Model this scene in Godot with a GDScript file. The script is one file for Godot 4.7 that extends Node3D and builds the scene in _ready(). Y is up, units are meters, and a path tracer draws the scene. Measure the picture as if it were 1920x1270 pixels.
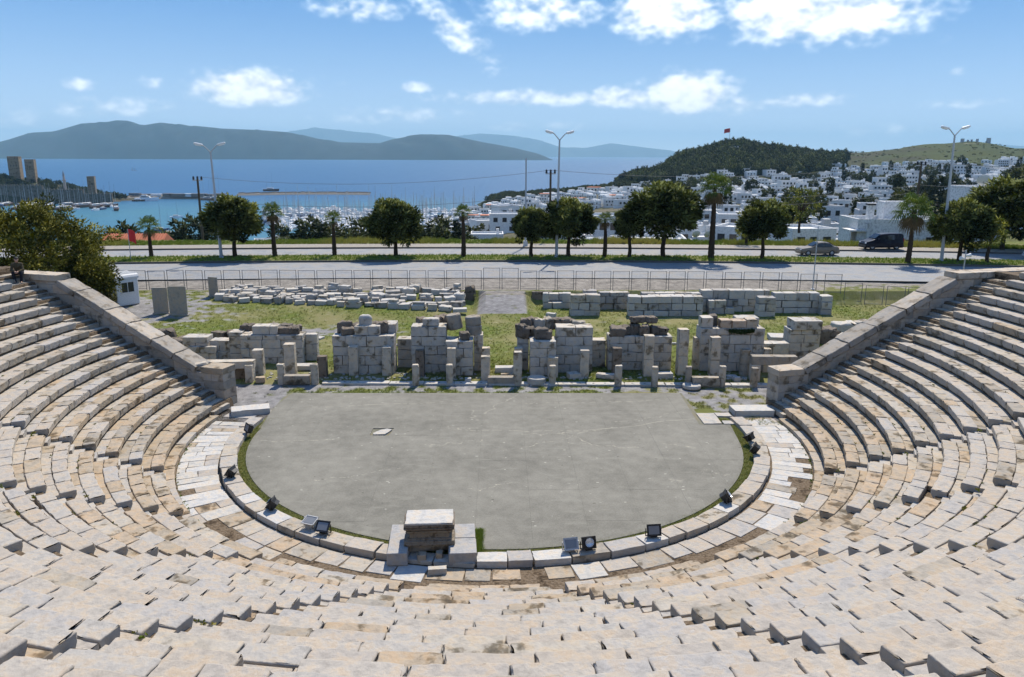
extends Node3D
# An ancient theatre above a harbour town. y is up, metres; the origin is the centre of the orchestra circle, -z looks out over the stage ruins to the sea.

const SEA := -48.0
const EYE := Vector3(0.153, 12.0, 32.5)
var rng := RandomNumberGenerator.new()
var used := {}
var M := {}
var T := {}
var V := {}
var fn := FastNoiseLite.new()
var fb := FastNoiseLite.new()

func _ready() -> void:
	rng.seed = 4711
	fn.seed = 5; fn.noise_type = FastNoiseLite.TYPE_SIMPLEX_SMOOTH; fn.frequency = 1.0; fn.fractal_type = FastNoiseLite.FRACTAL_NONE
	fb.seed = 9; fb.noise_type = FastNoiseLite.TYPE_SIMPLEX_SMOOTH; fb.frequency = 1.0; fb.fractal_type = FastNoiseLite.FRACTAL_FBM; fb.fractal_octaves = 5
	# camera
	var cam := Camera3D.new(); cam.name = "camera"
	cam.fov = 47.05; cam.near = 0.3; cam.far = 90000.0
	var fw := Vector3(0.01498, -0.22967, -0.97315).normalized()
	var rt := Vector3(0.99989, 0.00312, 0.01465).normalized()
	cam.transform = Transform3D(Basis(rt, rt.cross(fw).normalized(), -fw), EYE)
	add_child(cam); cam.current = true
	# sky, haze, exposure
	var env := Environment.new()
	env.background_mode = Environment.BG_SKY
	env.tonemap_mode = Environment.TONE_MAPPER_LINEAR
	env.tonemap_exposure = 1.6
	env.sdfgi_enabled = true; env.ssao_enabled = true; env.ssil_enabled = true
	env.fog_enabled = true; env.fog_density = 0.00005; env.fog_light_color = Color(0.42, 0.76, 1.0).linear_to_srgb()
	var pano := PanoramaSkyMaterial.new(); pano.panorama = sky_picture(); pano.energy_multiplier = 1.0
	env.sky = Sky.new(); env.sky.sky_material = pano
	var we := WorldEnvironment.new(); we.name = "world_environment"; we.environment = env; add_child(we)
	# sun: beyond the stage, a little to the right, high spring midday
	var sun := DirectionalLight3D.new(); sun.name = "sun"
	sun.light_energy = 1.45; sun.light_color = Color(1.0, 0.96, 0.90); sun.light_angular_distance = 0.53; sun.shadow_enabled = true
	var toward := Vector3(sin(deg_to_rad(14.0)), tan(deg_to_rad(52.0)), -cos(deg_to_rad(14.0))).normalized()
	sun.transform = Transform3D(Basis.looking_at(-toward, Vector3.UP), Vector3(0, 50, 0))
	add_child(sun)
	textures(); materials(); variants()
	site_ground()
	seating()
	orchestra()
	retaining_walls()
	stage_ruins()
	field_stones()
	roadside()
	trees_by_road()
	vehicles()
	site_furniture()
	person_on_wall()
	landscape()
	town()
	harbour()

# ---------------------------------------------------------------- sky
const CLOUDS := [[21.20,9.06,7.59,2.95,1.00,0],[11.34,9.30,4.22,2.44,1.00,0],[3.01,9.52,5.10,1.89,0.75,0],[-3.24,8.21,4.31,1.26,0.70,-40],[-9.71,9.46,3.48,1.02,0.70,0],[-17.14,4.14,4.28,1.41,1.00,0],[13.05,3.99,3.62,1.77,1.00,0],[2.33,3.84,7.46,0.67,0.70,0],[8.31,3.82,3.49,0.86,0.80,0],[20.70,3.53,3.63,0.55,0.60,0],[-27.15,4.12,0.96,0.51,0.60,0],[-25.76,2.74,4.85,0.79,0.40,0],[-29.90,1.99,2.65,0.63,0.35,0],[-7.43,2.55,5.45,0.63,0.40,0],[-6.08,4.49,1.76,0.43,0.60,0],[30.04,3.15,2.31,0.39,0.40,0],[29.38,5.05,0.67,0.31,0.50,0],[2.35,1.88,4.71,0.47,0.35,0],[25.74,1.44,4.16,0.55,0.40,0],[-23.15,4.34,1.07,0.47,0.40,0],[-12.06,4.88,1.53,0.35,0.35,0],[16.28,3.26,2.25,0.86,0.60,0],[28.16,6.89,0.84,0.35,0.30,0]]

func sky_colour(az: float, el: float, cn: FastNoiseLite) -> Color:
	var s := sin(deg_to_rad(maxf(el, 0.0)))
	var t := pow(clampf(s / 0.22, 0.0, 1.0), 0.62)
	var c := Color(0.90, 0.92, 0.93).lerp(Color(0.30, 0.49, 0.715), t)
	c = c.lerp(Color(0.22, 0.40, 0.68), clampf((s - 0.2) / 0.8, 0.0, 1.0))  # upper sky kept brighter to lift the fill on shaded faces
	if el < 0.0: return c
	var d := 0.0
	var p := Vector3(az * 0.34, el * 0.62, 0.0)
	if absf(az) < 36.0 and el < 14.0:
		for k in CLOUDS:
			var dx: float = az - k[0]
			var dy: float = el - k[1]
			if absf(dx) > k[2] * 1.7 + k[3] or absf(dy) > k[3] * 1.7 + (k[2] if k[5] else 0.0): continue
			if k[5]:
				var a := deg_to_rad(k[5])
				var ex := dx * cos(a) + dy * sin(a)
				dy = -dx * sin(a) + dy * cos(a); dx = ex
			var q: float = 1.0 - (dx / k[2]) ** 2 - (dy / (k[3] * (0.75 if dy < 0.0 else 1.1))) ** 2
			d = maxf(d, k[4] * clampf(q + 0.35, 0.0, 1.2))
		d *= smoothstep(36.0, 33.0, absf(az)) * smoothstep(14.0, 12.5, el)
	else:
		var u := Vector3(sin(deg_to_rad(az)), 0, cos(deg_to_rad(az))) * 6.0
		d = clampf(fn.get_noise_3d(u.x * 0.5, el * 0.16, u.z * 0.5) * 1.5 - 0.02, 0.0, 0.95) * (1.0 if el < 55.0 else maxf(0.0, (75.0 - el) / 20.0))  # cloud cover out of view, added to raise and whiten the fill light
	if d <= 0.0: return c
	var n := cn.get_noise_3dv(p * 2.3) * 0.75 + cn.get_noise_3dv(p * 6.0 + Vector3(3, 9, 1)) * 0.45
	var cover := smoothstep(0.12, 1.12, d * 0.95 + n * 0.95)
	var bright := clampf(0.90 + n * 0.22 + (d - 0.5) * 0.08, 0.80, 1.0)
	return c.lerp(Color(bright * 0.985, bright * 0.99, minf(1.0, bright * 1.01)), cover * (0.50 + 0.46 * minf(1.0, d)))

func sky_picture() -> ImageTexture:
	var cn := FastNoiseLite.new(); cn.seed = 31; cn.frequency = 0.55; cn.fractal_octaves = 5; cn.fractal_type = FastNoiseLite.FRACTAL_FBM
	var w := 1024; var h := 512
	var im := Image.create(w, h, false, Image.FORMAT_RGB8)
	for y in h:
		var el := 90.0 - (y + 0.5) / h * 180.0
		if el < -1.0:
			im.fill_rect(Rect2i(0, y, w, h - y), sky_colour(0.0, -1.0, cn)); break
		for x in w:
			var az := fposmod((x + 0.5) / w * 360.0 + 180.0, 360.0) - 180.0
			im.set_pixel(x, y, sky_colour(az, el, cn))
	im.resize(4096, 2048, Image.INTERPOLATE_CUBIC)
	for y in range(1024 - 170, 1024):
		var el := 90.0 - (y + 0.5) / 2048.0 * 180.0
		for x in range(-420, 420):
			im.set_pixel((x + 4096) % 4096, y, sky_colour((x + 0.5) / 4096.0 * 360.0, el, cn))
	return ImageTexture.create_from_image(im)

# ---------------------------------------------------------------- helpers
func lin(r: float, g: float, b: float) -> Color:
	return Color(r, g, b).linear_to_srgb()

func rf(a: float, b: float) -> float:
	return rng.randf_range(a, b)

func pick(a: Array):
	return a[rng.randi() % a.size()]

func number(s: String) -> String:
	used[s] = used.get(s, -1) + 1
	return s if used[s] == 0 else "%s_%03d" % [s, used[s]]

func tag(o: Node, label: String, category := "", group := "", kind := "") -> Node:
	if label: o.set_meta("label", label)
	if category: o.set_meta("category", category)
	if group: o.set_meta("group", group)
	if kind: o.set_meta("kind", kind)
	return o

func thing(called: String, label: String, category: String, at := Vector3.ZERO, turn := 0.0, group := "") -> Node3D:
	var o := Node3D.new(); o.name = number(called); add_child(o)
	o.position = at; o.rotation.y = turn
	tag(o, label, category, group)
	return o

func part(parent: Node, called: String, mesh: Mesh, m: Material, xf := Transform3D.IDENTITY) -> MeshInstance3D:
	var o := MeshInstance3D.new(); o.mesh = mesh; o.material_override = m; o.transform = xf
	o.name = number(called) if parent == self else called
	parent.add_child(o, true)
	return o

func struct(called: String, mesh: Mesh, m: Material, label := "") -> MeshInstance3D:
	var o := part(self, called, mesh, m)
	tag(o, label, "", "", "structure")
	return o

func copy(o: Node3D, called: String, label: String, at: Vector3, turn := 0.0, size := Vector3.ONE) -> Node3D:
	var c: Node3D = o.duplicate(); c.name = number(called); add_child(c)
	c.transform = Transform3D(Basis(Vector3.UP, turn).scaled_local(size), at)
	c.set_meta("label", label)
	return c

class MB:
	var v := PackedVector3Array()
	var n := PackedVector3Array()
	var c := PackedColorArray()
	var uv := PackedVector2Array()
	func tri(a: Vector3, b: Vector3, d: Vector3, nn := Vector3.ZERO) -> void:
		var g := (b - a).cross(d - a)
		if nn == Vector3.ZERO: nn = -g.normalized()
		elif g.dot(nn) > 0.0:
			var t := b; b = d; d = t
		v.append(a); v.append(b); v.append(d)
		n.append(nn); n.append(nn); n.append(nn)
	func quad(a: Vector3, b: Vector3, d: Vector3, e: Vector3, nn := Vector3.ZERO) -> void:
		tri(a, b, d, nn); tri(a, d, e, nn)
	func tri3(a: Vector3, b: Vector3, d: Vector3, na: Vector3, nb: Vector3, nd: Vector3) -> void:
		if (b - a).cross(d - a).dot(na + nb + nd) > 0.0:
			var t := b; b = d; d = t
			t = nb; nb = nd; nd = t
		v.append(a); v.append(b); v.append(d)
		n.append(na); n.append(nb); n.append(nd)
	func box(at: Vector3, s: Vector3, b := Basis.IDENTITY) -> void:
		var h := s / 2.0
		for k in 3:
			for g in [-1.0, 1.0]:
				var nn := Vector3.ZERO; nn[k] = g
				var u := Vector3.ZERO; u[(k + 1) % 3] = h[(k + 1) % 3]
				var w := Vector3.ZERO; w[(k + 2) % 3] = h[(k + 2) % 3]
				var m: Vector3 = nn * h[k]
				quad(at + b * (m - u - w), at + b * (m + u - w), at + b * (m + u + w), at + b * (m - u + w), (b * nn).normalized())
	func tube(p: Vector3, q: Vector3, r0: float, r1: float, seg := 8, caps := true) -> void:
		var d := (q - p).normalized()
		var u := d.cross(Vector3.RIGHT if absf(d.x) < 0.8 else Vector3.UP).normalized()
		var w := d.cross(u)
		for k in seg:
			var a := TAU * k / seg; var e := TAU * (k + 1) / seg
			var na := u * cos(a) + w * sin(a); var ne := u * cos(e) + w * sin(e)
			tri3(p + na * r0, p + ne * r0, q + ne * r1, na, ne, ne)
			tri3(p + na * r0, q + ne * r1, q + na * r1, na, ne, na)
			if caps:
				if r0 > 0.0: tri(p, p + na * r0, p + ne * r0, -d)
				if r1 > 0.0: tri(q, q + na * r1, q + ne * r1, d)
	func lathe(prof: Array, at: Vector3, seg := 16) -> void:
		for k in seg:
			var a := TAU * k / seg; var e := TAU * (k + 1) / seg
			var ua := Vector3(cos(a), 0, sin(a)); var ue := Vector3(cos(e), 0, sin(e))
			for i in prof.size() - 1:
				var p: Vector2 = prof[i]; var q: Vector2 = prof[i + 1]
				var s := Vector2(q.y - p.y, p.x - q.x).normalized()
				var na := ua * s.x + Vector3.UP * s.y; var ne := ue * s.x + Vector3.UP * s.y
				var a0 := at + ua * p.x + Vector3.UP * p.y; var a1 := at + ua * q.x + Vector3.UP * q.y
				var e0 := at + ue * p.x + Vector3.UP * p.y; var e1 := at + ue * q.x + Vector3.UP * q.y
				if p.x > 0.0001: tri3(a0, e0, e1, na, ne, ne)
				if q.x > 0.0001: tri3(a0, e1, a1, na, ne, na)
	func prism(poly: PackedVector2Array, x: Vector3, y: Vector3, z: Vector3, at: Vector3, depth: float) -> void:
		var idx := Geometry2D.triangulate_polygon(poly)
		var d := z * depth
		for k in range(0, idx.size(), 3):
			var a := at + x * poly[idx[k]].x + y * poly[idx[k]].y
			var b := at + x * poly[idx[k + 1]].x + y * poly[idx[k + 1]].y
			var e := at + x * poly[idx[k + 2]].x + y * poly[idx[k + 2]].y
			tri(a, b, e, -z); tri(a + d, b + d, e + d, z)
		var mid := Vector2.ZERO
		var turn := 1.0 if Geometry2D.is_polygon_clockwise(poly) else -1.0
		for k in poly.size():
			var p := poly[k]; var q := poly[(k + 1) % poly.size()]
			var o := Vector2(-(q.y - p.y), q.x - p.x) * turn
			if o.length() < 1e-6: continue
			var a := at + x * p.x + y * p.y; var b := at + x * q.x + y * q.y
			quad(a, b, b + d, a + d, (x * o.x + y * o.y).normalized())
	func mesh() -> ArrayMesh:
		var m := ArrayMesh.new(); var a := []; a.resize(Mesh.ARRAY_MAX)
		a[Mesh.ARRAY_VERTEX] = v; a[Mesh.ARRAY_NORMAL] = n
		if c.size() == v.size(): a[Mesh.ARRAY_COLOR] = c
		if uv.size() == v.size(): a[Mesh.ARRAY_TEX_UV] = uv
		m.add_surface_from_arrays(Mesh.PRIMITIVE_TRIANGLES, a)
		return m

# a stone block with rounded, chipped edges: unit-ish box of size s, cuts along each axis, r the edge radius, wear the unevenness
func stone_block(s: Vector3, cuts: Vector3i, r: float, wear: float, seed_at: float, chip := 0.0, undercut := 0.0) -> ArrayMesh:
	var h := s / 2.0
	var lines := []
	for k in 3:
		var l := [-h[k], -h[k] + r]
		for j in cuts[k]: l.append(lerpf(-h[k] + r, h[k] - r, (j + 1.0) / (cuts[k] + 1.0)))
		l.append(h[k] - r); l.append(h[k]); lines.append(l)
	var mb := MB.new()
	var off := Vector3(seed_at * 7.3, seed_at * 3.1, -seed_at * 5.7)
	for k in 3:
		var i1 := (k + 1) % 3; var i2 := (k + 2) % 3
		for g in [-1.0, 1.0]:
			var P := []; var N := []
			for a in lines[i1]:
				for b in lines[i2]:
					var p := Vector3.ZERO; p[k] = g * h[k]; p[i1] = a; p[i2] = b
					var inner := Vector3(clampf(p.x, -h.x + r, h.x - r), clampf(p.y, -h.y + r, h.y - r), clampf(p.z, -h.z + r, h.z - r))
					var nn := (p - inner).normalized()
					var q := inner + nn * r
					var w := fn.get_noise_3dv(q * 2.6 + off)
					var edge := 1.0 - maxf(absf(nn.x), maxf(absf(nn.y), absf(nn.z)))
					q += nn * w * wear
					if chip > 0.0: q -= nn * maxf(0.0, fn.get_noise_3dv(q * 4.5 + off * 2.0) - 0.15) * chip * (0.25 + edge * 4.0)
					if undercut > 0.0 and q.z < 0.0: q.z += undercut * smoothstep(0.05, -0.5, q.y / s.y) * (0.5 - q.z / s.z)
					P.append(q); N.append(nn)
			var m2: int = lines[i2].size()
			for a in lines[i1].size() - 1:
				for b in m2 - 1:
					var j: int = a * m2 + b
					mb.tri3(P[j], P[j + 1], P[j + m2 + 1], N[j], N[j + 1], N[j + m2 + 1])
					mb.tri3(P[j], P[j + m2 + 1], P[j + m2], N[j], N[j + m2 + 1], N[j + m2])
	return mb.mesh()

func boxm(s: Vector3, at := Vector3.ZERO) -> ArrayMesh:
	var mb := MB.new(); mb.box(at, s); return mb.mesh()

# ---------------------------------------------------------------- textures and materials
func noise_tex(sd: int, freq: float, oct: int, ramp: Array, size := 512, normal := false, strength := 4.0, type := FastNoiseLite.TYPE_SIMPLEX_SMOOTH) -> NoiseTexture2D:
	var t := NoiseTexture2D.new()
	t.width = size; t.height = size; t.seamless = true; t.seamless_blend_skirt = 0.2
	var n := FastNoiseLite.new(); n.seed = sd; n.frequency = freq; n.noise_type = type; n.fractal_octaves = oct; n.fractal_type = FastNoiseLite.FRACTAL_FBM; n.fractal_gain = 0.6
	t.noise = n
	if normal:
		t.as_normal_map = true; t.bump_strength = strength
	else:
		var g := Gradient.new(); var o := PackedFloat32Array(); var c := PackedColorArray()
		for r in ramp:
			o.append(r[0]); c.append(r[1])
		g.offsets = o; g.colors = c; t.color_ramp = g
	return t

func grey(x: float, warm := 0.0) -> Color:
	return Color(x, x * (1.0 - warm * 0.35), x * (1.0 - warm))

func textures() -> void:
	T.stone = noise_tex(3, 0.012, 6, [[0.0, Color(0.82, 0.815, 0.805)], [0.32, Color(0.915, 0.915, 0.91)], [0.46, Color(0.95, 0.945, 0.935)], [0.60, Color(0.985, 0.955, 0.91)], [0.74, Color(0.97, 0.925, 0.865)], [0.88, Color(1.0, 0.985, 0.96)], [1.0, Color(1, 1, 1)]], 1024)
	T.speck = noise_tex(8, 0.09, 4, [[0.0, grey(0.68)], [0.32, grey(0.86)], [0.5, grey(0.96)], [1.0, grey(1.0)]], 512)
	T.stain = noise_tex(21, 0.009, 6, [[0.0, grey(0.46, 0.1)], [0.24, grey(0.66, 0.12)], [0.37, grey(0.94, 0.04)], [1.0, grey(1.0)]], 1024)
	T.stone_n = noise_tex(14, 0.05, 5, [], 512, true, 5.0)
	T.rough_n = noise_tex(15, 0.03, 6, [], 512, true, 12.0)
	T.grain_n = noise_tex(16, 0.16, 4, [], 512, true, 7.0)
	T.soil = noise_tex(24, 0.03, 6, [[0.0, grey(0.55, 0.2)], [0.5, grey(0.85, 0.1)], [1.0, grey(1.0)]], 512)
	T.gravel = noise_tex(25, 0.11, 3, [[0.0, grey(0.35)], [0.4, grey(0.7)], [0.6, grey(0.95)], [1.0, grey(1.0)]], 512)
	T.bark = noise_tex(26, 0.05, 5, [[0.0, grey(0.4, 0.2)], [0.5, grey(0.8, 0.1)], [1.0, grey(1.0)]], 256)

func mat(c: Color, rough := 0.9, tex = null, scale := 0.3, nrm = null, ns := 0.6, detail = null, dscale := 0.07, off := 0.0) -> StandardMaterial3D:
	var m := StandardMaterial3D.new()
	m.albedo_color = c; m.roughness = rough; m.metallic_specular = 0.35
	if tex or nrm:
		m.uv1_triplanar = true; m.uv1_world_triplanar = true; m.uv1_scale = Vector3.ONE * scale; m.uv1_offset = Vector3(off, off * 1.7, off * 0.6)
	if tex: m.albedo_texture = tex
	if nrm:
		m.normal_enabled = true; m.normal_texture = nrm; m.normal_scale = ns
	if detail:
		m.detail_enabled = true; m.detail_albedo = detail; m.detail_blend_mode = BaseMaterial3D.BLEND_MODE_MUL; m.detail_uv_layer = BaseMaterial3D.DETAIL_UV_2
		m.uv2_triplanar = true; m.uv2_world_triplanar = true; m.uv2_scale = Vector3.ONE * dscale; m.uv2_offset = Vector3(off * 0.3, off, off * 0.9)
	return m

func plain(c: Color, rough := 0.6, metal := 0.0) -> StandardMaterial3D:
	var m := StandardMaterial3D.new(); m.albedo_color = c; m.roughness = rough; m.metallic = metal; return m

func stone_mat(r: float, g: float, b: float, off := 0.0, stain = null, sc := 0.19) -> StandardMaterial3D:
	return mat(lin(r * 0.84, g * 0.84, b * 0.84), 0.93, T.stone, sc, T.stone_n, 0.34, stain if stain else T.speck, 0.11 if stain else 1.7, off)

func materials() -> void:
	M.seat = [stone_mat(0.525, 0.485, 0.43, 0.1), stone_mat(0.515, 0.49, 0.45, 0.3), stone_mat(0.52, 0.47, 0.405, 0.6), stone_mat(0.50, 0.48, 0.455, 0.8), stone_mat(0.54, 0.50, 0.445, 0.45), stone_mat(0.51, 0.47, 0.42, 0.95)]
	M.tan = [stone_mat(0.47, 0.40, 0.315, 0.2, T.stain), stone_mat(0.45, 0.395, 0.32, 0.5, T.stain), stone_mat(0.50, 0.42, 0.33, 0.9, T.stain)]
	M.lichen = [stone_mat(0.45, 0.42, 0.37, 0.7, T.stain), stone_mat(0.40, 0.375, 0.335, 0.15, T.stain), stone_mat(0.51, 0.48, 0.43, 0.35, T.stain)]
	M.step = [stone_mat(0.56, 0.54, 0.50, 0.2), stone_mat(0.50, 0.47, 0.43, 0.7)]
	M.marble = [stone_mat(0.66, 0.65, 0.62, 0.2), stone_mat(0.60, 0.585, 0.545, 0.5), stone_mat(0.63, 0.63, 0.615, 0.8)]
	M.wall = [stone_mat(0.58, 0.525, 0.455, 0.2, T.stain), stone_mat(0.55, 0.48, 0.40, 0.4, T.stain), stone_mat(0.54, 0.505, 0.46, 0.7, T.stain), stone_mat(0.57, 0.475, 0.385, 0.9, T.stain)]
	M.coping = [stone_mat(0.56, 0.525, 0.475, 0.3, T.stain), stone_mat(0.42, 0.40, 0.37, 0.6, T.stain), stone_mat(0.52, 0.485, 0.44, 0.8, T.stain)]
	M.ashlar = [stone_mat(0.62, 0.61, 0.58, 0.25, T.stain), stone_mat(0.57, 0.565, 0.55, 0.55, T.stain), stone_mat(0.64, 0.61, 0.56, 0.85, T.stain)]
	M.pillar = [stone_mat(0.66, 0.61, 0.53, 0.3, T.stain), stone_mat(0.62, 0.59, 0.53, 0.6, T.stain), stone_mat(0.67, 0.62, 0.54, 0.9)]
	M.darkstone = [mat(lin(0.165, 0.15, 0.135), 0.95, T.stone, 0.6, T.rough_n, 1.0, T.stain, 0.2, 0.3), mat(lin(0.215, 0.19, 0.165), 0.95, T.stone, 0.7, T.rough_n, 1.0, T.stain, 0.2, 0.8)]
	M.rubble = [stone_mat(0.64, 0.63, 0.60, 0.1), stone_mat(0.54, 0.525, 0.49, 0.4, T.stain), stone_mat(0.66, 0.64, 0.59, 0.7), stone_mat(0.44, 0.44, 0.44, 0.9, T.stain)]
	M.earth = mat(lin(0.21, 0.17, 0.13), 0.97, T.soil, 0.5, T.rough_n, 0.8, T.stain, 0.15, 0.2)
	M.concrete = mat(lin(0.2, 0.195, 0.145), 0.92, T.speck, 0.5, T.grain_n, 0.3, T.stone, 0.09, 0.4)
	M.grass = mat(lin(0.17, 0.20, 0.05), 0.95, T.soil, 1.2, T.rough_n, 1.0)
	M.asphalt = mat(lin(0.285, 0.30, 0.315), 0.85, T.speck, 0.25, T.grain_n, 0.2, T.stone, 0.04)
	M.pave = mat(lin(0.34, 0.32, 0.285), 0.9, T.speck, 0.4, T.grain_n, 0.4, T.stone, 0.2)
	M.kerbc = mat(lin(0.12, 0.11, 0.095), 0.9, T.speck, 0.6, T.grain_n, 0.4)
	M.black = plain(lin(0.012, 0.012, 0.013), 0.5)
	M.steel = plain(lin(0.33, 0.34, 0.35), 0.45, 0.6)
	M.galv = mat(lin(0.42, 0.44, 0.45), 0.5, T.speck, 0.9)
	M.white = mat(lin(0.68, 0.68, 0.66), 0.7, T.speck, 0.4)
	M.glass = plain(lin(0.02, 0.025, 0.03), 0.06)
	M.bark = mat(lin(0.085, 0.062, 0.045), 0.95, T.bark, 1.2, T.rough_n, 1.2)
	M.wood = mat(lin(0.16, 0.13, 0.10), 0.9, T.bark, 0.9, T.rough_n, 0.6)

func variants() -> void:
	V.seat = []; V.slab = []; V.cube = []; V.rough = []
	for k in 14:
		V.seat.append(stone_block(Vector3(1, 0.33, 0.47), Vector3i(4, 1, 2), 0.036, 0.014, k + 1.0, 0.11, 0.07))
		V.slab.append(stone_block(Vector3(1, 0.16, 1), Vector3i(1, 0, 1), 0.02, 0.010, k + 31.0, 0.06))
	for k in 8:
		V.cube.append(stone_block(Vector3(1, 0.5, 0.7), Vector3i(2, 1, 1), 0.024, 0.012, k + 61.0, 0.15))
		V.rough.append(stone_block(Vector3(1, 0.7, 0.8), Vector3i(2, 1, 2), 0.13, 0.11, k + 81.0, 0.25))

# ---------------------------------------------------------------- ground of the site
func bow(x: float) -> float:
	return 0.0014 * x * x

func gh(x: float, z: float) -> float:
	var h := 0.12 * smoothstep(-7.3, -8.6, z) + 0.16 * smoothstep(-11.0, -15.0, z)
	h += 0.45 * smoothstep(-17.0, -25.0, x) * smoothstep(-8.0, -16.0, z)
	var lip := 0.5 if x > -2.0 and x < 2.6 else 0.0
	var up := smoothstep(-29.2, -30.1, z)
	if lip > 0.0: up = maxf(up, smoothstep(-22.5, -30.5, z))
	elif x <= -2.0: up = lerpf(up, smoothstep(-18.0, -32.0, z), smoothstep(-2.5, -4.0, x))
	h = lerpf(h, 1.18, up)
	h += 0.28 * smoothstep(-31.0, -35.5, z)
	h -= 0.02 * smoothstep(-34.5, -35.5, z)
	return h + fn.get_noise_2d(x * 0.35, z * 0.35) * 0.035 * smoothstep(-8.0, -9.5, z)

func ground_colour(x: float, z: float) -> Color:
	var n := fb.get_noise_2d(x * 0.16, z * 0.16)
	var n2 := fb.get_noise_2d(x * 0.9 + 40.0, z * 0.9)
	var n3 := fn.get_noise_2d(x * 5.0, z * 5.0)
	var g := Color(0.205, 0.235, 0.055).lerp(Color(0.34, 0.31, 0.14), clampf(0.42 + n * 1.1 + n2 * 0.7, 0.0, 1.0))
	g = g.lerp(Color(0.15, 0.225, 0.035), clampf(n2 * 1.4 - n * 0.5, 0.0, 0.7))
	g = g.lerp(Color(0.52, 0.50, 0.35), clampf(n3 * 1.6 - 0.75 + n2 * 0.6, 0.0, 0.6))
	var gravel := Color(0.42, 0.41, 0.40) * (0.85 + 0.35 * n3 + 0.25 * n2)
	var k := 0.0
	if z > -7.7:
		k = 0.55 + n2 * 1.3
		if x < -10.9 or x > 13.5: k = 0.95 + n2 * 0.9
		elif x > 9.3 and z > -6.6: k = 0.42 + n2 * 1.5 + n * 0.5
		elif z < -6.9: k = 0.75 + n2 * 1.2 + n * 0.8
		elif z > -6.3: k = 0.1 + n2
	else:
		k = -0.35 + n2 * 0.5
		k = maxf(k, 1.0 - Vector2((x + 11.5) / 7.0, (z + 19.2) / 1.5).length() + n2 * 0.9)
		k = maxf(k, 0.75 - Vector2((x + 3.5) / 4.0, (z + 17.5) / 1.2).length() + n2 * 1.0)
		k = maxf(k, 0.9 - Vector2((x + 25.0) / 7.0, (z + 24.0) / 6.0).length() + n2 * 1.1 + 0.3 * smoothstep(-20.0, -26.0, x))
		k = maxf(k, (0.9 if x > -1.6 and x < 2.2 and z < -24.6 and z > -30.5 else -1.0) + n2 * 0.9)
		k = maxf(k, 0.35 - Vector2((x - 8.0) / 3.0, (z + 22.5) / 0.9).length() + n2)
	if z < -29.0:
		k = maxf(k, smoothstep(-30.2, -31.2, z) * (1.2 + n2 * 0.9) - (0.9 if x > 27.0 else 0.0) * smoothstep(-35.0, -31.0, z))
		gravel = Color(0.46, 0.42, 0.36) * (0.9 + 0.3 * n3 + 0.3 * n2)
	if z < -61.0: k = -1.0
	var c := g.lerp(gravel, smoothstep(0.25, 0.6, k))
	return (c * 0.86).clamp()

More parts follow.
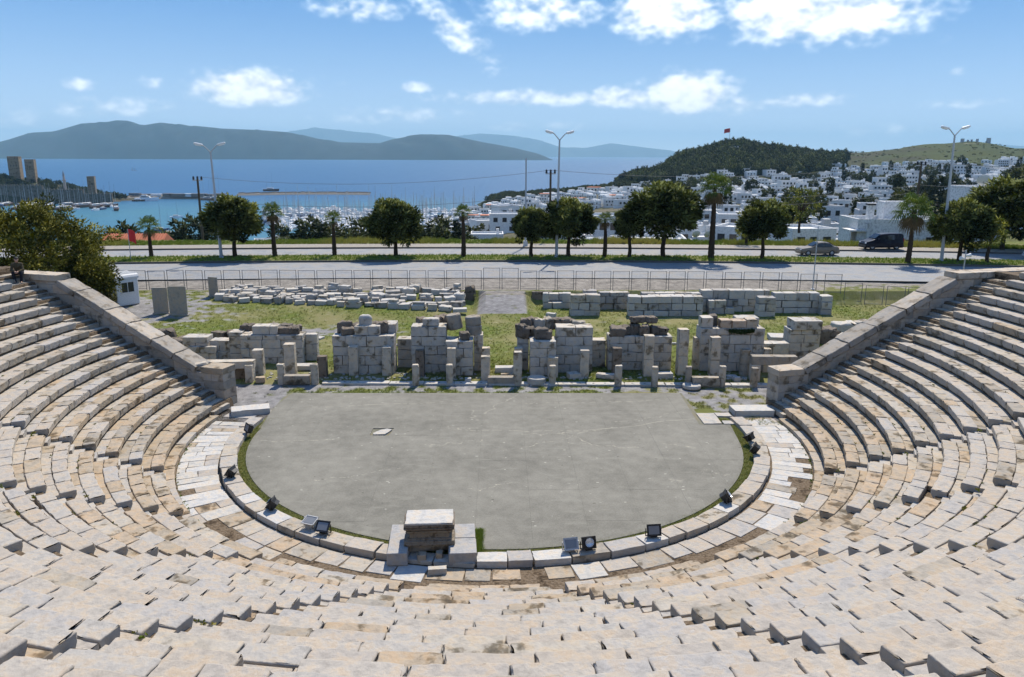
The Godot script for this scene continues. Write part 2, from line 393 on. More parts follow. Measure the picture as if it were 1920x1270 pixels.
func site_ground() -> void:
	var w := 1000; var h := 330
	var x0 := -100.0; var x1 := 100.0; var z0 := 0.0; var z1 := -66.0
	var bytes := PackedByteArray(); bytes.resize(w * h * 3)
	for j in h:
		for i in w:
			var x := x0 + (x1 - x0) * (i + 0.5) / w
			var z := z0 + (z1 - z0) * (j + 0.5) / h
			var c := ground_colour(x, z).linear_to_srgb()
			var o := (j * w + i) * 3
			bytes[o] = c.r8; bytes[o + 1] = c.g8; bytes[o + 2] = c.b8
	var m := StandardMaterial3D.new(); m.roughness = 0.96; m.metallic_specular = 0.2
	m.albedo_texture = ImageTexture.create_from_image(Image.create_from_data(w, h, false, Image.FORMAT_RGB8, bytes))
	m.detail_enabled = true; m.detail_albedo = T.gravel; m.detail_blend_mode = BaseMaterial3D.BLEND_MODE_MUL; m.detail_uv_layer = BaseMaterial3D.DETAIL_UV_2
	m.uv2_triplanar = true; m.uv2_world_triplanar = true; m.uv2_scale = Vector3.ONE * 0.8
	var nx := 200; var nz := 96
	var mb := MB.new()
	var P := []
	for j in nz + 1:
		for i in nx + 1:
			var x := lerpf(x0, x1, float(i) / nx); var z := lerpf(z0, z1, float(j) / nz)
			P.append(Vector3(x, gh(x, z), z))
	for j in nz:
		for i in nx:
			var a := j * (nx + 1) + i
			for t in [[a, a + 1, a + nx + 2], [a, a + nx + 2, a + nx + 1]]:
				var nn := Vector3.UP
				var e: Vector3 = (P[t[1]] - P[t[0]]).cross(P[t[2]] - P[t[0]])
				nn = e.normalized() * (1.0 if e.y > 0.0 else -1.0)
				mb.tri(P[t[0]], P[t[1]], P[t[2]], nn)
	for p in mb.v: mb.uv.append(Vector2((p.x - x0) / (x1 - x0), (p.z - z0) / (z1 - z0)))
	struct("ground", mb.mesh(), m, "level site with spring grass and pale gravel patches")
	# grass: tufts where the ground is green
	var blade := MB.new()
	for k in 7:
		var a := k * 0.9; var d := Vector3(cos(a), 0, sin(a)); var s := d.cross(Vector3.UP) * 0.012
		var b := d * 0.02 * k * 0.6; var tip := b + d * (0.05 + 0.01 * k) + Vector3.UP * (0.14 - 0.008 * k)
		blade.tri(b - s, b + s, tip)
	var spots := []; var cols := []
	for k in 52000:
		var x := rf(-34.0, 34.0); var z := rf(-30.0, -5.9)
		if k % 5 == 0: x = rf(-12.0, 14.0); z = rf(-12.0, -5.9)
		if absf(x) > 14.0 and z > -9.0: continue
		var c := ground_colour(x, z)
		if c.g < c.r * 0.98 or c.b > 0.17: continue
		spots.append(Transform3D(Basis(Vector3.UP, rf(0, TAU)).scaled(Vector3.ONE * rf(0.35, 0.95)), Vector3(x, gh(x, z), z)))
		cols.append(c * rf(0.7, 1.25))
	for k in 9000:
		var a := rf(-1.75, 1.75); var r := rf(10.42, 10.84)
		spots.append(Transform3D(Basis(Vector3.UP, rf(0, TAU)).scaled(Vector3(1, 0.6, 1) * rf(0.4, 1.0)), Vector3(sin(a) * r, 0.04, cos(a) * r)))
		cols.append(Color(0.15, 0.185, 0.04).lerp(Color(0.26, 0.24, 0.09), rf(0, 1)))
	for k in 5200:
		var x := rf(9.3, 14.5); var z := rf(-6.2, -1.0)
		if k % 4 == 0: x = rf(-14.0, -10.9); z = rf(-7.5, -3.6)
		var c := ground_colour(x, z)
		if c.b > 0.19: continue
		spots.append(Transform3D(Basis(Vector3.UP, rf(0, TAU)).scaled(Vector3.ONE * rf(0.3, 0.75)), Vector3(x, gh(x, z), z))); cols.append(c * rf(0.75, 1.2))
	for k in 500:
		spots.append(Transform3D(Basis(Vector3.UP, rf(0, TAU)).scaled(Vector3.ONE * rf(0.5, 1.0)), Vector3(rf(-0.66, -0.42), 0.06, rf(9.2, 10.75)))); cols.append(Color(0.16, 0.21, 0.04))
	multi("grass", blade.mesh(), leafy(), spots, cols, "short green grass growing over the stage field and round the orchestra")

func leafy() -> StandardMaterial3D:
	if not M.has("leafy"):
		var m := StandardMaterial3D.new(); m.albedo_color = Color.WHITE; m.vertex_color_use_as_albedo = true; m.roughness = 0.85; m.metallic_specular = 0.25
		m.backlight_enabled = true; m.backlight = Color(0.62, 0.62, 0.30); m.cull_mode = BaseMaterial3D.CULL_DISABLED
		M.leafy = m
	return M.leafy

func multi(called: String, mesh: Mesh, m: Material, spots: Array, cols: Array, label: String, parent: Node = self) -> MultiMeshInstance3D:
	var mm := MultiMesh.new(); mm.transform_format = MultiMesh.TRANSFORM_3D; mm.use_colors = cols.size() > 0
	mm.mesh = mesh; mm.instance_count = spots.size()
	for i in spots.size():
		mm.set_instance_transform(i, spots[i])
		if cols.size(): mm.set_instance_color(i, cols[i])
	var o := MultiMeshInstance3D.new(); o.multimesh = mm; o.material_override = m
	o.name = number(called) if parent == self else called
	tag(o, label, "", "", "stuff"); parent.add_child(o, true)
	return o

# ---------------------------------------------------------------- seating
const RA := 13.43
const TREAD := 0.7353
const H0 := 0.622
const RISE := 0.346
const ROWS := 18
# aisle lines: a point on the edge of the outer wedge, direction in degrees from +z towards +x
const AISLES := [[-12.56, 5.0, -79.0], [-10.5, 8.79, -58.0], [-7.15, 11.95, -41.6], [-2.9, 14.2, -22.0], [2.33, 14.5, 19.5], [6.64, 12.03, 42.8], [9.98, 9.44, 60.8], [12.36, 5.37, 73.7]]

func line_angle(px: float, pz: float, dir: float, r: float) -> float:
	var d := Vector2(sin(deg_to_rad(dir)), cos(deg_to_rad(dir))); var p := Vector2(px, pz)
	var b := p.dot(d); var c := p.length_squared() - r * r
	var q := p + d * (-b + sqrt(maxf(b * b - c, 0.0)))
	return atan2(q.x, q.y)

func aisle(k: int, r: float, inner: bool) -> float:
	var a: Array = AISLES[k]
	var sd := -1.0 if a[0] < 0.0 else 1.0
	var d: float = deg_to_rad(a[2])
	var o := 0.66 if inner else 0.0
	return line_angle(a[0] - sd * cos(d) * o * 1.0 * signf(cos(d)), a[1] + sd * sin(d) * o * 1.0, a[2], r)

func row_end(r: float, sd: float, more := 0.0) -> float:
	var a := (2.1 if sd < 0.0 else 1.908) - more; var b := 0.325 if sd < 0.0 else 0.2657
	var A := 1.0 + b * b; var B := -2.0 * a * b; var C := a * a - r * r
	var x := (-B + sqrt(B * B - 4.0 * A * C)) / (2.0 * A)
	return sd * atan2(x, a - b * x)

func at_polar(t: float, r: float, y: float) -> Vector3:
	return Vector3(sin(t) * r, y, cos(t) * r)

func arc_xf(t: float, r: float, y: float, size: Vector3, jitter := 0.0) -> Transform3D:
	var b := Basis(Vector3(cos(t), 0, -sin(t)), Vector3.UP, Vector3(sin(t), 0, cos(t)))
	if jitter > 0.0: b = b * Basis.from_euler(Vector3(rf(-1, 1), rf(-1, 1), rf(-1, 1)) * jitter)
	return Transform3D(b.scaled_local(size), at_polar(t, r, y))

func seat_stone(i: int, t: float) -> Material:
	var n := fn.get_noise_2d(t * 4.0, i * 0.55)
	var u := rng.randf()
	var low := clampf(1.0 - i / 6.0, 0.0, 1.0)
	var side := smoothstep(0.9, 1.35, absf(t))
	if u < 0.02 + low * 0.62 + maxf(0.0, n - 0.3) * 0.3: return pick(M.tan)
	if u < 0.09 + low * 0.66 + side * 0.36 + maxf(0.0, -n - 0.2) * 0.2: return pick(M.lichen)
	return pick(M.seat)

func seating() -> void:
	var names := ["against the wall below the seated man", "second from the seated man's wall", "third from the seated man's wall", "one stair left of the middle wedge", "in the middle behind the altar", "one stair right of the middle wedge", "third from the wall on the van's side", "second from the wall on the van's side", "against the wall on the van's side"]
	for w in 9:
		var node := thing("seating_wedge", "wedge of worn stone seat rows " + names[w], "seating", Vector3.ZERO, 0.0, "wedges of stone seating round the orchestra")
		for i in ROWS:
			var r := RA + TREAD * i
			var h := H0 + RISE * i
			var t0: float; var t1: float
			if w == 0: t0 = row_end(r, -1.0)
			else: t0 = aisle(w - 1, r, w <= 4)
			if w == 8: t1 = row_end(r, 1.0)
			else: t1 = aisle(w, r, w >= 4)
			if t1 <= t0: continue
			var row := Node3D.new(); row.name = "seat_row"; node.add_child(row, true)
			var cuts := pieces((t1 - t0) * (r + 0.2), 0.62, 1.55)
			var at := t0
			for L in cuts:
				var dt: float = L / (r + 0.2)
				var tm := at + dt * 0.5; at += dt
				var m := seat_stone(i, tm)
				if rng.randf() < 0.004 and i > 2: continue
				var gap := rf(0.004, 0.018) + (rf(0.01, 0.04) if rng.randf() < 0.09 else 0.0)
				part(row, "seat_block", pick(V.seat), m, arc_xf(tm, r + 0.235 + rf(-0.010, 0.008), h - 0.165 + rf(-0.007, 0.006), Vector3(L - gap, 1, 1), 0.005))
			cuts = pieces((t1 - t0) * (r + 0.6), 0.6, 1.5)
			at = t0
			for L in cuts:
				var dt: float = L / (r + 0.6)
				var tm := at + dt * 0.5; at += dt
				if rng.randf() < 0.006: continue
				part(row, "foot_slab", pick(V.slab), seat_stone(i, tm + 0.4), arc_xf(tm, r + 0.655, h - 0.115 + rf(-0.02, 0.014), Vector3(L - rf(0.006, 0.02), 1, 0.37), 0.006))
		# plinth in front of the first row
		var base := Node3D.new(); base.name = "plinth"; node.add_child(base, true)
		var p0: float = row_end(13.15, -1.0) if w == 0 else aisle(w - 1, 13.2, w <= 4)
		var p1: float = row_end(13.15, 1.0) if w == 8 else aisle(w, 13.2, w >= 4)
		if w != 0: p0 = (p0 + aisle(w - 1, 13.2, w > 4)) * 0.5
		if w != 8: p1 = (p1 + aisle(w, 13.2, w < 4)) * 0.5
		var at2 := p0
		for L in pieces((p1 - p0) * 13.15, 0.8, 1.7):
			var dt: float = L / 13.15
			part(base, "plinth_block", pick(V.cube), pick(M.tan if rng.randf() < 0.4 else M.seat), arc_xf(at2 + dt * 0.5, 13.36, 0.03 + rf(-0.01, 0.01), Vector3(L - 0.012, 0.56, 0.72), 0.004))
			at2 += dt
	# stairs
	var sn := ["nearest the seated man", "second from the wall with the seated man", "third from the wall with the seated man", "on the left of the middle wedge", "on the right of the middle wedge", "third from the wall with the square pier", "second from the wall with the square pier", "nearest the wall with the square pier"]
	for k in 8:
		var node := thing("stairway", "narrow stone stairway cut through the seat rows, " + sn[k], "stairs", Vector3.ZERO, 0.0, "stairways between the seating wedges")
		for i in ROWS:
			var r := RA + TREAD * i; var h := H0 + RISE * i
			for s in 2:
				var rr := r + (-0.02 if s == 0 else 0.36)
				var ta := aisle(k, rr, false); var tb := aisle(k, rr, true)
				var tm := (ta + tb) * 0.5; var wd := absf(ta - tb) * rr - 0.01
				var hh := h - 0.15 - (0.17 if s == 0 else 0.0)
				part(node, "step", pick(V.cube), pick(M.step if rng.randf() < 0.75 else M.seat), arc_xf(tm, rr + 0.21, hh - 0.11 + rf(-0.012, 0.012), Vector3(wd, 0.46, 0.62), 0.006))
	for sd in [-1.0, 1.0]:
		var node := thing("stairway", "worn stone stairway climbing along the retaining wall " + ("below the seated man" if sd < 0.0 else "on the side of the square pier"), "stairs", Vector3.ZERO, 0.0, "stairways between the seating wedges")
		for i in ROWS - 1:
			var r := RA + TREAD * i; var h := H0 + RISE * i
			for s in 2:
				var rr := r + (-0.05 if s == 0 else 0.32)
				var ta := row_end(rr, sd); var tb := row_end(rr, sd, 1.45)
				var tm := (ta + tb) * 0.5; var wd := absf(ta - tb) * rr
				var hh := h - 0.16 - (0.17 if s == 0 else 0.0)
				for q in 2:
					part(node, "step", pick(V.cube), pick(M.lichen), arc_xf(lerpf(ta, tb, 0.25 + 0.5 * q), rr + 0.2, hh - 0.11 + rf(-0.02, 0.02), Vector3(wd * 0.5 - 0.012, 0.46, 0.6), 0.015))
	# earth bedding under the stones, and the slope above the last row where the upper walkway runs
	var mb := MB.new()
	var prof := [Vector2(12.9, -0.03), Vector2(13.5, -0.02)]
	for i in ROWS:
		prof.append(Vector2(RA + TREAD * i + 0.12, H0 + RISE * i - 0.34 - (RISE * 0.0)))
		prof.append(Vector2(RA + TREAD * i + 0.16, H0 + RISE * i - 0.20))
		prof.append(Vector2(RA + TREAD * (i + 1) + 0.10, H0 + RISE * i - 0.20))
	prof.append(Vector2(26.75, 6.25)); prof.append(Vector2(29.5, 6.3)); prof.append(Vector2(30.0, 8.0)); prof.append(Vector2(33.5, 10.3)); prof.append(Vector2(45.0, 14.0))
	var ts := []
	for k in 81: ts.append(lerpf(-1.0, 1.0, k / 80.0))
	for k in 80:
		for i in prof.size() - 1:
			var a: Vector2 = prof[i]; var b: Vector2 = prof[i + 1]
			var q := []
			for e in [[ts[k], a], [ts[k + 1], a], [ts[k + 1], b], [ts[k], b]]:
				var sd := -1.0 if e[0] < 0.0 else 1.0
				q.append(at_polar(absf(e[0]) * row_end(minf(e[1].x, 30.0), sd, 1.9) * (1.0 if e[1].x < 29.6 else 0.55), e[1].x, e[1].y))
			mb.quad(q[0], q[1], q[2], q[3], (b - a).y * -Vector3(sin(ts[k] * 1.7), 0, cos(ts[k] * 1.7)) + Vector3.UP * maxf(0.01, (b - a).x))
	struct("hillside_bed", mb.mesh(), M.earth, "earth bank under the stone seats")

func pieces(total: float, lo: float, hi: float) -> Array:
	var out := []; var left := total
	while left > hi:
		var L := rf(lo, hi)
		if left - L < lo: L = left * 0.5
		out.append(L); left -= L
	if left > 0.05: out.append(left)
	return out

# ---------------------------------------------------------------- orchestra
func orchestra() -> void:
	# base earth ring under corridor and grass ring
	var mb := MB.new()
	for k in 90:
		var a := lerpf(-1.84, 1.84, k / 90.0); var b := lerpf(-1.84, 1.84, (k + 1) / 90.0)
		mb.quad(at_polar(a, 10.8, 0.0), at_polar(b, 10.8, 0.0), at_polar(b, 13.5, 0.0), at_polar(a, 13.5, 0.0), Vector3.UP)
	struct("passage_ground", mb.mesh(), M.earth, "bare brown earth of the curved passage")
	mb = MB.new()
	for k in 90:
		var a := lerpf(-1.9, 1.9, k / 90.0); var b := lerpf(-1.9, 1.9, (k + 1) / 90.0)
		mb.quad(at_polar(a, 9.9, 0.03), at_polar(b, 9.9, 0.03), at_polar(b, 10.95, 0.03), at_polar(a, 10.95, 0.03), Vector3.UP)
	struct("grass_verge", mb.mesh(), M.grass, "ring of grass between floor and kerb")
	# passage paving
	var pav := Node3D.new(); pav.name = "passage_paving"; add_child(pav); tag(pav, "pale marble slabs paving the curved passage", "", "", "structure")
	var t := -1.79
	while t < 1.79:
		var side := smoothstep(0.75, 1.05, absf(t))
		var L := lerpf(rf(0.75, 1.2), rf(0.38, 0.62), side)
		var dt := L / 12.3
		var tm := t + dt * 0.5; t += dt
		var dirt := fn.get_noise_2d(tm * 3.1 + 4.0, 2.0) + (0.35 if (tm > -0.95 and tm < -0.35) or (tm > 0.42 and tm < 0.75) else -0.05)
		var r := 11.56
		var end := 13.08
		while r < end - 0.2:
			var D := rf(0.6, 0.95) if side < 0.5 else rf(0.5, 1.6)
			D = minf(D, end - r)
			if end - r - D < 0.25: D = end - r
			var far := (r + D * 0.5 - 11.5) / 1.6
			var gone := dirt * 0.9 + far * 0.8 + rf(-0.2, 0.2) > 0.58
			if far < 0.36: gone = rng.randf() < 0.06
			if side > 0.5 and not (absf(tm) > 1.0 and absf(tm) < 1.25 and far > 0.6): gone = rng.randf() < 0.02
			if not gone:
				var g := rf(0.02, 0.05) if side < 0.5 else rf(0.008, 0.02)
				part(pav, "paving_slab", pick(V.slab), pick(M.marble) if rng.randf() < 0.15 + 0.65 * side else pick(M.seat + M.lichen + M.tan), arc_xf(tm + rf(-0.001, 0.001), r + D * 0.5, -0.045 + rf(-0.012, 0.008), Vector3(L * (r + D * 0.5) / 12.3 - g, 0.9, D - g), 0.006))
			r += D
	# kerb
	var ring := thing("orchestra_kerb", "low curved kerb of white marble blocks edging the grey floor", "kerb")
	t = -1.72
	while t < 1.66:
		var L := rf(0.65, 1.35); var dt := L / 11.2
		var tm := t + dt * 0.5; t += dt
		if tm > -0.26 and tm < -0.05: part(ring, "kerb_block", pick(V.cube), pick(M.marble), arc_xf(tm, 11.22, 0.03, Vector3(L - 0.015, 0.42, 0.74), 0.01))
		else: part(ring, "kerb_block", pick(V.cube), pick(M.marble + M.seat + M.lichen), arc_xf(tm, 11.17 + rf(-0.02, 0.02), 0.095 + rf(-0.012, 0.012), Vector3(L - rf(0.01, 0.03), 0.52, 0.90 + rf(-0.05, 0.05)), 0.012))
	# concrete floor, slab by slab
	var outline := PackedVector2Array([Vector2(9.38, -5.72), Vector2(-10.45, -5.82), Vector2(-10.78, -4.05), Vector2(-10.72, -2.2)])
	for k in 61:
		var a := lerpf(-1.62, 1.47, k / 60.0)
		outline.append(Vector2(sin(a), cos(a)) * (10.5 + 0.05 * sin(a * 3.0)))
	outline.append(Vector2(10.62, -0.9)); outline.append(Vector2(9.2, -0.9))
	var hole := PackedVector2Array([Vector2(-3.4, 9.15), Vector2(-0.5, 9.15), Vector2(-0.5, 11.5), Vector2(-3.4, 11.5)])
	var pit := PackedVector2Array([Vector2(-5.53, -0.5), Vector2(-4.6, -0.52), Vector2(-4.7, 0.46), Vector2(-5.55, 0.4)])
	var floor_ := Node3D.new(); floor_.name = "orchestra_floor"; add_child(floor_); tag(floor_, "smooth grey concrete floor of the orchestra", "", "", "structure")
	var fm := concrete_material()
	var zs := [-6.2, -2.35, 0.42, 3.3, 6.1, 8.6, 11.0]
	for i in range(-6, 7):
		var xa := 0.25 + 1.86 * i - 0.93
		for j in zs.size() - 1:
			var cell := PackedVector2Array([Vector2(xa, zs[j]), Vector2(xa + 1.857, zs[j]), Vector2(xa + 1.857, zs[j + 1] - 0.003), Vector2(xa, zs[j + 1] - 0.003)])
			for poly in Geometry2D.intersect_polygons(cell, outline):
				for q in Geometry2D.clip_polygons(poly, hole):
					for s in Geometry2D.clip_polygons(q, pit):
						if Geometry2D.is_polygon_clockwise(s) and s.size() < 4: continue
						var b := MB.new(); b.prism(s, Vector3.RIGHT, Vector3.BACK, Vector3.UP, Vector3(0, -0.05, 0), 0.138 + rf(0, 0.004))
						for p in b.v: b.uv.append(Vector2((p.x + 12.0) / 24.0, (p.z + 8.0) / 20.0))
						if b.v.size(): part(floor_, "concrete_slab", b.mesh(), fm)
	# earth bed under the joints and in the pit
	struct("floor_bed", boxm(Vector3(20.2, 0.02, 5.2), Vector3(-0.6, 0.065, -3.2)), M.concrete, "earth under the concrete floor")
	mb = MB.new()
	for k in 60:
		var a := lerpf(-1.62, 1.62, k / 60.0); var b := lerpf(-1.62, 1.62, (k + 1) / 60.0)
		mb.tri(Vector3(0, 0.055, -0.6), at_polar(a, 10.4, 0.055), at_polar(b, 10.4, 0.055), Vector3.UP)
	struct("floor_bed", mb.mesh(), M.concrete, "earth under the concrete floor")
	var ir := thing("bedrock_slab", "irregular pale stone showing through a square hole in the floor", "stone", Vector3(-5.0, 0.06, 0.0))
	var ip := PackedVector2Array([Vector2(-0.38, 0.38), Vector2(-0.42, 0.2), Vector2(-0.15, -0.2), Vector2(0.1, -0.36), Vector2(0.34, -0.25), Vector2(0.22, 0.1), Vector2(0.1, 0.34)])
	mb = MB.new(); mb.prism(ip, Vector3.RIGHT, Vector3.BACK, Vector3.UP, Vector3.ZERO, 0.07)
	part(ir, "slab", mb.mesh(), M.marble[1])
	altar()
	# slabs and thresholds at the two side entrances
	for a in [[9.85, -1.7, 0.85, 1.5, "grey square slab set in grass at the corner of the concrete floor"], [10.66, -2.25, 0.7, 0.5, "narrow grey slab set in grass above the square corner slab"], [10.72, -1.15, 0.75, 0.45, "pale slab lying beside the square slab at the floor's corner"]]:
		var o := part(self, "loose_slab", V.slab[int(a[0] * 7) % 10], M.step[0], Transform3D(Basis.IDENTITY.scaled(Vector3(a[2], 0.8, a[3])), Vector3(a[0], 0.06, a[1])))
		tag(o, a[4], "slab", "slabs at the side entrances")
	for a in [[12.15, -2.7, 1.9, 0.95, 0.27, 0.02, "large white threshold block at the foot of the right-hand pier"], [-11.75, -2.95, 1.75, 0.85, 0.25, 0.32, "white threshold block at the foot of the left-hand pier"]]:
		var o := part(self, "threshold_block", stone_block(Vector3(a[2], 0.5, a[3]), Vector3i(3, 0, 1), 0.03, 0.012, a[0], 0.1), M.marble[0], Transform3D(Basis(Vector3.UP, a[5]), Vector3(a[0], a[4] - 0.22, a[1])))
		tag(o, a[6], "block", "threshold blocks at the side entrances")
	floodlights()

func concrete_material() -> StandardMaterial3D:
	# grey screed with wear, pale scratches and cement scars
	var w := 1200; var h := 1000
	var bytes := PackedByteArray(); bytes.resize(w * h * 3)
	for j in h:
		for i in w:
			var x := i * 0.02; var z := j * 0.02
			var a := fb.get_noise_2d(x * 0.22, z * 0.22); var b := fn.get_noise_2d(x * 9.0, z * 9.0)
			var e := fb.get_noise_2d(x * 1.4 + 30.0, z * 1.4)
			var v := 1.0 + a * 0.24 + b * 0.08 + e * 0.18
			var pale := clampf((fb.get_noise_2d(x * 0.5 + 90.0, z * 1.6 + 11.0) - 0.36) * 3.0, 0.0, 0.5)
			var c := (Color(0.194, 0.187, 0.157) * v).lerp(Color(0.27, 0.265, 0.22), pale * 0.6).clamp().linear_to_srgb()
			var o := (j * w + i) * 3
			bytes[o] = c.r8; bytes[o + 1] = c.g8; bytes[o + 2] = c.b8
	var im := Image.create_from_data(w, h, false, Image.FORMAT_RGB8, bytes)
	# scars run as long shallow curves over the floor
	var scars := [[2.6, 0.3, 10.3, -2.2, 0.05], [2.9, 0.3, 4.3, 1.7, 0.04], [1.2, 0.2, 3.0, 0.2, 0.06], [-2.0, -0.4, 4.6, -0.1, 0.03], [-2.7, 1.6, -0.6, 0.9, 0.05], [-0.7, -2.5, 0.9, -5.5, 0.06], [-1.3, -3.0, -1.0, -1.6, 0.08], [-3.0, 1.4, -2.5, 1.8, 0.07], [-10.0, 1.1, -6.6, 0.7, 0.04], [5.4, -1.2, 9.0, -2.8, 0.03], [0.3, 2.2, 5.0, -0.6, 0.025], [-6.8, 5.2, -3.8, 3.9, 0.03], [-1.1, 6.1, 0.6, 5.4, 0.03], [3.0, 1.2, 6.0, 2.0, 0.03], [-9.0, -3.6, -2.0, -4.4, 0.03], [1.0, -4.0, 8.2, -4.6, 0.025], [7.2, 1.4, 8.4, 2.0, 0.14], [8.0, 4.3, 8.8, 4.9, 0.12], [6.4, 5.3, 7.2, 5.1, 0.1], [-2.2, -0.7, -0.9, -0.5, 0.05]]
	for s in scars:
		var n := int(Vector2(s[2] - s[0], s[3] - s[1]).length() / 0.015)
		for k in n:
			var u := float(k) / n
			var x: float = lerpf(s[0], s[2], u) + fn.get_noise_2d(u * 3.0, s[0] * 5.0) * 0.25
			var z: float = lerpf(s[1], s[3], u) + fn.get_noise_2d(u * 3.0 + 20.0, s[1] * 5.0) * 0.18 + sin(u * 3.1) * 0.12
			var rad: float = s[4] * (0.5 + fn.get_noise_2d(u * 20.0, s[2]) * 0.7)
			if rad < 0.012: continue
			for q in 4:
				var px := int((x + rf(-rad, rad) + 12.0) / 0.02); var pz := int((z + rf(-rad, rad) + 8.0) / 0.02)
				if px < 0 or pz < 0 or px >= w or pz >= h: continue
				im.set_pixel(px, pz, im.get_pixel(px, pz).lerp(Color(0.70, 0.68, 0.61), 0.32))
	for k in 420:
		var px := rng.randi() % w; var pz := rng.randi() % h
		im.fill_rect(Rect2i(px, pz, 1 + rng.randi() % 5, 1 + rng.randi() % 2), Color(0.72, 0.71, 0.66) if rng.randf() < 0.75 else Color(0.3, 0.29, 0.27))
	var m := StandardMaterial3D.new(); m.albedo_texture = ImageTexture.create_from_image(im); m.roughness = 0.9; m.metallic_specular = 0.3
	m.detail_enabled = true; m.detail_albedo = T.speck; m.detail_blend_mode = BaseMaterial3D.BLEND_MODE_MUL; m.detail_uv_layer = BaseMaterial3D.DETAIL_UV_2
	m.uv2_triplanar = true; m.uv2_world_triplanar = true; m.uv2_scale = Vector3.ONE * 0.7
	return m

func altar() -> void:
	var o := thing("altar", "weathered marble altar with moulded cornice on grey slabs", "altar", Vector3(-1.98, 0.08, 10.35), 0.05)
	var g := stone_mat(0.47, 0.47, 0.47, 0.5)
	part(o, "base_slab", stone_block(Vector3(0.62, 0.42, 1.9), Vector3i(0, 0, 2), 0.03, 0.01, 3.0, 0.05), g, Transform3D(Basis.IDENTITY, Vector3(-1.0, 0.16, 0.05)))
	part(o, "base_slab", stone_block(Vector3(0.85, 0.42, 0.95), Vector3i(1, 0, 1), 0.03, 0.01, 4.0, 0.05), g, Transform3D(Basis.IDENTITY, Vector3(0.95, 0.16, 0.62)))
	part(o, "base_slab", stone_block(Vector3(0.8, 0.42, 0.95), Vector3i(1, 0, 1), 0.03, 0.01, 5.0, 0.05), g, Transform3D(Basis.IDENTITY, Vector3(0.95, 0.155, -0.36)))
	part(o, "base_slab", stone_block(Vector3(1.2, 0.3, 1.0), Vector3i(1, 0, 1), 0.03, 0.01, 6.0, 0.05), g, Transform3D(Basis.IDENTITY, Vector3(-0.08, 0.1, -0.4)))
	for q in [[-0.28, 0.78, 0.28], [0.25, 0.7, 0.22]]:
		part(o, "support_stone", stone_block(Vector3(q[2], 0.28, 0.24), Vector3i(0, 0, 0), 0.03, 0.02, q[0], 0.05), M.tan[0], Transform3D(Basis.IDENTITY, Vector3(q[0], 0.09, q[1])))
	part(o, "support_stone", stone_block(Vector3(1.3, 0.3, 0.7), Vector3i(1, 0, 0), 0.05, 0.03, 9.0, 0.1), M.lichen[1], Transform3D(Basis.IDENTITY, Vector3(-0.05, 0.24, 0.1)))
	# moulded die: stacked profile
	var prof := [[0.0, 0.86, 0.50], [0.06, 0.86, 0.50], [0.10, 0.84, 0.485], [0.13, 0.85, 0.49], [0.17, 0.84, 0.48], [0.185, 0.76, 0.42], [0.23, 0.75, 0.41], [0.25, 0.68, 0.36], [0.42, 0.67, 0.355], [0.44, 0.72, 0.39], [0.48, 0.73, 0.40], [0.50, 0.78, 0.43], [0.56, 0.79, 0.44]]
	part(o, "moulded_die", stacked(prof, 3.0), mat(lin(0.225, 0.205, 0.175), 0.93, T.stone, 0.8, T.stone_n, 0.9, T.stain, 0.45, 0.3), Transform3D(Basis.IDENTITY.scaled(Vector3(0.9, 0.8, 0.95)), Vector3(-0.05, 0.39, 0.15)))
	part(o, "cornice", stacked([[0.56, 0.72, 0.40], [0.60, 0.74, 0.42], [0.62, 0.83, 0.47], [0.68, 0.855, 0.49], [0.70, 0.80, 0.45], [0.73, 0.80, 0.45], [0.75, 0.86, 0.495], [0.83, 0.85, 0.485]], 8.0), M.darkstone[1], Transform3D(Basis.IDENTITY.scaled(Vector3(0.9, 0.8, 0.95)), Vector3(-0.05, 0.39, 0.15)))  # darker tone paints in the shade on the cornice front
	part(o, "top_slab", stone_block(Vector3(1.47, 0.09, 0.93), Vector3i(3, 0, 2), 0.03, 0.02, 12.0, 0.12), M.marble[0], Transform3D(Basis(Vector3.RIGHT, 0.03), Vector3(-0.05, 1.08, 0.13)))
	var fr := part(self, "fallen_fragment", V.cube[3], M.marble[1], Transform3D(Basis(Vector3.UP, 0.1).scaled_local(Vector3(0.55, 0.4, 0.3)), Vector3(-1.7, 0.1, 11.78)))
	tag(fr, "small squared marble fragment on the paving in front of the altar", "stone")

func stacked(prof: Array, sd: float) -> ArrayMesh:
	# rectangle rings lofted from bottom to top, with worn outlines
	var mb := MB.new(); var rings := []
	for q in prof:
		var ring := []
		for e in [[-1, -1, 1, -1], [1, -1, 1, 1], [1, 1, -1, 1], [-1, 1, -1, -1]]:
			for k in 8:
				var u := k / 8.0
				var x: float = lerpf(e[0], e[2], u) * q[1]; var z: float = lerpf(e[1], e[3], u) * q[2]
				if k == 0: x *= 0.985; z *= 0.985
				var w := fn.get_noise_3d(x * 3.0 + sd, q[0] * 6.0, z * 3.0) * 0.02
				ring.append(Vector3(x * (1.0 + w), q[0], z * (1.0 + w)))
		rings.append(ring)
	for i in rings.size() - 1:
		for k in 32:
			var l := (k + 1) % 32
			var a: Vector3 = rings[i][k]; var b: Vector3 = rings[i][l]; var c: Vector3 = rings[i + 1][l]; var d: Vector3 = rings[i + 1][k]
			var nn := (b - a).cross(d - a).normalized()
			if nn.dot(Vector3(a.x, 0, a.z)) < 0.0: nn = -nn
			mb.quad(a, b, c, d, nn)
	for e in [[0, Vector3.DOWN], [rings.size() - 1, Vector3.UP]]:
		for k in 32: mb.tri(Vector3(0, prof[e[0]][0], 0), rings[e[0]][k], rings[e[0]][(k + 1) % 32], e[1])
	return mb.mesh()

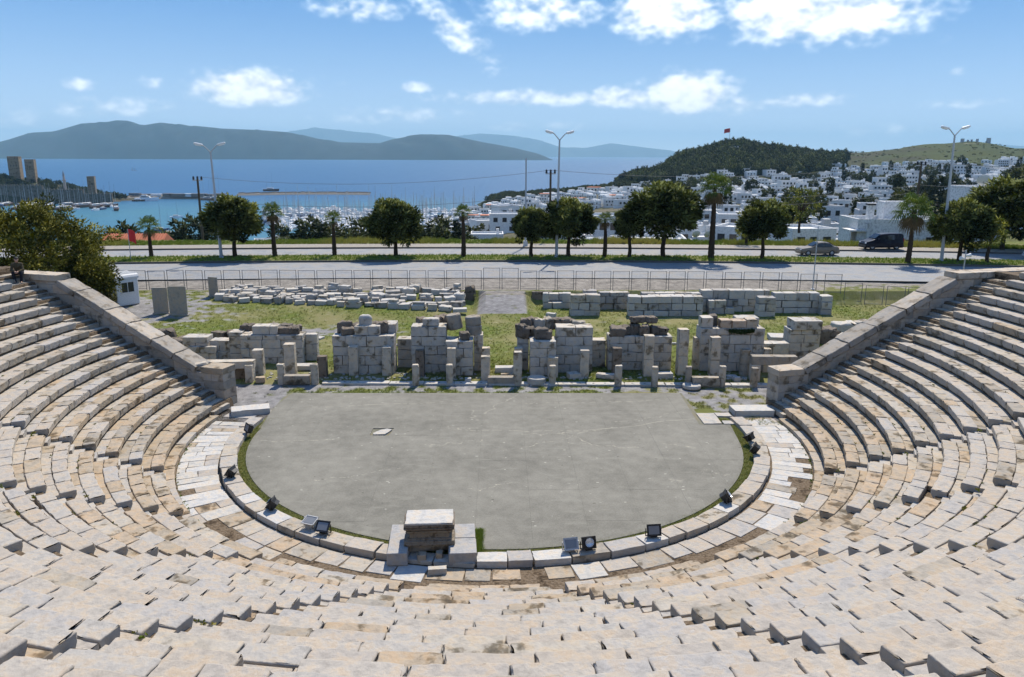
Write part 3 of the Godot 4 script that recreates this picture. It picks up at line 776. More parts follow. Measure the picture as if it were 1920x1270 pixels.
func floodlights() -> void:
	var body := MB.new()
	for s in [[0.0, 0.26, 0.20], [0.16, 0.24, 0.18], [0.27, 0.13, 0.11]]: pass
	var fr := [Vector3(-0.25, -0.2, 0), Vector3(0.25, -0.2, 0), Vector3(0.25, 0.2, 0), Vector3(-0.25, 0.2, 0)]
	var bk := [Vector3(-0.14, -0.13, -0.26), Vector3(0.14, -0.13, -0.26), Vector3(0.14, 0.13, -0.26), Vector3(-0.14, 0.13, -0.26)]
	for k in 4: body.quad(fr[k], fr[(k + 1) % 4], bk[(k + 1) % 4], bk[k], (fr[k] + fr[(k + 1) % 4]).normalized() + Vector3(0, 0, -0.4))
	body.quad(bk[0], bk[1], bk[2], bk[3], Vector3.FORWARD); body.quad(fr[0], fr[1], fr[2], fr[3], Vector3.BACK)
	for k in 5: body.box(Vector3(0, 0.17 - k * 0.085, -0.21), Vector3(0.36 - 0.02 * k, 0.012, 0.16))
	var rim := MB.new()
	for k in 4:
		var a: Vector3 = fr[k]; var b: Vector3 = fr[(k + 1) % 4]
		rim.box((a + b) * 0.5 + Vector3(0, 0, 0.012), Vector3(absf(a.x - b.x) + 0.035, absf(a.y - b.y) + 0.035, 0.03))
	var lens := MB.new(); lens.lathe([Vector2(0.0, 0.0), Vector2(0.08, 0.0), Vector2(0.15, 0.0)], Vector3.ZERO, 20)
	var dish := MB.new(); dish.lathe([Vector2(0.165, 0.0), Vector2(0.13, -0.045), Vector2(0.07, -0.07), Vector2(0.0, -0.08)], Vector3.ZERO, 20)
	var brk := MB.new()
	brk.box(Vector3(-0.29, -0.10, -0.06), Vector3(0.02, 0.30, 0.05)); brk.box(Vector3(0.29, -0.10, -0.06), Vector3(0.02, 0.30, 0.05)); brk.box(Vector3(0, -0.25, -0.06), Vector3(0.6, 0.02, 0.07))
	var glass := StandardMaterial3D.new(); glass.albedo_color = Color(0.75, 0.83, 0.9, 0.25); glass.transparency = BaseMaterial3D.TRANSPARENCY_ALPHA; glass.roughness = 0.05
	var mirror := plain(lin(0.55, 0.58, 0.62), 0.25, 0.9)
	var grey_m := plain(lin(0.42, 0.42, 0.41), 0.5, 0.2)
	# x, z, turn from facing outwards (deg), tilt up (deg), grey, round lens, label
	var list := [[-10.80, 0.49, 35, 20, 0, 0, "black floodlight at the far left end of the marble kerb"], [-9.98, 5.15, -40, 35, 0, 0, "black floodlight on the left bend of the kerb"], [-7.68, 7.92, -45, 40, 0, 1, "black floodlight with a round lens, left lower bend of the kerb"], [-6.0, 9.3, 10, 70, 1, 0, "slim grey floodlight standing tilted left of the altar"], [-5.5, 9.72, 15, 45, 0, 0, "black square floodlight beside the slim grey one, left of the altar"], [2.30, 10.93, 0, 35, 1, 0, "grey floodlight standing on the kerb right of the altar"], [2.85, 10.86, 0, 18, 0, 1, "black floodlight with a big round lens, right of the altar"], [5.0, 10.06, -20, 22, 0, 0, "black square floodlight on the right lower bend of the kerb"], [8.08, 7.52, 30, 40, 0, 1, "black floodlight with a round lens on the right bend of the kerb"], [10.42, 2.9, 170, 30, 0, 0, "black floodlight turned inwards on the right side of the kerb"], [10.66, 1.5, 150, 55, 0, 0, "black floodlight tipped over at the far right end of the kerb"]]
	for f in list:
		var out := atan2(f[0], f[1])
		var o := thing("floodlight", f[6], "floodlight", Vector3(f[0], 0.27, f[1]), out + deg_to_rad(f[2]), "floodlights on the orchestra kerb")
		var head := Node3D.new(); head.name = "head"; o.add_child(head); head.position = Vector3(0, 0.25, 0); head.rotation.x = -deg_to_rad(f[3]); o.scale = Vector3.ONE * 0.86
		var bm: Material = grey_m if f[4] else M.black
		part(head, "housing", body.mesh(), bm); part(head, "front_frame", rim.mesh(), bm, Transform3D(Basis.IDENTITY, Vector3(0, 0, 0.004)))
		if f[5]:
			part(head, "reflector", dish.mesh(), mirror, Transform3D(Basis(Vector3.RIGHT, PI / 2), Vector3(0, 0.02, 0.095)))
			part(head, "lens", lens.mesh(), glass, Transform3D(Basis(Vector3.RIGHT, PI / 2), Vector3(0, 0.02, 0.1)))
		else:
			part(head, "lens", boxm(Vector3(0.4, 0.3, 0.01), Vector3(0, 0, 0.012)), plain(lin(0.16, 0.17, 0.18), 0.3))
		part(o, "bracket", brk.mesh(), bm, Transform3D(Basis.IDENTITY, Vector3(0, 0.27, 0)))
		part(o, "foot", boxm(Vector3(0.26, 0.03, 0.2), Vector3(0, 0.005, -0.04)), bm)

# ---------------------------------------------------------------- retaining walls
func retaining_walls() -> void:
	wall_side(-1.0, 0.586, 0.325, [Vector2(13.2, -0.1), Vector2(13.2, 1.66), Vector2(14.35, 1.66), Vector2(14.9, 1.72), Vector2(22.25, 5.5), Vector2(22.25, 5.72), Vector2(30.0, 5.72), Vector2(30.0, -0.1)], Vector2(14.7, 1.62), Vector2(22.25, 5.5), 22.25, 5.72, "long stone retaining wall climbing to the left, with sloping coping slabs")
	wall_side(1.0, 0.355, 0.2657, [Vector2(13.55, -0.1), Vector2(13.55, 1.66), Vector2(14.85, 1.66), Vector2(15.2, 1.75), Vector2(23.1, 5.75), Vector2(23.1, 6.0), Vector2(31.0, 6.0), Vector2(31.0, -0.1)], Vector2(14.95, 1.66), Vector2(23.1, 5.75), 23.1, 6.0, "long stone retaining wall climbing to the right, with sloping coping slabs")

func wall_side(sd: float, a: float, b: float, outline: Array, c0: Vector2, c1: Vector2, flat_x: float, flat_h: float, label: String) -> void:
	var k := sqrt(1.0 + b * b)
	var dir := Vector3(sd, 0, -b) / k          # along the wall, outwards
	var back := Vector3(-b * sd, 0, -1.0) / k   # away from the seats
	var org := Vector3(0, 0, a)
	var node := thing("retaining_wall", label, "wall")
	var poly := PackedVector2Array()
	for p in outline: poly.append(Vector2(p.x * k, p.y))
	var y := -0.1; var course := 0
	while y < 6.2:
		var hh: float = [0.52, 0.46, 0.42, 0.5, 0.44][course % 5]
		var s: float = outline[0].x * k - 0.001 - (0.0 if course % 2 == 0 else 0.0)
		var first := true
		while s < 30.5 * k:
			var L := rf(0.75, 1.45)
			if first and course % 2: L *= 0.55
			first = false
			var cell := PackedVector2Array([Vector2(s, y), Vector2(s + L - 0.012, y), Vector2(s + L - 0.012, y + hh - 0.012), Vector2(s, y + hh - 0.012)])
			for q in Geometry2D.intersect_polygons(cell, poly):
				if q.size() < 3: continue
				var mb := MB.new(); var jut := rf(-0.014, 0.014)
				mb.prism(q, dir, Vector3.UP, back, org - back * jut, 0.92)
				part(node, "wall_block", mb.mesh(), pick(M.wall) if rng.randf() < 0.75 else pick(M.lichen))
			s += L
		y += hh; course += 1
	# coping
	var p0 := Vector2(c0.x * k, c0.y); var p1 := Vector2(c1.x * k, c1.y)
	var ang := (p1 - p0).angle()
	var s := 0.0; var total := (p1 - p0).length()
	var upv := (Vector3.UP * cos(ang) - dir * sin(ang)); var alo := (dir * cos(ang) + Vector3.UP * sin(ang))
	var idx := 0
	while s < total - 0.2:
		var L := minf(rf(1.15, 2.0), total - s)
		if total - s - L < 0.7: L = total - s
		var mid := org + dir * p0.x + Vector3.UP * p0.y + alo * (s + L * 0.5) + upv * (0.17 + rf(-0.02, 0.02)) + back * (0.46 + rf(-0.03, 0.03))
		var bs := Basis(alo * sd, upv, alo.cross(upv) * sd)
		part(node, "coping_slab", stone_block(Vector3(L - 0.02, 0.34, 1.12), Vector3i(4, 0, 2), 0.05, 0.025, idx + sd * 3.0 + 10.0, 0.16), M.coping[1] if (idx in [1, 2] and sd > 0.0) or (idx == 0) else pick(M.coping), Transform3D(bs, mid))
		s += L; idx += 1
	# upper level slabs and pier cap
	s = flat_x * k
	while s < 30.0 * k:
		var L := rf(1.2, 1.9)
		var mid := org + dir * (s + L * 0.5) + Vector3.UP * (flat_h + 0.16) + back * 0.45
		part(node, "coping_slab", stone_block(Vector3(L - 0.015, 0.32, 1.0), Vector3i(2, 0, 1), 0.03, 0.012, s, 0.06), M.wall[0], Transform3D(Basis(dir * sd, Vector3.UP, (dir * sd).cross(Vector3.UP)), mid))
		s += L
	var pw: float = (outline[2].x - outline[1].x) * k + 0.06
	var pm: Vector3 = org + dir * (outline[1].x * k + pw * 0.5 - 0.03) + Vector3.UP * 1.82 + back * 0.46
	part(node, "pier_cap", stone_block(Vector3(pw, 0.3, 1.02), Vector3i(2, 0, 1), 0.02, 0.008, sd, 0.05), M.tan[1] if sd < 0.0 else M.wall[0], Transform3D(Basis(dir * sd, Vector3.UP, (dir * sd).cross(Vector3.UP)), pm))
	if sd < 0.0:
		var st := part(self, "loose_block", stone_block(Vector3(0.75, 0.36, 0.62), Vector3i(1, 0, 1), 0.09, 0.05, 5.0, 0.1), M.lichen[2], Transform3D(Basis(Vector3.UP, 0.5), org + dir * (14.75 * k) + Vector3.UP * 1.87 + back * 0.4))
		tag(st, "chipped six-sided block resting behind the left pier cap", "stone")

# ---------------------------------------------------------------- ruined stage building
var loose := 0.0
func ashlar(called: String, label: String, chunks: Array, group := "ruined wall stubs of the stage building") -> Node3D:
	# each chunk: x0, x1, front z, depth, bottom, top
	var node := thing(called, label, "wall", Vector3.ZERO, 0.0, group)
	for c in chunks:
		var y: float = c[4]; var course := 0
		while y < c[5] - 0.12:
			var hh := minf(0.51 + (0.03 if course % 2 else 0.0), c[5] - y)
			if c[5] - y - hh < 0.2: hh = c[5] - y
			var x: float = c[0]; var first := true
			while x < c[1] - 0.02:
				var L := rf(0.7, 1.25)
				if first and course % 2: L *= 0.6
				first = false
				if c[1] - x - L < 0.35: L = c[1] - x
				if c.size() > 6 and y + hh > c[5] - 0.05 and rng.randf() < c[6]:
					x += L; continue
				part(node, "ashlar_block", pick(V.cube), pick(M.ashlar), Transform3D(Basis.from_euler(Vector3(rf(-1, 1) * 0.4, rf(-1, 1), rf(-1, 1) * 0.35) * loose).scaled_local(Vector3(L - 0.008 - rf(0, 0.6) * loose, (hh - 0.006) / 0.5 * (1.0 - rf(0, 0.9) * loose), c[3] / 0.7)), Vector3(x + L * 0.5, y + hh * 0.5, c[2] - c[3] * 0.5 + rf(-0.012, 0.012) + rf(-1.2, 1.2) * loose)))
				x += L
			y += hh; course += 1
	return node

func top_rocks(node: Node, x0: float, x1: float, z0: float, z1: float, y: float, high: float, ms: Array, count: int) -> void:
	for k in count:
		var s := Vector3(rf(0.45, 0.95), rf(0.6, 1.0) * high / 0.7, rf(0.5, 0.9) / 0.8)
		part(node, "core_stone", pick(V.rough), pick(ms), Transform3D(Basis.from_euler(Vector3(rf(-0.1, 0.1), rf(-0.5, 0.5), rf(-0.1, 0.1))).scaled_local(s), Vector3(lerpf(x0, x1, (k + 0.5) / count) + rf(-0.1, 0.1), y + s.y * 0.32, rf(z0, z1))))

func stage_ruins() -> void:
	var D: Array = M.darkstone; var L: Array = M.lichen
	var n := ashlar("wall_stub", "low squared wall corner behind the left pier, two blocks high", [[-18.4, -16.95, -11.9, 1.0, 0.2, 1.6], [-18.0, -16.4, -11.6, 0.3, 0.2, 1.1], [-16.9, -15.7, -12.1, 0.9, 0.2, 1.35]])
	n = ashlar("wall_stub", "grey wall stub with a white broken block on top, leftmost of the stage walls", [[-15.7, -14.9, -11.9, 0.9, 0.1, 1.9], [-14.88, -11.3, -11.4, 1.1, 0.0, 1.83], [-14.2, -12.75, -11.55, 0.8, 1.83, 2.33], [-11.28, -10.6, -12.0, 0.5, 0.1, 1.75]])
	top_rocks(n, -12.7, -11.5, -12.0, -11.9, 1.8, 0.5, D, 2)
	top_rocks(n, -15.3, -11.6, -13.3, -12.9, 1.7, 0.6, D, 5)
	n = ashlar("wall_stub", "grey wall stub topped with dark brown boulders, second from the left", [[-9.12, -5.72, -9.3, 1.1, 0.1, 2.28], [-7.9, -6.5, -9.42, 0.7, 2.28, 2.8]])
	top_rocks(n, -8.9, -6.2, -10.5, -10.1, 2.25, 0.75, D, 4); top_rocks(n, -8.7, -8.1, -9.8, -9.7, 2.28, 0.55, D, 1)
	part(n, "rounded_stone", stone_block(Vector3(0.75, 0.8, 0.5), Vector3i(1, 1, 1), 0.22, 0.03, 5.0), M.ashlar[1], Transform3D(Basis.IDENTITY, Vector3(-7.35, 2.95, -10.0)))
	part(n, "rounded_stone", stone_block(Vector3(0.6, 0.55, 1.1), Vector3i(0, 0, 1), 0.03, 0.02, 6.0, 0.1), M.ashlar[1], Transform3D(Basis.IDENTITY, Vector3(-6.0, 2.5, -10.6)))
	ashlar("link_wall", "low grey link wall left of the two-level stub", [[-5.72, -4.85, -10.6, 0.8, 0.1, 1.8]])
	n = ashlar("wall_stub", "two-level grey wall stub with round column drums on top, left of the middle gap", [[-4.8, -2.86, -9.5, 1.1, 0.1, 2.75], [-2.84, -1.36, -8.75, 1.3, 0.15, 2.1], [-1.34, -0.82, -9.9, 0.9, 0.1, 2.2]])
	top_rocks(n, -4.6, -2.4, -11.2, -10.8, 2.3, 0.9, D, 4); top_rocks(n, -2.1, -1.7, -9.6, -9.3, 2.1, 0.5, D, 1)
	part(n, "moulded_cap", stone_block(Vector3(0.9, 0.42, 0.6), Vector3i(1, 0, 0), 0.07, 0.02, 7.0), M.ashlar[1], Transform3D(Basis.IDENTITY, Vector3(-3.7, 2.96, -9.9)))
	for q in [[-2.35, 2.75, -10.4, 0.42, 0.85, 0.2], [-1.35, 2.45, -10.3, 0.46, 0.55, 0.0], [-1.35, 3.0, -10.3, 0.45, 0.5, 0.1]]:
		var mb := MB.new(); mb.lathe([Vector2(0, 0), Vector2(q[3] * 0.92, 0), Vector2(q[3], 0.05), Vector2(q[3] * 0.98, q[4] * 0.5), Vector2(q[3], q[4] - 0.06), Vector2(q[3] * 0.9, q[4]), Vector2(0, q[4])], Vector3.ZERO, 18)
		part(n, "column_drum", mb.mesh(), L[1], Transform3D(Basis(Vector3.BACK, q[5]), Vector3(q[0], q[1] - 0.3, q[2])))
	n = ashlar("wall_stub", "two-level grey wall stub with rubble core, right of the middle gap", [[1.78, 3.22, -8.75, 1.3, 0.15, 2.1], [3.26, 5.3, -9.5, 1.1, 0.1, 2.72], [1.1, 1.76, -10.0, 0.8, 0.1, 2.0]])
	top_rocks(n, 1.3, 4.9, -11.2, -10.6, 2.3, 0.75, D + L, 8); top_rocks(n, 2.2, 2.9, -9.6, -9.4, 2.1, 0.7, D, 2); top_rocks(n, 1.2, 1.8, -10.4, -10.2, 2.0, 0.8, D, 2)
	ashlar("link_wall", "low grey link wall right of the rubble-cored stub", [[5.34, 6.2, -10.6, 0.8, 0.1, 1.72]])
	n = ashlar("wall_stub", "grey wall stub topped with large dark boulders, third from the right", [[6.24, 9.82, -9.85, 1.1, 0.15, 2.12]])
	top_rocks(n, 6.5, 9.5, -10.7, -10.2, 2.1, 0.8, D, 6); top_rocks(n, 7.7, 9.0, -10.7, -10.6, 2.75, 0.55, D, 2)
	n = ashlar("wall_stub", "tall grey wall stub with pinkish notched slabs on top and climbing ivy", [[11.37, 14.95, -9.65, 1.2, 0.15, 2.62], [11.4, 12.05, -9.8, 0.8, 2.62, 3.2]])
	for q in [[12.75, 0.6, 0.46], [13.5, 0.8, 0.42], [14.2, 0.6, 0.5]]:
		part(n, "notched_slab", stone_block(Vector3(q[1], q[2], 0.7), Vector3i(1, 0, 1), 0.03, 0.02, q[0], 0.1), M.wall[3] if q[0] < 14.0 else M.wall[0], Transform3D(Basis.IDENTITY, Vector3(q[0], 2.62 + q[2] * 0.5, -10.05)))
	part(n, "top_slab", stone_block(Vector3(1.3, 0.42, 0.9), Vector3i(1, 0, 1), 0.04, 0.02, 4.0, 0.1), M.ashlar[1], Transform3D(Basis.IDENTITY, Vector3(14.2, 2.85, -10.9)))
	part(n, "top_slab", stone_block(Vector3(0.45, 0.6, 0.6), Vector3i(0, 0, 0), 0.06, 0.03, 5.0, 0.1), D[0], Transform3D(Basis.IDENTITY, Vector3(12.25, 2.9, -10.7)))
	var spots := []; var cols := []
	for k in 420:
		var u := rf(0, 1)
		spots.append(Transform3D(Basis.from_euler(Vector3(rf(-2, 2), rf(0, 6), rf(-1, 1))).scaled(Vector3.ONE * rf(0.5, 1.1)), Vector3(lerpf(12.9, 14.3, u), 2.58 - absf(rf(0, 0.3)) * (1.0 - absf(u - 0.5)), -9.62 + rf(-0.02, 0.06))))
		cols.append(Color(0.035, 0.055, 0.018) * rf(0.7, 1.6))
	multi("ivy", leaf_mesh(0.09), leafy(), spots, cols, "", n)
	ashlar("link_wall", "low dark wall beside the square pier of stacked blocks", [[15.4, 17.1, -11.5, 0.8, 0.1, 1.3]])
	n = ashlar("block_pier", "square pier of stacked pale blocks beside the right retaining wall", [[17.4, 19.2, -12.3, 1.2, 0.1, 1.95], [17.55, 19.25, -12.2, 1.3, 1.95, 2.5]])
	# foundation course and footing of the proscenium colonnade
	var foot := thing("colonnade_footing", "long white marble foundation strip with dowel holes in front of the pillars", "footing")
	var x := -9.4
	while x < 13.3:
		var w := rf(1.4, 2.2)
		part(foot, "footing_block", pick(V.slab), pick(M.marble), Transform3D(Basis.IDENTITY.scaled(Vector3(w - 0.012, 0.9, 0.5)), Vector3(x + w * 0.5, 0.05, -7.62 + x * 0.022 + 0.1)))
		for k in 3:
			part(foot, "dowel_hole", boxm(Vector3(0.11, 0.008, 0.07)), M.black, Transform3D(Basis.IDENTITY, Vector3(x + w * (0.2 + 0.3 * k), 0.128, -7.62 + x * 0.022 + 0.12)))
		x += w
	pillars()

func leaf_mesh(s: float) -> ArrayMesh:
	var mb := MB.new()
	for k in 3:
		var b := Basis.from_euler(Vector3(k * 0.7, k * 2.1, 0.4))
		mb.tri(b * Vector3(0, 0, 0), b * Vector3(s * 0.4, s * 0.5, 0), b * Vector3(0, s, 0)); mb.tri(b * Vector3(0, 0, 0), b * Vector3(0, s, 0), b * Vector3(-s * 0.4, s * 0.5, 0.02))
	return mb.mesh()

func pillars() -> void:
	# x centre, z, width, top, shape (0 square, 1 half column), tone, label
	var list := [
		[-13.2, -9.25, 0.55, 1.53, 0, 1, "cream square pillar, tall, at the left end of the back pillar row"],
		[-11.4, -9.05, 0.58, 1.91, 0, 0, "tallest cream square pillar on the left side"],
		[-11.55, -7.6, 0.38, 1.14, 1, 1, "short fluted half-column at the left end of the low bench"],
		[-9.78, -7.6, 0.38, 1.14, 1, 1, "short fluted half-column at the right end of the left low bench"],
		[-9.6, -8.8, 0.5, 1.27, 0, 3, "dark stained square pillar behind the left bench"],
		[-7.93, -9.1, 0.52, 1.76, 0, 0, "pale square pillar in front of the second stub, left of two"],
		[-6.1, -9.1, 0.5, 1.73, 0, 1, "pale square pillar in front of the second stub, right of two"],
		[-4.36, -7.4, 0.36, 1.16, 1, 1, "short round-faced pillar before the dark stained one"],
		[-4.26, -8.9, 0.46, 1.6, 0, 3, "dark stained square pillar left of the middle gap"],
		[-2.56, -7.5, 0.36, 1.13, 1, 1, "short half-column before the two-level stub"],
		[-2.5, -8.45, 0.46, 1.82, 0, 0, "tall cream pillar against the two-level stub"],
		[-0.64, -9.6, 0.44, 1.55, 0, 0, "plain pillar on the left edge of the middle gap, farther one"],
		[-0.66, -8.2, 0.46, 1.42, 0, 1, "square pillar on the left edge of the middle gap, nearer one"],
		[1.08, -7.4, 0.44, 1.86, 1, 1, "tall fluted half-column on the right edge of the middle gap"],
		[1.16, -9.5, 0.46, 1.57, 0, 0, "plain pillar behind the tall fluted half-column"],
		[2.93, -7.4, 0.34, 1.1, 1, 1, "short half-column right of the flat round drum"],
		[3.03, -8.55, 0.58, 1.28, 1, 0, "broad pointed-top pillar behind a short half-column"],
		[4.77, -8.7, 0.5, 1.65, 0, 1, "smooth pale square pillar between two gaps in the front row"],
		[6.6, -9.0, 0.5, 1.69, 0, 3, "square pillar with a dark stained head before the boulder-topped stub"],
		[6.43, -7.2, 0.37, 1.15, 1, 1, "short half-column in front of the dark-headed pillar"],
		[8.31, -8.9, 0.55, 2.41, 0, 0, "very tall two-block pillar before the boulder-topped stub"],
		[8.36, -7.1, 0.34, 1.11, 1, 1, "short half-column before the very tall two-block pillar"],
		[10.22, -9.1, 0.56, 2.72, 0, 0, "tallest freestanding veined pillar in the open gap"],
		[10.18, -7.2, 0.32, 1.09, 1, 3, "short dark-headed half-column at the left end of the right bench"],
		[11.97, -8.9, 0.53, 2.32, 0, 0, "tall pillar with a dark patch below its top, before the ivy wall"],
		[11.96, -7.1, 0.34, 1.14, 1, 1, "short half-column at the right end of the right bench"],
		[13.7, -8.9, 0.5, 1.62, 1, 3, "round-topped dark pillar before the ivy wall"],
		[13.68, -7.1, 0.36, 1.05, 1, 3, "short dark fluted half-column at the right end of the front row"],
		[11.3, -10.2, 0.4, 2.0, 0, 0, "slender pillar tucked at the left corner of the ivy wall"],
		[15.1, -9.6, 0.42, 1.5, 0, 0, "pale pillar stump behind the dark lying beam"]]
	for p in list:
		var h: float = p[3] - 0.02
		var m: Material = M.darkstone[1] if p[5] == 3 and p[4] == 0 else L_mix(p[5])
		var o := thing("pillar", p[6], "pillar", Vector3(p[0], 0.03, p[1]), rf(-0.05, 0.05), "pillars of the stage front")
		var lean := Basis.from_euler(Vector3(rf(-0.012, 0.012), 0, rf(-0.012, 0.012)))
		if p[4] == 1:
			var mb := MB.new(); var poly := PackedVector2Array(); var w: float = p[2]
			for k in 17:
				var a := PI * k / 16.0
				poly.append(Vector2(cos(a), sin(a) * 0.8) * w * (0.5 - (0.016 if k % 2 else 0.0)))
			poly.append(Vector2(-w * 0.5, -w * 0.42)); poly.append(Vector2(w * 0.5, -w * 0.42))
			mb.prism(poly, Vector3.RIGHT, Vector3.BACK, Vector3.UP, Vector3.ZERO, h - 0.1)
			part(o, "shaft", mb.mesh(), m, Transform3D(lean, Vector3.ZERO))
			part(o, "broken_top", stone_block(Vector3(w * 0.98, 0.14, w * 0.85), Vector3i(1, 0, 1), 0.04, 0.02, p[0], 0.06), m, Transform3D(lean, Vector3(0, h - 0.06, 0)))
		else:
			var y := 0.0
			for seg in ([h] if h < 2.2 else [h * 0.45, h * 0.55]):
				part(o, "shaft", stone_block(Vector3(p[2], seg - 0.006, p[2] * 0.92), Vector3i(0, 3, 0), 0.025, 0.012, p[0] + y, 0.08), m, Transform3D(lean, Vector3(0, y + seg * 0.5, 0)))
				y += seg
			part(o, "foot_stone", stone_block(Vector3(p[2] * 1.25, 0.12, p[2] * 1.25), Vector3i(0, 0, 0), 0.03, 0.02, p[0], 0.06), M.marble[1], Transform3D(Basis.IDENTITY, Vector3(0.03, 0.02, 0)))
	# benches, lying beams, drums between the pillars
	var blocks := [
		[-10.7, 0.3, -7.62, 1.36, 0.48, 0.45, 0, M.lichen[1], "long low bench block between two short half-columns on the left"],
		[0.2, 0.25, -7.55, 1.45, 0.42, 0.45, 0, M.lichen[1], "long low bench block in the middle gap"],
		[11.08, 0.33, -7.1, 1.48, 0.45, 0.42, 0, M.lichen[0], "long low bench block between two short half-columns on the right"],
		[15.0, 1.2, -8.15, 2.45, 0.5, 0.5, -0.03, M.lichen[1], "dark weathered beam lying across uprights beside the right pier"],
		[14.0, 0.5, -8.1, 0.5, 0.95, 0.45, 0, M.pillar[0], "upright block carrying the left end of the dark beam"],
		[15.6, 0.5, -8.1, 0.9, 0.9, 0.45, 0, M.darkstone[1], "dark upright slab carrying the right end of the beam"],
		[-14.6, 0.95, -8.3, 2.9, 0.42, 0.55, 0.06, M.pillar[1], "long pale lintel lying towards the left pier"],
		[-14.7, 0.4, -8.45, 2.6, 0.75, 0.3, 0.06, M.darkstone[1], "dark stained slab under the long pale lintel"],
		[-13.35, 0.5, -8.1, 0.42, 1.0, 0.6, 0.0, M.pillar[1], "carved end block of the long lintel"],
		[-12.75, 0.2, -7.9, 0.5, 0.3, 0.4, 0.2, M.tan[0], "small brick-red block on the gravel beside the lintel"],
		[-11.0, 0.28, -10.2, 1.8, 0.28, 0.7, 0.0, M.marble[1], "flat white sill block between the first two stubs"],
		[0.6, 0.25, -9.7, 1.5, 0.35, 0.6, 0.0, M.marble[2], "flat grey sill block across the middle gap"],
		[0.5, 0.16, -9.0, 0.7, 0.12, 0.3, 0.0, M.tan[2], "small reddish slab lying in the middle gap"],
		[4.2, 0.25, -8.5, 0.75, 0.32, 0.5, 0.3, M.ashlar[0], "broken moulded block lying left of a smooth pillar"],
		[5.9, 0.25, -8.4, 1.0, 0.25, 0.45, -0.3, M.ashlar[1], "tilted slab lying in front of the dark-headed pillar"],
		[9.1, 0.25, -8.55, 1.0, 0.3, 0.6, 0.05, M.marble[1], "rounded white slab lying beside the very tall pillar"],
		[12.9, 0.15, -8.6, 0.6, 0.14, 0.35, 0.1, M.marble[0], "small white slab lying before the ivy wall"],
		[13.0, 0.16, -8.0, 0.35, 0.3, 0.35, 0.1, M.marble[2], "small square stone standing before the ivy wall"],
		[-1.6, 0.2, -7.85, 0.35, 0.2, 0.25, 0.0, M.marble[2], "little square stone left of the middle gap bench"]]
	for b in blocks:
		var o := part(self, "stone_block", stone_block(Vector3(b[3], b[4], b[5]), Vector3i(2, 0, 0), 0.03, 0.015, b[0], 0.1), b[7], Transform3D(Basis(Vector3.UP, b[6]), Vector3(b[0], b[1], b[2])))
		tag(o, b[8], "block", "loose blocks among the pillars")
	for d in [[2.1, -7.65, 0.5, 0.34, "flat round column drum lying left of a short half-column"], [10.25, -6.75, 0.48, 0.2, "flat round drum lying at the floor's far right corner"]]:
		var o := thing("column_drum", d[4], "drum", Vector3(d[0], 0.05, d[1]), 0.3)
		var mb := MB.new(); mb.lathe([Vector2(0, 0), Vector2(d[2] - 0.03, 0), Vector2(d[2], 0.04), Vector2(d[2], d[3] - 0.04), Vector2(d[2] - 0.03, d[3]), Vector2(d[2] * 0.7, d[3]), Vector2(d[2] * 0.66, d[3] - 0.02), Vector2(0, d[3] - 0.02)], Vector3.ZERO, 24)
		part(o, "drum", mb.mesh(), M.marble[1])
	# scattered small stones along the colonnade
	var spots := []
	for k in 260: spots.append(Transform3D(Basis.from_euler(Vector3(rf(-0.2, 0.2), rf(0, 6), rf(-0.2, 0.2))).scaled_local(Vector3(rf(0.06, 0.24), rf(0.06, 0.16), rf(0.06, 0.2))), Vector3(rf(-13, 14), 0.12, -8.35 + rf(-0.25, 0.25) - (0.9 if k % 4 == 0 else 0.0))))
	multi("rubble", V.rough[2], M.marble[1], spots, [], "small pale stone chips strewn along the pillar row")

func L_mix(k: int) -> Material:
	if k == 3: return pick(M.lichen)
	return M.pillar[k]

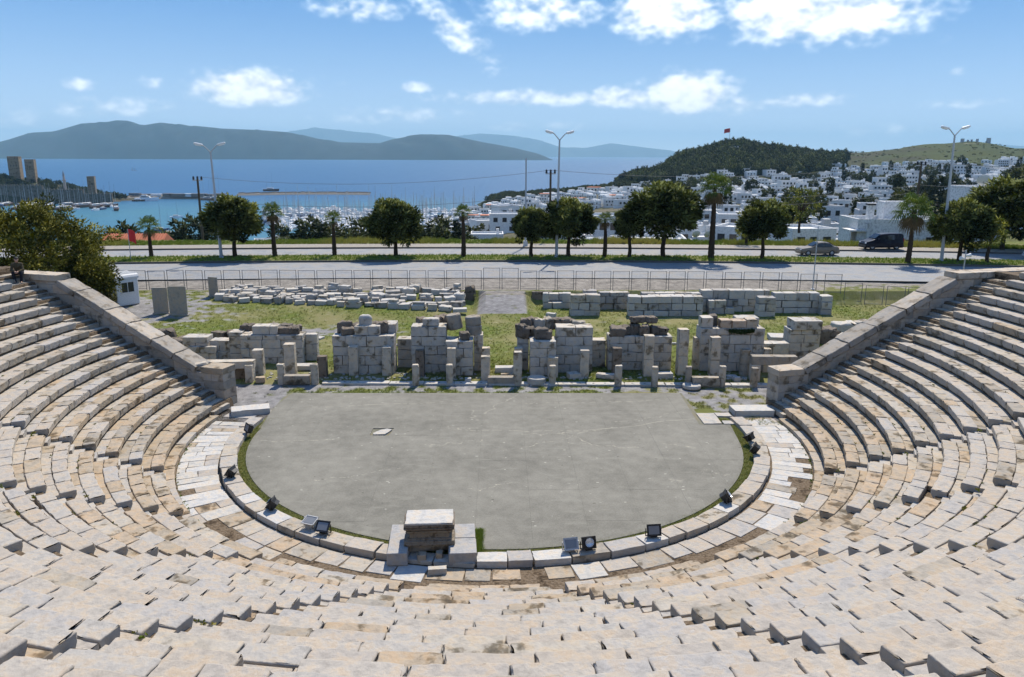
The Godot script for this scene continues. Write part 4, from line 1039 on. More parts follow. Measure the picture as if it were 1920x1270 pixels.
# ---------------------------------------------------------------- stones in the field
func field_stones() -> void:
	var kinds := ["pale marble block", "grey weathered block", "whitish broken slab", "dark grey stone"]
	var where := func(k: int, row: int, x: float) -> String: return "%s in the %s row of sorted fragments, %s" % [kinds[k], ["front", "second", "third", "fourth", "fifth", "back"][row], ["by the lone notice board", "left of middle", "right of middle", "by the ramp"][clampi(int((x + 22.0) / 4.7), 0, 3)]]
	for row in 6:
		var x := -22.0 + rf(0, 0.6)
		while x < -3.2:
			var w := rf(0.5, 1.15)
			var u := (x + 22.0) / 18.6
			var z := lerpf(lerpf(-27.2, -24.7, u), -30.2, row / 5.3) + rf(-0.25, 0.25)
			var k := rng.randi() % 4
			if rng.randf() < 0.08:
				x += w; continue
			var h := rf(0.24, 0.5) * (1.15 if row > 2 else 1.0); var d := rf(0.45, 0.85)
			var mesh: Mesh = pick(V.cube) if rng.randf() < 0.72 else pick(V.rough)
			var y := gh(x, z) + h * 0.42
			var o := part(self, "stone_fragment", mesh, M.rubble[k], Transform3D(Basis.from_euler(Vector3(rf(-0.07, 0.07), rf(-0.35, 0.35), rf(-0.08, 0.08))).scaled_local(Vector3(w, h / 0.5, d / 0.7)), Vector3(x + w * 0.5, y, z)))
			tag(o, where.call(k, row, x), "stone", "sorted stone fragments left of the ramp")
			if rng.randf() < 0.22:
				var o2 := part(self, "stone_fragment", pick(V.cube), M.rubble[(k + 1) % 4], Transform3D(Basis.from_euler(Vector3(rf(-0.1, 0.1), rf(-0.5, 0.5), rf(-0.1, 0.1))).scaled_local(Vector3(w * 0.8, 0.5, 0.7)), Vector3(x + w * 0.5, y + h * 0.5 + 0.1, z)))
				tag(o2, "upper " + where.call((k + 1) % 4, row, x), "stone", "sorted stone fragments left of the ramp")
			x += w + rf(0.04, 0.22)
	# dry-stacked walls on the right of the ramp
	var g := "dry-stacked block walls in the field"
	var keep: Array = M.ashlar
	M.ashlar = M.rubble; loose = 0.07
	ashlar("stacked_wall", "low dry-stacked wall just right of the gravel ramp", [[3.5, 5.7, -27.4, 0.7, 0.25, 1.5, 0.2], [3.6, 5.6, -28.15, 0.7, 0.25, 1.35, 0.3]], g)
	ashlar("stacked_wall", "projecting square stack of grey blocks near the ramp", [[5.4, 7.65, -24.6, 0.8, 0.2, 1.85], [5.5, 7.6, -25.45, 0.8, 0.2, 1.75, 0.2], [5.6, 7.6, -26.3, 0.8, 0.2, 1.9, 0.3]], g)
	ashlar("stacked_wall", "low stacked wall set back between the two projecting stacks", [[7.9, 10.2, -27.0, 0.8, 0.25, 1.62, 0.2], [7.9, 10.2, -27.85, 0.8, 0.25, 1.5, 0.3]], g)
	ashlar("stacked_wall", "long dry-stacked front wall of mixed grey and buff blocks", [[9.7, 15.3, -24.4, 0.8, 0.2, 1.78, 0.15], [9.9, 15.2, -25.25, 0.8, 0.2, 1.7, 0.3], [11.0, 16.0, -26.1, 0.8, 0.2, 1.75, 0.35]], g)
	ashlar("stacked_wall", "high back wall of large grey blocks on the right", [[15.6, 20.9, -26.2, 0.85, 0.2, 1.95], [16.0, 18.0, -25.3, 0.7, 0.2, 1.3, 0.4]], g)
	ashlar("stacked_wall", "free-standing tower of three grey blocks before the back wall", [[19.4, 20.7, -24.2, 0.9, 0.2, 1.75]], g)
	ashlar("stacked_wall", "end wall of large grey blocks beside the grass bank", [[21.0, 24.5, -25.6, 0.85, 0.2, 1.85], [24.4, 25.3, -25.0, 0.9, 0.2, 1.7]], g)
	M.ashlar = keep; loose = 0.0
	# boulders near the stubs
	var list := [[-20.9, -15.2, 1.3, 0.9, "big dark brown boulder behind the left wall corner"], [-19.6, -14.6, 1.5, 0.6, "long brown stone leaning beside the big dark boulder"], [-21.6, -16.4, 1.2, 0.5, "flat dark stone behind the big brown boulder"], [-19.3, -15.8, 0.8, 0.6, "small dark carved block right of the brown boulders"], [-15.9, -15.0, 1.9, 1.1, "large dark rectangular rock behind the leftmost stub"], [-17.4, -15.1, 0.9, 1.2, "pale upright block left of the large dark rock"], [-14.2, -15.8, 0.9, 0.6, "grey angular block right of the large dark rock"], [19.8, -15.4, 1.2, 0.9, "grey boulder behind the square block pier"], [21.2, -16.2, 1.5, 1.0, "dark boulder beside the sloping right wall"], [22.3, -15.4, 1.3, 0.7, "rough grey boulder under the coping of the right wall"], [16.3, -13.6, 1.6, 0.9, "dark squared rock left of the square block pier"], [18.8, -16.6, 2.2, 0.4, "long pale slab lying behind the square block pier"], [-2.3, -29.6, 0.8, 1.1, "dark upright stone at the left edge of the gravel ramp"], [3.9, -23.7, 0.7, 0.5, "small pale block lying on the grass right of the ramp"], [-11.9, -17.2, 1.0, 0.15, "thin white slab lying on the grass"], [23.5, -18.8, 1.6, 0.8, "pale boulder low on the grass bank"], [25.2, -20.0, 1.2, 0.6, "grey flat boulder on the grass bank"]]
	for b in list:
		var dark: bool = "dark" in b[4] or "brown" in b[4]
		var o := part(self, "boulder", V.rough[int(absf(b[0]) * 3.0) % 8] if not ("block" in b[4] or "slab" in b[4]) else V.cube[int(absf(b[0])) % 8], M.darkstone[int(absf(b[0])) % 2] if dark else M.rubble[int(absf(b[0])) % 3], Transform3D(Basis(Vector3.UP, rf(-0.5, 0.5)).scaled_local(Vector3(b[2], b[3] / 0.6, b[2] * 0.85)), Vector3(b[0], gh(b[0], b[1]) + b[3] * 0.38, b[1])))
		tag(o, b[4], "stone", "boulders and blocks in the field")
	# two thin marble sill lines in the grass
	for q in [[-9.5, -3.0, -15.2], [3.3, 11.4, -15.6]]:
		var o := part(self, "sill_line", stone_block(Vector3(q[1] - q[0], 0.12, 0.22), Vector3i(5, 0, 0), 0.02, 0.012, q[0], 0.1), M.marble[2], Transform3D(Basis.IDENTITY, Vector3((q[0] + q[1]) * 0.5, gh(0, q[2]) + 0.03, q[2])))
		tag(o, "thin white stone line in the grass " + ("left" if q[0] < 0.0 else "right") + " of the middle gap", "stone strip")
	# retaining edge beside the ramp
	for q in [[-4.0, -2.15, "dark low retaining wall left of the ramp top"], [2.7, 4.4, "dark low retaining wall right of the ramp top"]]:
		var o := part(self, "retaining_edge", stone_block(Vector3(q[1] - q[0], 1.05, 0.4), Vector3i(2, 0, 0), 0.04, 0.02, q[0], 0.08), M.darkstone[1], Transform3D(Basis(Vector3.UP, 0.05), Vector3((q[0] + q[1]) * 0.5, 0.72, -29.7)))
		tag(o, q[2], "wall")

# ---------------------------------------------------------------- road, pavement, fence, lamps
func strip(za: float, zb: float, y: float, half := 150.0) -> ArrayMesh:
	var mb := MB.new(); var n := 60
	for i in n:
		var a := lerpf(-half, half, float(i) / n); var b := lerpf(-half, half, float(i + 1) / n)
		mb.quad(Vector3(a, y, za + bow(a)), Vector3(b, y, za + bow(b)), Vector3(b, y, zb + bow(b)), Vector3(a, y, zb + bow(a)), Vector3.UP)
	return mb.mesh()

func ridge(za: float, zb: float, y0: float, y1: float, half := 150.0) -> ArrayMesh:
	var mb := MB.new(); var n := 60
	for i in n:
		var a := lerpf(-half, half, float(i) / n); var b := lerpf(-half, half, float(i + 1) / n)
		var q := func(x: float, z: float, y: float): return Vector3(x, y, z + bow(x))
		mb.quad(q.call(a, za, y0), q.call(b, za, y0), q.call(b, za, y1), q.call(a, za, y1), Vector3.BACK)
		mb.quad(q.call(a, za, y1), q.call(b, za, y1), q.call(b, zb, y1), q.call(a, zb, y1), Vector3.UP)
		mb.quad(q.call(a, zb, y0), q.call(b, zb, y0), q.call(b, zb, y1), q.call(a, zb, y1), Vector3.FORWARD)
	return mb.mesh()

func roadside() -> void:
	struct("road", strip(-35.2, -45.62, 1.50), M.asphalt, "pale worn asphalt road on the near side of the planted strip")
	struct("road", strip(-50.4, -57.25, 1.50), M.asphalt, "pale worn asphalt road on the far side of the planted strip")
	struct("kerb", ridge(-45.6, -45.78, 1.4, 1.68), M.kerbc, "brown kerb along the near side of the planted strip")
	struct("kerb", ridge(-50.25, -50.42, 1.4, 1.64), M.kerbc, "kerb along the far side of the planted strip")
	struct("kerb", ridge(-57.2, -57.36, 1.4, 1.66), M.kerbc, "dark kerb of the far pavement")
	struct("pavement", strip(-57.34, -60.9, 1.645), M.pave, "pale paved footway beyond the road")
	struct("median", strip(-45.76, -50.3, 1.66), M.grass, "planted strip between the two roads")
	struct("verge", strip(-60.88, -66.0, 1.62), M.grass, "grassy verge at the top of the slope")
	# grass on the median and weeds on the verge
	var blade := MB.new()
	for k in 8:
		var a := k * 0.8; var d := Vector3(cos(a), 0, sin(a)); var s := d.cross(Vector3.UP) * 0.03
		blade.tri(d * 0.05 - s, d * 0.05 + s, d * (0.1 + 0.02 * k) + Vector3.UP * (0.34 - 0.02 * k))
	var spots := []; var cols := []
	for k in 9000:
		var x := rf(-62, 70); var z := rf(-50.15, -45.85)
		spots.append(Transform3D(Basis(Vector3.UP, rf(0, TAU)).scaled(Vector3.ONE * rf(0.3, 0.75)), Vector3(x, 1.66, z + bow(x))))
		cols.append(Color(0.14, 0.22, 0.03).lerp(Color(0.24, 0.26, 0.07), rf(0, 1) * rf(0, 1)))
	multi("grass", blade.mesh(), leafy(), spots, cols, "bright green grass on the strip between the roads")
	spots = []; cols = []
	for k in 9000:
		var x := rf(-70, 80); var z := rf(-65.5, -61.0)
		var n := fb.get_noise_2d(x * 0.06, 3.0)
		spots.append(Transform3D(Basis(Vector3.UP, rf(0, TAU)).scaled(Vector3(1.2, rf(0.6, 1.7) * (1.0 + n * 1.4), 1.2)), Vector3(x, 1.6, z + bow(x))))
		cols.append(Color(0.13, 0.18, 0.03).lerp(Color(0.34, 0.30, 0.10), clampf(0.35 + n * 1.6 + rf(-0.2, 0.2), 0.0, 1.0)))
	multi("weeds", blade.mesh(), leafy(), spots, cols, "tall yellow-green weeds along the verge beyond the road")
	fence()
	# street lamps
	for l in [[-28.5, -47.6, 11.5, 0.02, "tall twin-headed street lamp nearest the marina on the left"], [6.0, -48.4, 12.8, -0.012, "tall twin-headed street lamp in the middle of the planted strip"], [45.1, -45.8, 13.3, 0.025, "tall twin-headed street lamp beside the parked van"]]:
		street_lamp(l[0], l[1], l[2], l[3], l[4])
	# wooden poles with insulators and their wires
	var tops := []
	for q in [[-39.5, -72.0, 8.8, "weathered utility pole with three insulators, leftmost"], [6.4, -66.0, 9.9, "weathered utility pole with three insulators in the middle"], [54.2, -69.0, 11.0, "weathered utility pole rising behind the white house"]]:
		var o := thing("utility_pole", q[3], "utility pole", Vector3(q[0], 0.0, q[1]), 0.0, "utility poles beyond the road")
		var mb := MB.new(); mb.tube(Vector3(0, -3, 0), Vector3(0, q[2], 0), 0.19, 0.13, 10)
		part(o, "post", mb.mesh(), M.wood)
		part(o, "crossarm", boxm(Vector3(1.3, 0.12, 0.12), Vector3(0, q[2] - 0.15, 0)), M.steel)
		for k in 3:
			var ib := MB.new(); ib.lathe([Vector2(0.0, 0.0), Vector2(0.10, 0.0), Vector2(0.16, 0.12), Vector2(0.09, 0.22), Vector2(0.15, 0.3), Vector2(0.07, 0.45), Vector2(0.0, 0.46)], Vector3.ZERO, 10)
			part(o, "insulator", ib.mesh(), M.black, Transform3D(Basis.IDENTITY, Vector3(-0.52 + 0.52 * k, q[2] - 0.08, 0)))
		tops.append(Vector3(q[0], q[2], q[1]))
	for lvl in [[0.3, "upper"], [-2.6, "middle"], [-3.5, "lower"]]:
		for s in 3:
			var a: Vector3 = tops[s] + Vector3.UP * lvl[0]; var b: Vector3 = tops[s + 1] + Vector3.UP * lvl[0] if s < 2 else Vector3(118, 12.0 + lvl[0], -84)
			if s == 2 and lvl[1] == "lower": continue
			var mb := MB.new(); var n := 18
			for k in n:
				var u := float(k) / n; var w := float(k + 1) / n
				mb.tube(a.lerp(b, u) - Vector3.UP * 4.0 * u * (1.0 - u) * 1.3, a.lerp(b, w) - Vector3.UP * 4.0 * w * (1.0 - w) * 1.3, 0.022, 0.022, 5, false)
			var o := part(self, "power_cable", mb.mesh(), plain(lin(0.2, 0.19, 0.17), 0.8))
			tag(o, "%s power cable sagging %s" % [lvl[1], ["between the leftmost and middle poles", "between the middle and right poles", "from the right pole out of view"][s]], "cable", "power cables")
	var mast := thing("mast", "plain tall grey mast on the footway left of the middle lamp", "mast", Vector3(3.1, 1.64, -58.6))
	var tb := MB.new(); tb.tube(Vector3.ZERO, Vector3(0, 10, 0), 0.11, 0.09, 10); part(mast, "post", tb.mesh(), M.galv); part(mast, "cabinet", boxm(Vector3(0.5, 0.6, 0.4), Vector3(0, 0.3, 0)), M.white)

func street_lamp(x: float, z: float, h: float, lean: float, label: String) -> void:
	var o := thing("street_lamp", label, "street lamp", Vector3(x, 1.62, z), rf(-0.2, 0.2), "street lamps on the planted strip")
	o.rotation.z = lean
	var mb := MB.new(); mb.tube(Vector3.ZERO, Vector3(0, h - 0.9, 0), 0.17, 0.085, 12); part(o, "post", mb.mesh(), M.galv)
	mb = MB.new(); mb.lathe([Vector2(0, 0), Vector2(0.26, 0), Vector2(0.26, 0.05), Vector2(0.19, 0.09), Vector2(0.19, 0.3), Vector2(0, 0.3)], Vector3.ZERO, 12); part(o, "base_plate", mb.mesh(), M.galv)
	for s in [-1.0, 1.0]:
		mb = MB.new(); mb.tube(Vector3(0, h - 0.95, 0), Vector3(s * 0.55, h - 0.35, 0.0), 0.055, 0.05, 8); mb.tube(Vector3(s * 0.55, h - 0.35, 0), Vector3(s * 0.72, h - 0.24, 0), 0.05, 0.05, 8)
		var arm := part(o, "arm", mb.mesh(), M.galv)
		part(arm, "lamp_head", stone_block(Vector3(0.85, 0.2, 0.36), Vector3i(1, 0, 0), 0.09, 0.0, 1.0), plain(lin(0.6, 0.6, 0.58), 0.4), Transform3D(Basis(Vector3.BACK, s * 0.25), Vector3(s * 1.08, h - 0.14, 0)))
		part(arm, "diffuser", stone_block(Vector3(0.55, 0.1, 0.28), Vector3i(0, 0, 0), 0.045, 0.0, 1.0), plain(lin(0.72, 0.74, 0.74), 0.15), Transform3D(Basis(Vector3.BACK, s * 0.25), Vector3(s * 1.12, h - 0.245, 0)))

func nth(n: int) -> String:
	return "%d%s" % [n, "th" if n > 3 and n < 21 else ["th", "st", "nd", "rd", "th", "th", "th", "th", "th", "th"][n % 10]]

func fence() -> void:
	var panel := thing("fence_panel", "", "fence", Vector3.ZERO, 0.0, "grey steel frame fence panels along the road")
	var mb := MB.new(); mb.tube(Vector3(0, 0, 0), Vector3(0, 1.62, 0), 0.024, 0.024, 6)
	var post := mb.mesh()
	mb = MB.new(); mb.tube(Vector3(-0.66, 0, 0), Vector3(0.66, 0, 0), 0.018, 0.018, 6)
	var rail := mb.mesh()
	var fm := plain(lin(0.11, 0.115, 0.12), 0.5, 0.2)
	part(panel, "post", post, fm, Transform3D(Basis.IDENTITY, Vector3(-0.67, 0, 0))); part(panel, "post", post, fm, Transform3D(Basis.IDENTITY, Vector3(0.67, 0, 0)))
	part(panel, "rail", rail, fm, Transform3D(Basis.IDENTITY, Vector3(0, 1.6, 0))); part(panel, "rail", rail, fm, Transform3D(Basis.IDENTITY, Vector3(0, 0.12, 0)))
	var wires := MB.new()
	for k in 12: wires.box(Vector3(-0.6 + k * 0.109, 0.86, 0), Vector3(0.005, 1.46, 0.005))
	for k in 13: wires.box(Vector3(0, 0.2 + k * 0.112, 0), Vector3(1.32, 0.005, 0.005))
	part(panel, "wire_mesh", wires.mesh(), fm)
	var first := [true]
	var place := func(x: float, z: float, turn: float, tall: float, label: String):
		var o: Node3D = panel if first[0] else copy(panel, "fence_panel", label, Vector3.ZERO)
		if first[0]: panel.set_meta("label", label)
		first[0] = false
		o.transform = Transform3D(Basis(Vector3.UP, turn).scaled_local(Vector3(1, tall, 1)), Vector3(x, gh(x, z) - 0.02, z))
	var x := -34.0; var k := 0
	while x < 26.0:
		var z := -30.95 + 0.02 * x + bow(x) * 0.6
		var gap := x > -1.9 and x < 2.2
		place.call(x, z, 0.0, 1.12 if gap else 1.0, "tall steel gate frame panel at the head of the ramp" if gap else "steel-framed mesh fence panel, %s to the %s of the gate panels" % [nth(21 - k if x < -2.0 else k - 24), "left" if x < -2.0 else "right"])
		x += 1.52; k += 1
	for q in [[27.3, -29.9, 0.05], [28.8, -29.4, 0.15], [30.3, -28.9, 0.2], [31.8, -28.4, 0.25], [33.3, -28.0, 0.25], [34.8, -27.6, 0.25]]:
		place.call(q[0], q[1], -q[2], 1.0, "steel-framed mesh fence panel on the grass bank, %s from the roadside fence" % nth(int((q[0] - 27.3) / 1.5 + 1.2)))

# ---------------------------------------------------------------- vegetation
func tuft_crown(seed_: int, count: int, per: int, size: Vector3, clump: float, leaf: float, dark: Color, light: Color, flat := 0.0, hollow := 0.45) -> ArrayMesh:
	# leaf clumps spread through an uneven dome; colour differs from clump to clump
	var r := RandomNumberGenerator.new(); r.seed = seed_
	var mb := MB.new()
	for k in count:
		var d := Vector3(r.randfn(), r.randfn(), r.randfn()).normalized()
		if flat > 0.0 and d.y < -0.25: d.y *= 0.35
		d = d.normalized()
		var lump := 1.0 + 0.30 * fn.get_noise_3dv(d * 1.6 + Vector3.ONE * seed_) + 0.10 * fn.get_noise_3dv(d * 4.0)
		var c := d * size * 0.5 * lump * pow(r.randf_range(hollow, 1.0), 0.45)
		var tone := clampf(0.5 + fn.get_noise_3dv(c * 0.9 + Vector3.ONE * 7.0) * 0.8 + r.randf_range(-0.25, 0.25), 0.0, 1.0)
		var cr := clump * r.randf_range(0.6, 1.15)
		for j in per:
			var e := Vector3(r.randfn(), r.randfn(), r.randfn()).normalized()
			var p := c + e * cr * pow(r.randf(), 0.4)
			var ax := (e + d * 0.6 + Vector3(r.randfn(), r.randfn(), r.randfn()) * 0.35).normalized()
			var sd := ax.cross(Vector3(r.randfn(), r.randfn(), r.randfn())).normalized() * leaf * r.randf_range(0.22, 0.4)
			var tip := p + ax * leaf * r.randf_range(0.7, 1.3)
			var nn := (e * 0.7 + d * 0.5 + ax.cross(sd).normalized() * 0.5).normalized()
			mb.tri(p - sd, p + sd, tip, nn if nn.dot(ax.cross(sd)) != 0.0 else Vector3.UP)
			var col := dark.lerp(light, clampf(tone + r.randf_range(-0.2, 0.2), 0.0, 1.0))
			mb.c.append(col); mb.c.append(col); mb.c.append(col)
	return mb.mesh()

func limb_mesh(h: float, r0: float, crown_y: float, spread: float, sd: int) -> ArrayMesh:
	var r := RandomNumberGenerator.new(); r.seed = sd
	var mb := MB.new(); var p := Vector3.ZERO; var n := 5
	var bend := Vector3(r.randf_range(-0.12, 0.12), 0, r.randf_range(-0.12, 0.12))
	for k in n:
		var q := Vector3(0, h * (k + 1) / n, 0) + bend * sin((k + 1) * 1.1) * h * 0.3
		mb.tube(p, q, r0 * lerpf(1.25, 0.75, float(k) / n), r0 * lerpf(1.25, 0.75, float(k + 1) / n), 8, false); p = q
	for k in 7:
		var a := k * 2.4 + r.randf(); var e := p + Vector3(cos(a) * spread, crown_y * r.randf_range(0.35, 0.9), sin(a) * spread)
		var m := p.lerp(e, 0.5) + Vector3(0, 0.12, 0)
		mb.tube(p - Vector3(0, 0.1, 0), m, r0 * 0.6, r0 * 0.4, 6, false); mb.tube(m, e, r0 * 0.4, r0 * 0.12, 6, false)
	return mb.mesh()

func trees_by_road() -> void:
	var pd := Color(0.030, 0.044, 0.016); var pl := Color(0.155, 0.18, 0.055)
	var crowns := []
	for k in 4: crowns.append(tuft_crown(k + 3, 210, 90, Vector3(2, 2, 2), 0.25, 0.14, pd, pl, 0.6))
	# x, z, height, width, crown base, label
	for t in [[-27.4, -48.5, 5.7, 5.7, 1.9, "round dark pine beside the left street lamp"], [-10.8, -49.1, 5.4, 5.2, 1.5, "round dark pine standing alone before the marina"], [3.4, -48.8, 4.8, 3.7, 1.6, "smaller round pine left of the middle street lamp"], [7.3, -48.9, 5.6, 5.2, 1.9, "round pine just right of the middle street lamp"], [13.7, -48.9, 5.2, 3.0, 1.9, "narrow young pine left of the largest pine"], [17.2, -48.5, 7.1, 6.9, 2.5, "largest spreading pine of the roadside row"], [27.2, -47.3, 5.5, 4.7, 2.1, "round pine right of the tallest palm"], [46.9, -45.8, 5.7, 5.3, 1.8, "dense round pine right of the right street lamp"]]:
		var o := thing("pine_tree", t[5], "pine tree", Vector3(t[0], 1.64, t[1]), rf(0, 6), "pines on the planted strip")
		part(o, "trunk", limb_mesh(t[4] + 0.5, 0.13 + t[3] * 0.012, (t[2] - t[4]) * 0.6, t[3] * 0.25, int(t[0] * 3) + 200), M.bark)
		var ch: float = t[2] - t[4] + 0.2
		part(o, "crown", pick(crowns), leafy(), Transform3D(Basis(Vector3.UP, rf(0, 6)).scaled_local(Vector3(t[3] * 0.46, ch * 0.5, t[3] * 0.46)), Vector3(0, t[4] + ch * 0.5 - 0.15, 0)))
	# background pines and a leafy young tree at the right
	for t in [[57.5, -55.5, 7.4, 8.0, 1.8, "big dark pine behind the right end of the roadside row"], [65.0, -57.0, 6.5, 7.0, 1.8, "dark pine cut by the right edge of the picture"]]:
		var o := thing("pine_tree", t[5], "pine tree", Vector3(t[0], 1.5, t[1]), rf(0, 6), "pines on the planted strip")
		part(o, "trunk", limb_mesh(t[4] + 0.5, 0.22, (t[2] - t[4]) * 0.6, t[3] * 0.25, 77), M.bark)
		part(o, "crown", pick(crowns), leafy(), Transform3D(Basis(Vector3.UP, rf(0, 6)).scaled_local(Vector3(t[3] * 0.5, (t[2] - t[4]) * 0.5, t[3] * 0.5)), Vector3(0, t[4] + (t[2] - t[4]) * 0.5, 0)))
	for t in [[49.3, -45.0, 5.0, 3.2, "young tree with yellow-green leaves in front of the dark pine", 31], [29.6, -60.2, 3.4, 3.4, "small olive-brown tree behind the round pine by the sedan", 32], [41.5, -75.0, 6.5, 5.0, "yellow-green tree behind the white house", 33]]:
		var o := thing("young_tree", t[4], "tree", Vector3(t[0], 1.62, t[1]))
		part(o, "trunk", limb_mesh(t[2] * 0.45, 0.16, t[2] * 0.45, t[3] * 0.3, 90), M.bark)
		part(o, "crown", tuft_crown(t[5], 46, 26, Vector3(t[3], t[2] * 0.7, t[3]), 0.42, 0.2, Color(0.07, 0.10, 0.02), Color(0.26, 0.26, 0.05)), leafy(), Transform3D(Basis.IDENTITY, Vector3(0, t[2] * 0.62, 0)))
	# palms
	var fans := [fan_crown(5, 20, false), fan_crown(6, 24, true)]
	for t in [[-35.8, -48.0, 3.2, 1.0, 0, "short palm at the left end of the planted strip"], [-23.3, -48.6, 4.6, 0.95, 1, "palm right of the left pine, drooping fronds"], [-17.3, -49.5, 3.9, 0.8, 0, "slightly leaning palm before the marina trees"], [-3.7, -48.7, 4.6, 0.8, 0, "slender palm left of the middle pines"], [11.1, -48.9, 3.9, 0.75, 0, "bright small palm between two pines"], [21.9, -47.3, 7.2, 1.45, 1, "tallest palm with a thick shaggy trunk"], [40.8, -44.2, 5.1, 1.6, 1, "broad palm in front of the parked van"]]:
		var o := thing("palm_tree", t[5], "palm tree", Vector3(t[0], 1.63, t[1]), rf(0, 6), "palms on the planted strip")
		var mb := MB.new(); var h: float = t[2]; var n := 14; var wide: float = 0.15 + 0.03 * h
		for k in n:
			var u := float(k) / n; var w := float(k + 1) / n
			mb.tube(Vector3(0.06 * sin(u * 4.0), u * h, 0), Vector3(0.06 * sin(w * 4.0), w * h, 0), wide * lerpf(1.0, 0.55, u) , wide * lerpf(0.86, 0.44, w), 10, false)
		part(o, "trunk", mb.mesh(), M.bark)
		var cr := part(o, "crown", fans[t[4]], leafy(), Transform3D(Basis(Vector3.UP, rf(0, 6)).scaled_local(Vector3.ONE * t[3]), Vector3(0, h - 0.05, 0)))
	# the big shrubby tree behind the seated man
	var o := thing("shrub_tree", "big bushy tree with olive-yellow leaves behind the seated man", "tree", Vector3(-34.2, 0.4, -22.5))
	part(o, "trunk", limb_mesh(1.6, 0.3, 3.4, 2.6, 55), M.bark)
	part(o, "crown", tuft_crown(41, 620, 120, Vector3(13.0, 8.4, 9.0), 0.75, 0.21, Color(0.034, 0.044, 0.012), Color(0.17, 0.165, 0.032), 0.3, 0.55), leafy(), Transform3D(Basis.IDENTITY, Vector3(0, 3.9, 0)))
	for s in [[-31.8, -27.5, 3.6, 3.8, "dark green bush between the shrubby tree and the road", 42, Color(0.02, 0.035, 0.012), Color(0.06, 0.09, 0.025)], [-27.9, -21.6, 1.6, 1.6, "low dry bush behind the white kiosk", 43, Color(0.05, 0.05, 0.02), Color(0.14, 0.13, 0.05)], [-43.0, -18.0, 6.5, 6.0, "dark green bush behind the shrubby tree at the picture's edge", 44, Color(0.02, 0.035, 0.012), Color(0.06, 0.09, 0.025)]]:
		var b := thing("bush", s[4], "bush", Vector3(s[0], gh(s[0], s[1]), s[1]))
		part(b, "stem", limb_mesh(s[2] * 0.35, 0.08, s[2] * 0.35, s[3] * 0.25, s[5]), M.bark)
		part(b, "foliage", tuft_crown(s[5], 90, 70, Vector3(s[3], s[2], s[3]), 0.5, 0.18, s[6], s[7], 0.2), leafy(), Transform3D(Basis.IDENTITY, Vector3(0, s[2] * 0.5, 0)))
	# weeds in the joints of the seats
	var spots := []; var cols := []
	var weed := leaf_mesh(0.09)
	for k in 900:
		var i := rng.randi() % ROWS; var t := rf(-1.5, 1.5)
		var c := fn.get_noise_2d(t * 9.0, i * 3.0)
		if c < 0.15: continue
		var r := RA + TREAD * i + 0.47 + rf(-0.02, 0.02)
		for q in 5:
			spots.append(Transform3D(Basis.from_euler(Vector3(rf(-0.6, 0.6), rf(0, 6), rf(-0.6, 0.6))).scaled(Vector3.ONE * rf(0.3, 1.0)), at_polar(t + rf(-0.006, 0.006), r + rf(-0.05, 0.05), H0 + RISE * i - 0.05)))
			cols.append(Color(0.09, 0.13, 0.02).lerp(Color(0.22, 0.19, 0.06), rf(0, 1)))
	for k in 260:
		var t := rf(-1.6, 1.6)
		spots.append(Transform3D(Basis.from_euler(Vector3(rf(-0.6, 0.6), rf(0, 6), rf(-0.6, 0.6))).scaled(Vector3.ONE * rf(0.3, 0.9)), at_polar(t, 13.08 + rf(-0.1, 0.02), 0.01)))
		cols.append(Color(0.09, 0.14, 0.02))
	multi("weeds", weed, leafy(), spots, cols, "small green weeds in the joints of the stone seats")

func fan_crown(sd: int, count: int, dead: bool) -> ArrayMesh:
	var r := RandomNumberGenerator.new(); r.seed = sd
	var mb := MB.new()
	for k in count + (14 if dead else 5):
		var old := k >= count
		var a := k * 2.399 + r.randf() * 0.3
		var el: float = lerpf(1.25, -0.35, float(k) / count) if not old else r.randf_range(-1.2, -0.7)
		var d := Vector3(cos(a) * cos(el), sin(el), sin(a) * cos(el))
		var base := Vector3(0, 0, 0)
		var L := r.randf_range(0.65, 0.9) * (0.7 if old else 1.0)
		var hub := d * L - Vector3.UP * 0.05
		var side := d.cross(Vector3.UP).normalized(); var nrm := side.cross(d).normalized()
		mb.tube(base, hub, 0.022, 0.012, 4, false)
		var col := Color(0.05, 0.085, 0.018).lerp(Color(0.13, 0.17, 0.035), r.randf())
		if old: col = Color(0.17, 0.12, 0.06).lerp(Color(0.09, 0.065, 0.035), r.randf())
		for j in 15:
			var t := lerpf(-1.9, 1.9, j / 14.0)
			var dir := (d * cos(t) + side * sin(t)).normalized()
			var len := 0.75 * (1.0 - 0.25 * absf(t) / 1.9) * r.randf_range(0.85, 1.1)
			var mid := hub + dir * len * 0.6 + nrm * 0.05
			var tip := hub + dir * len + Vector3.DOWN * len * (0.3 + 0.3 * r.randf())
			var w := dir.cross(nrm).normalized() * 0.038
			mb.tri(hub, mid - w, mid + w); mb.tri(mid - w, tip, mid + w)
		while mb.c.size() < mb.v.size(): mb.c.append(col)
	return mb.mesh()

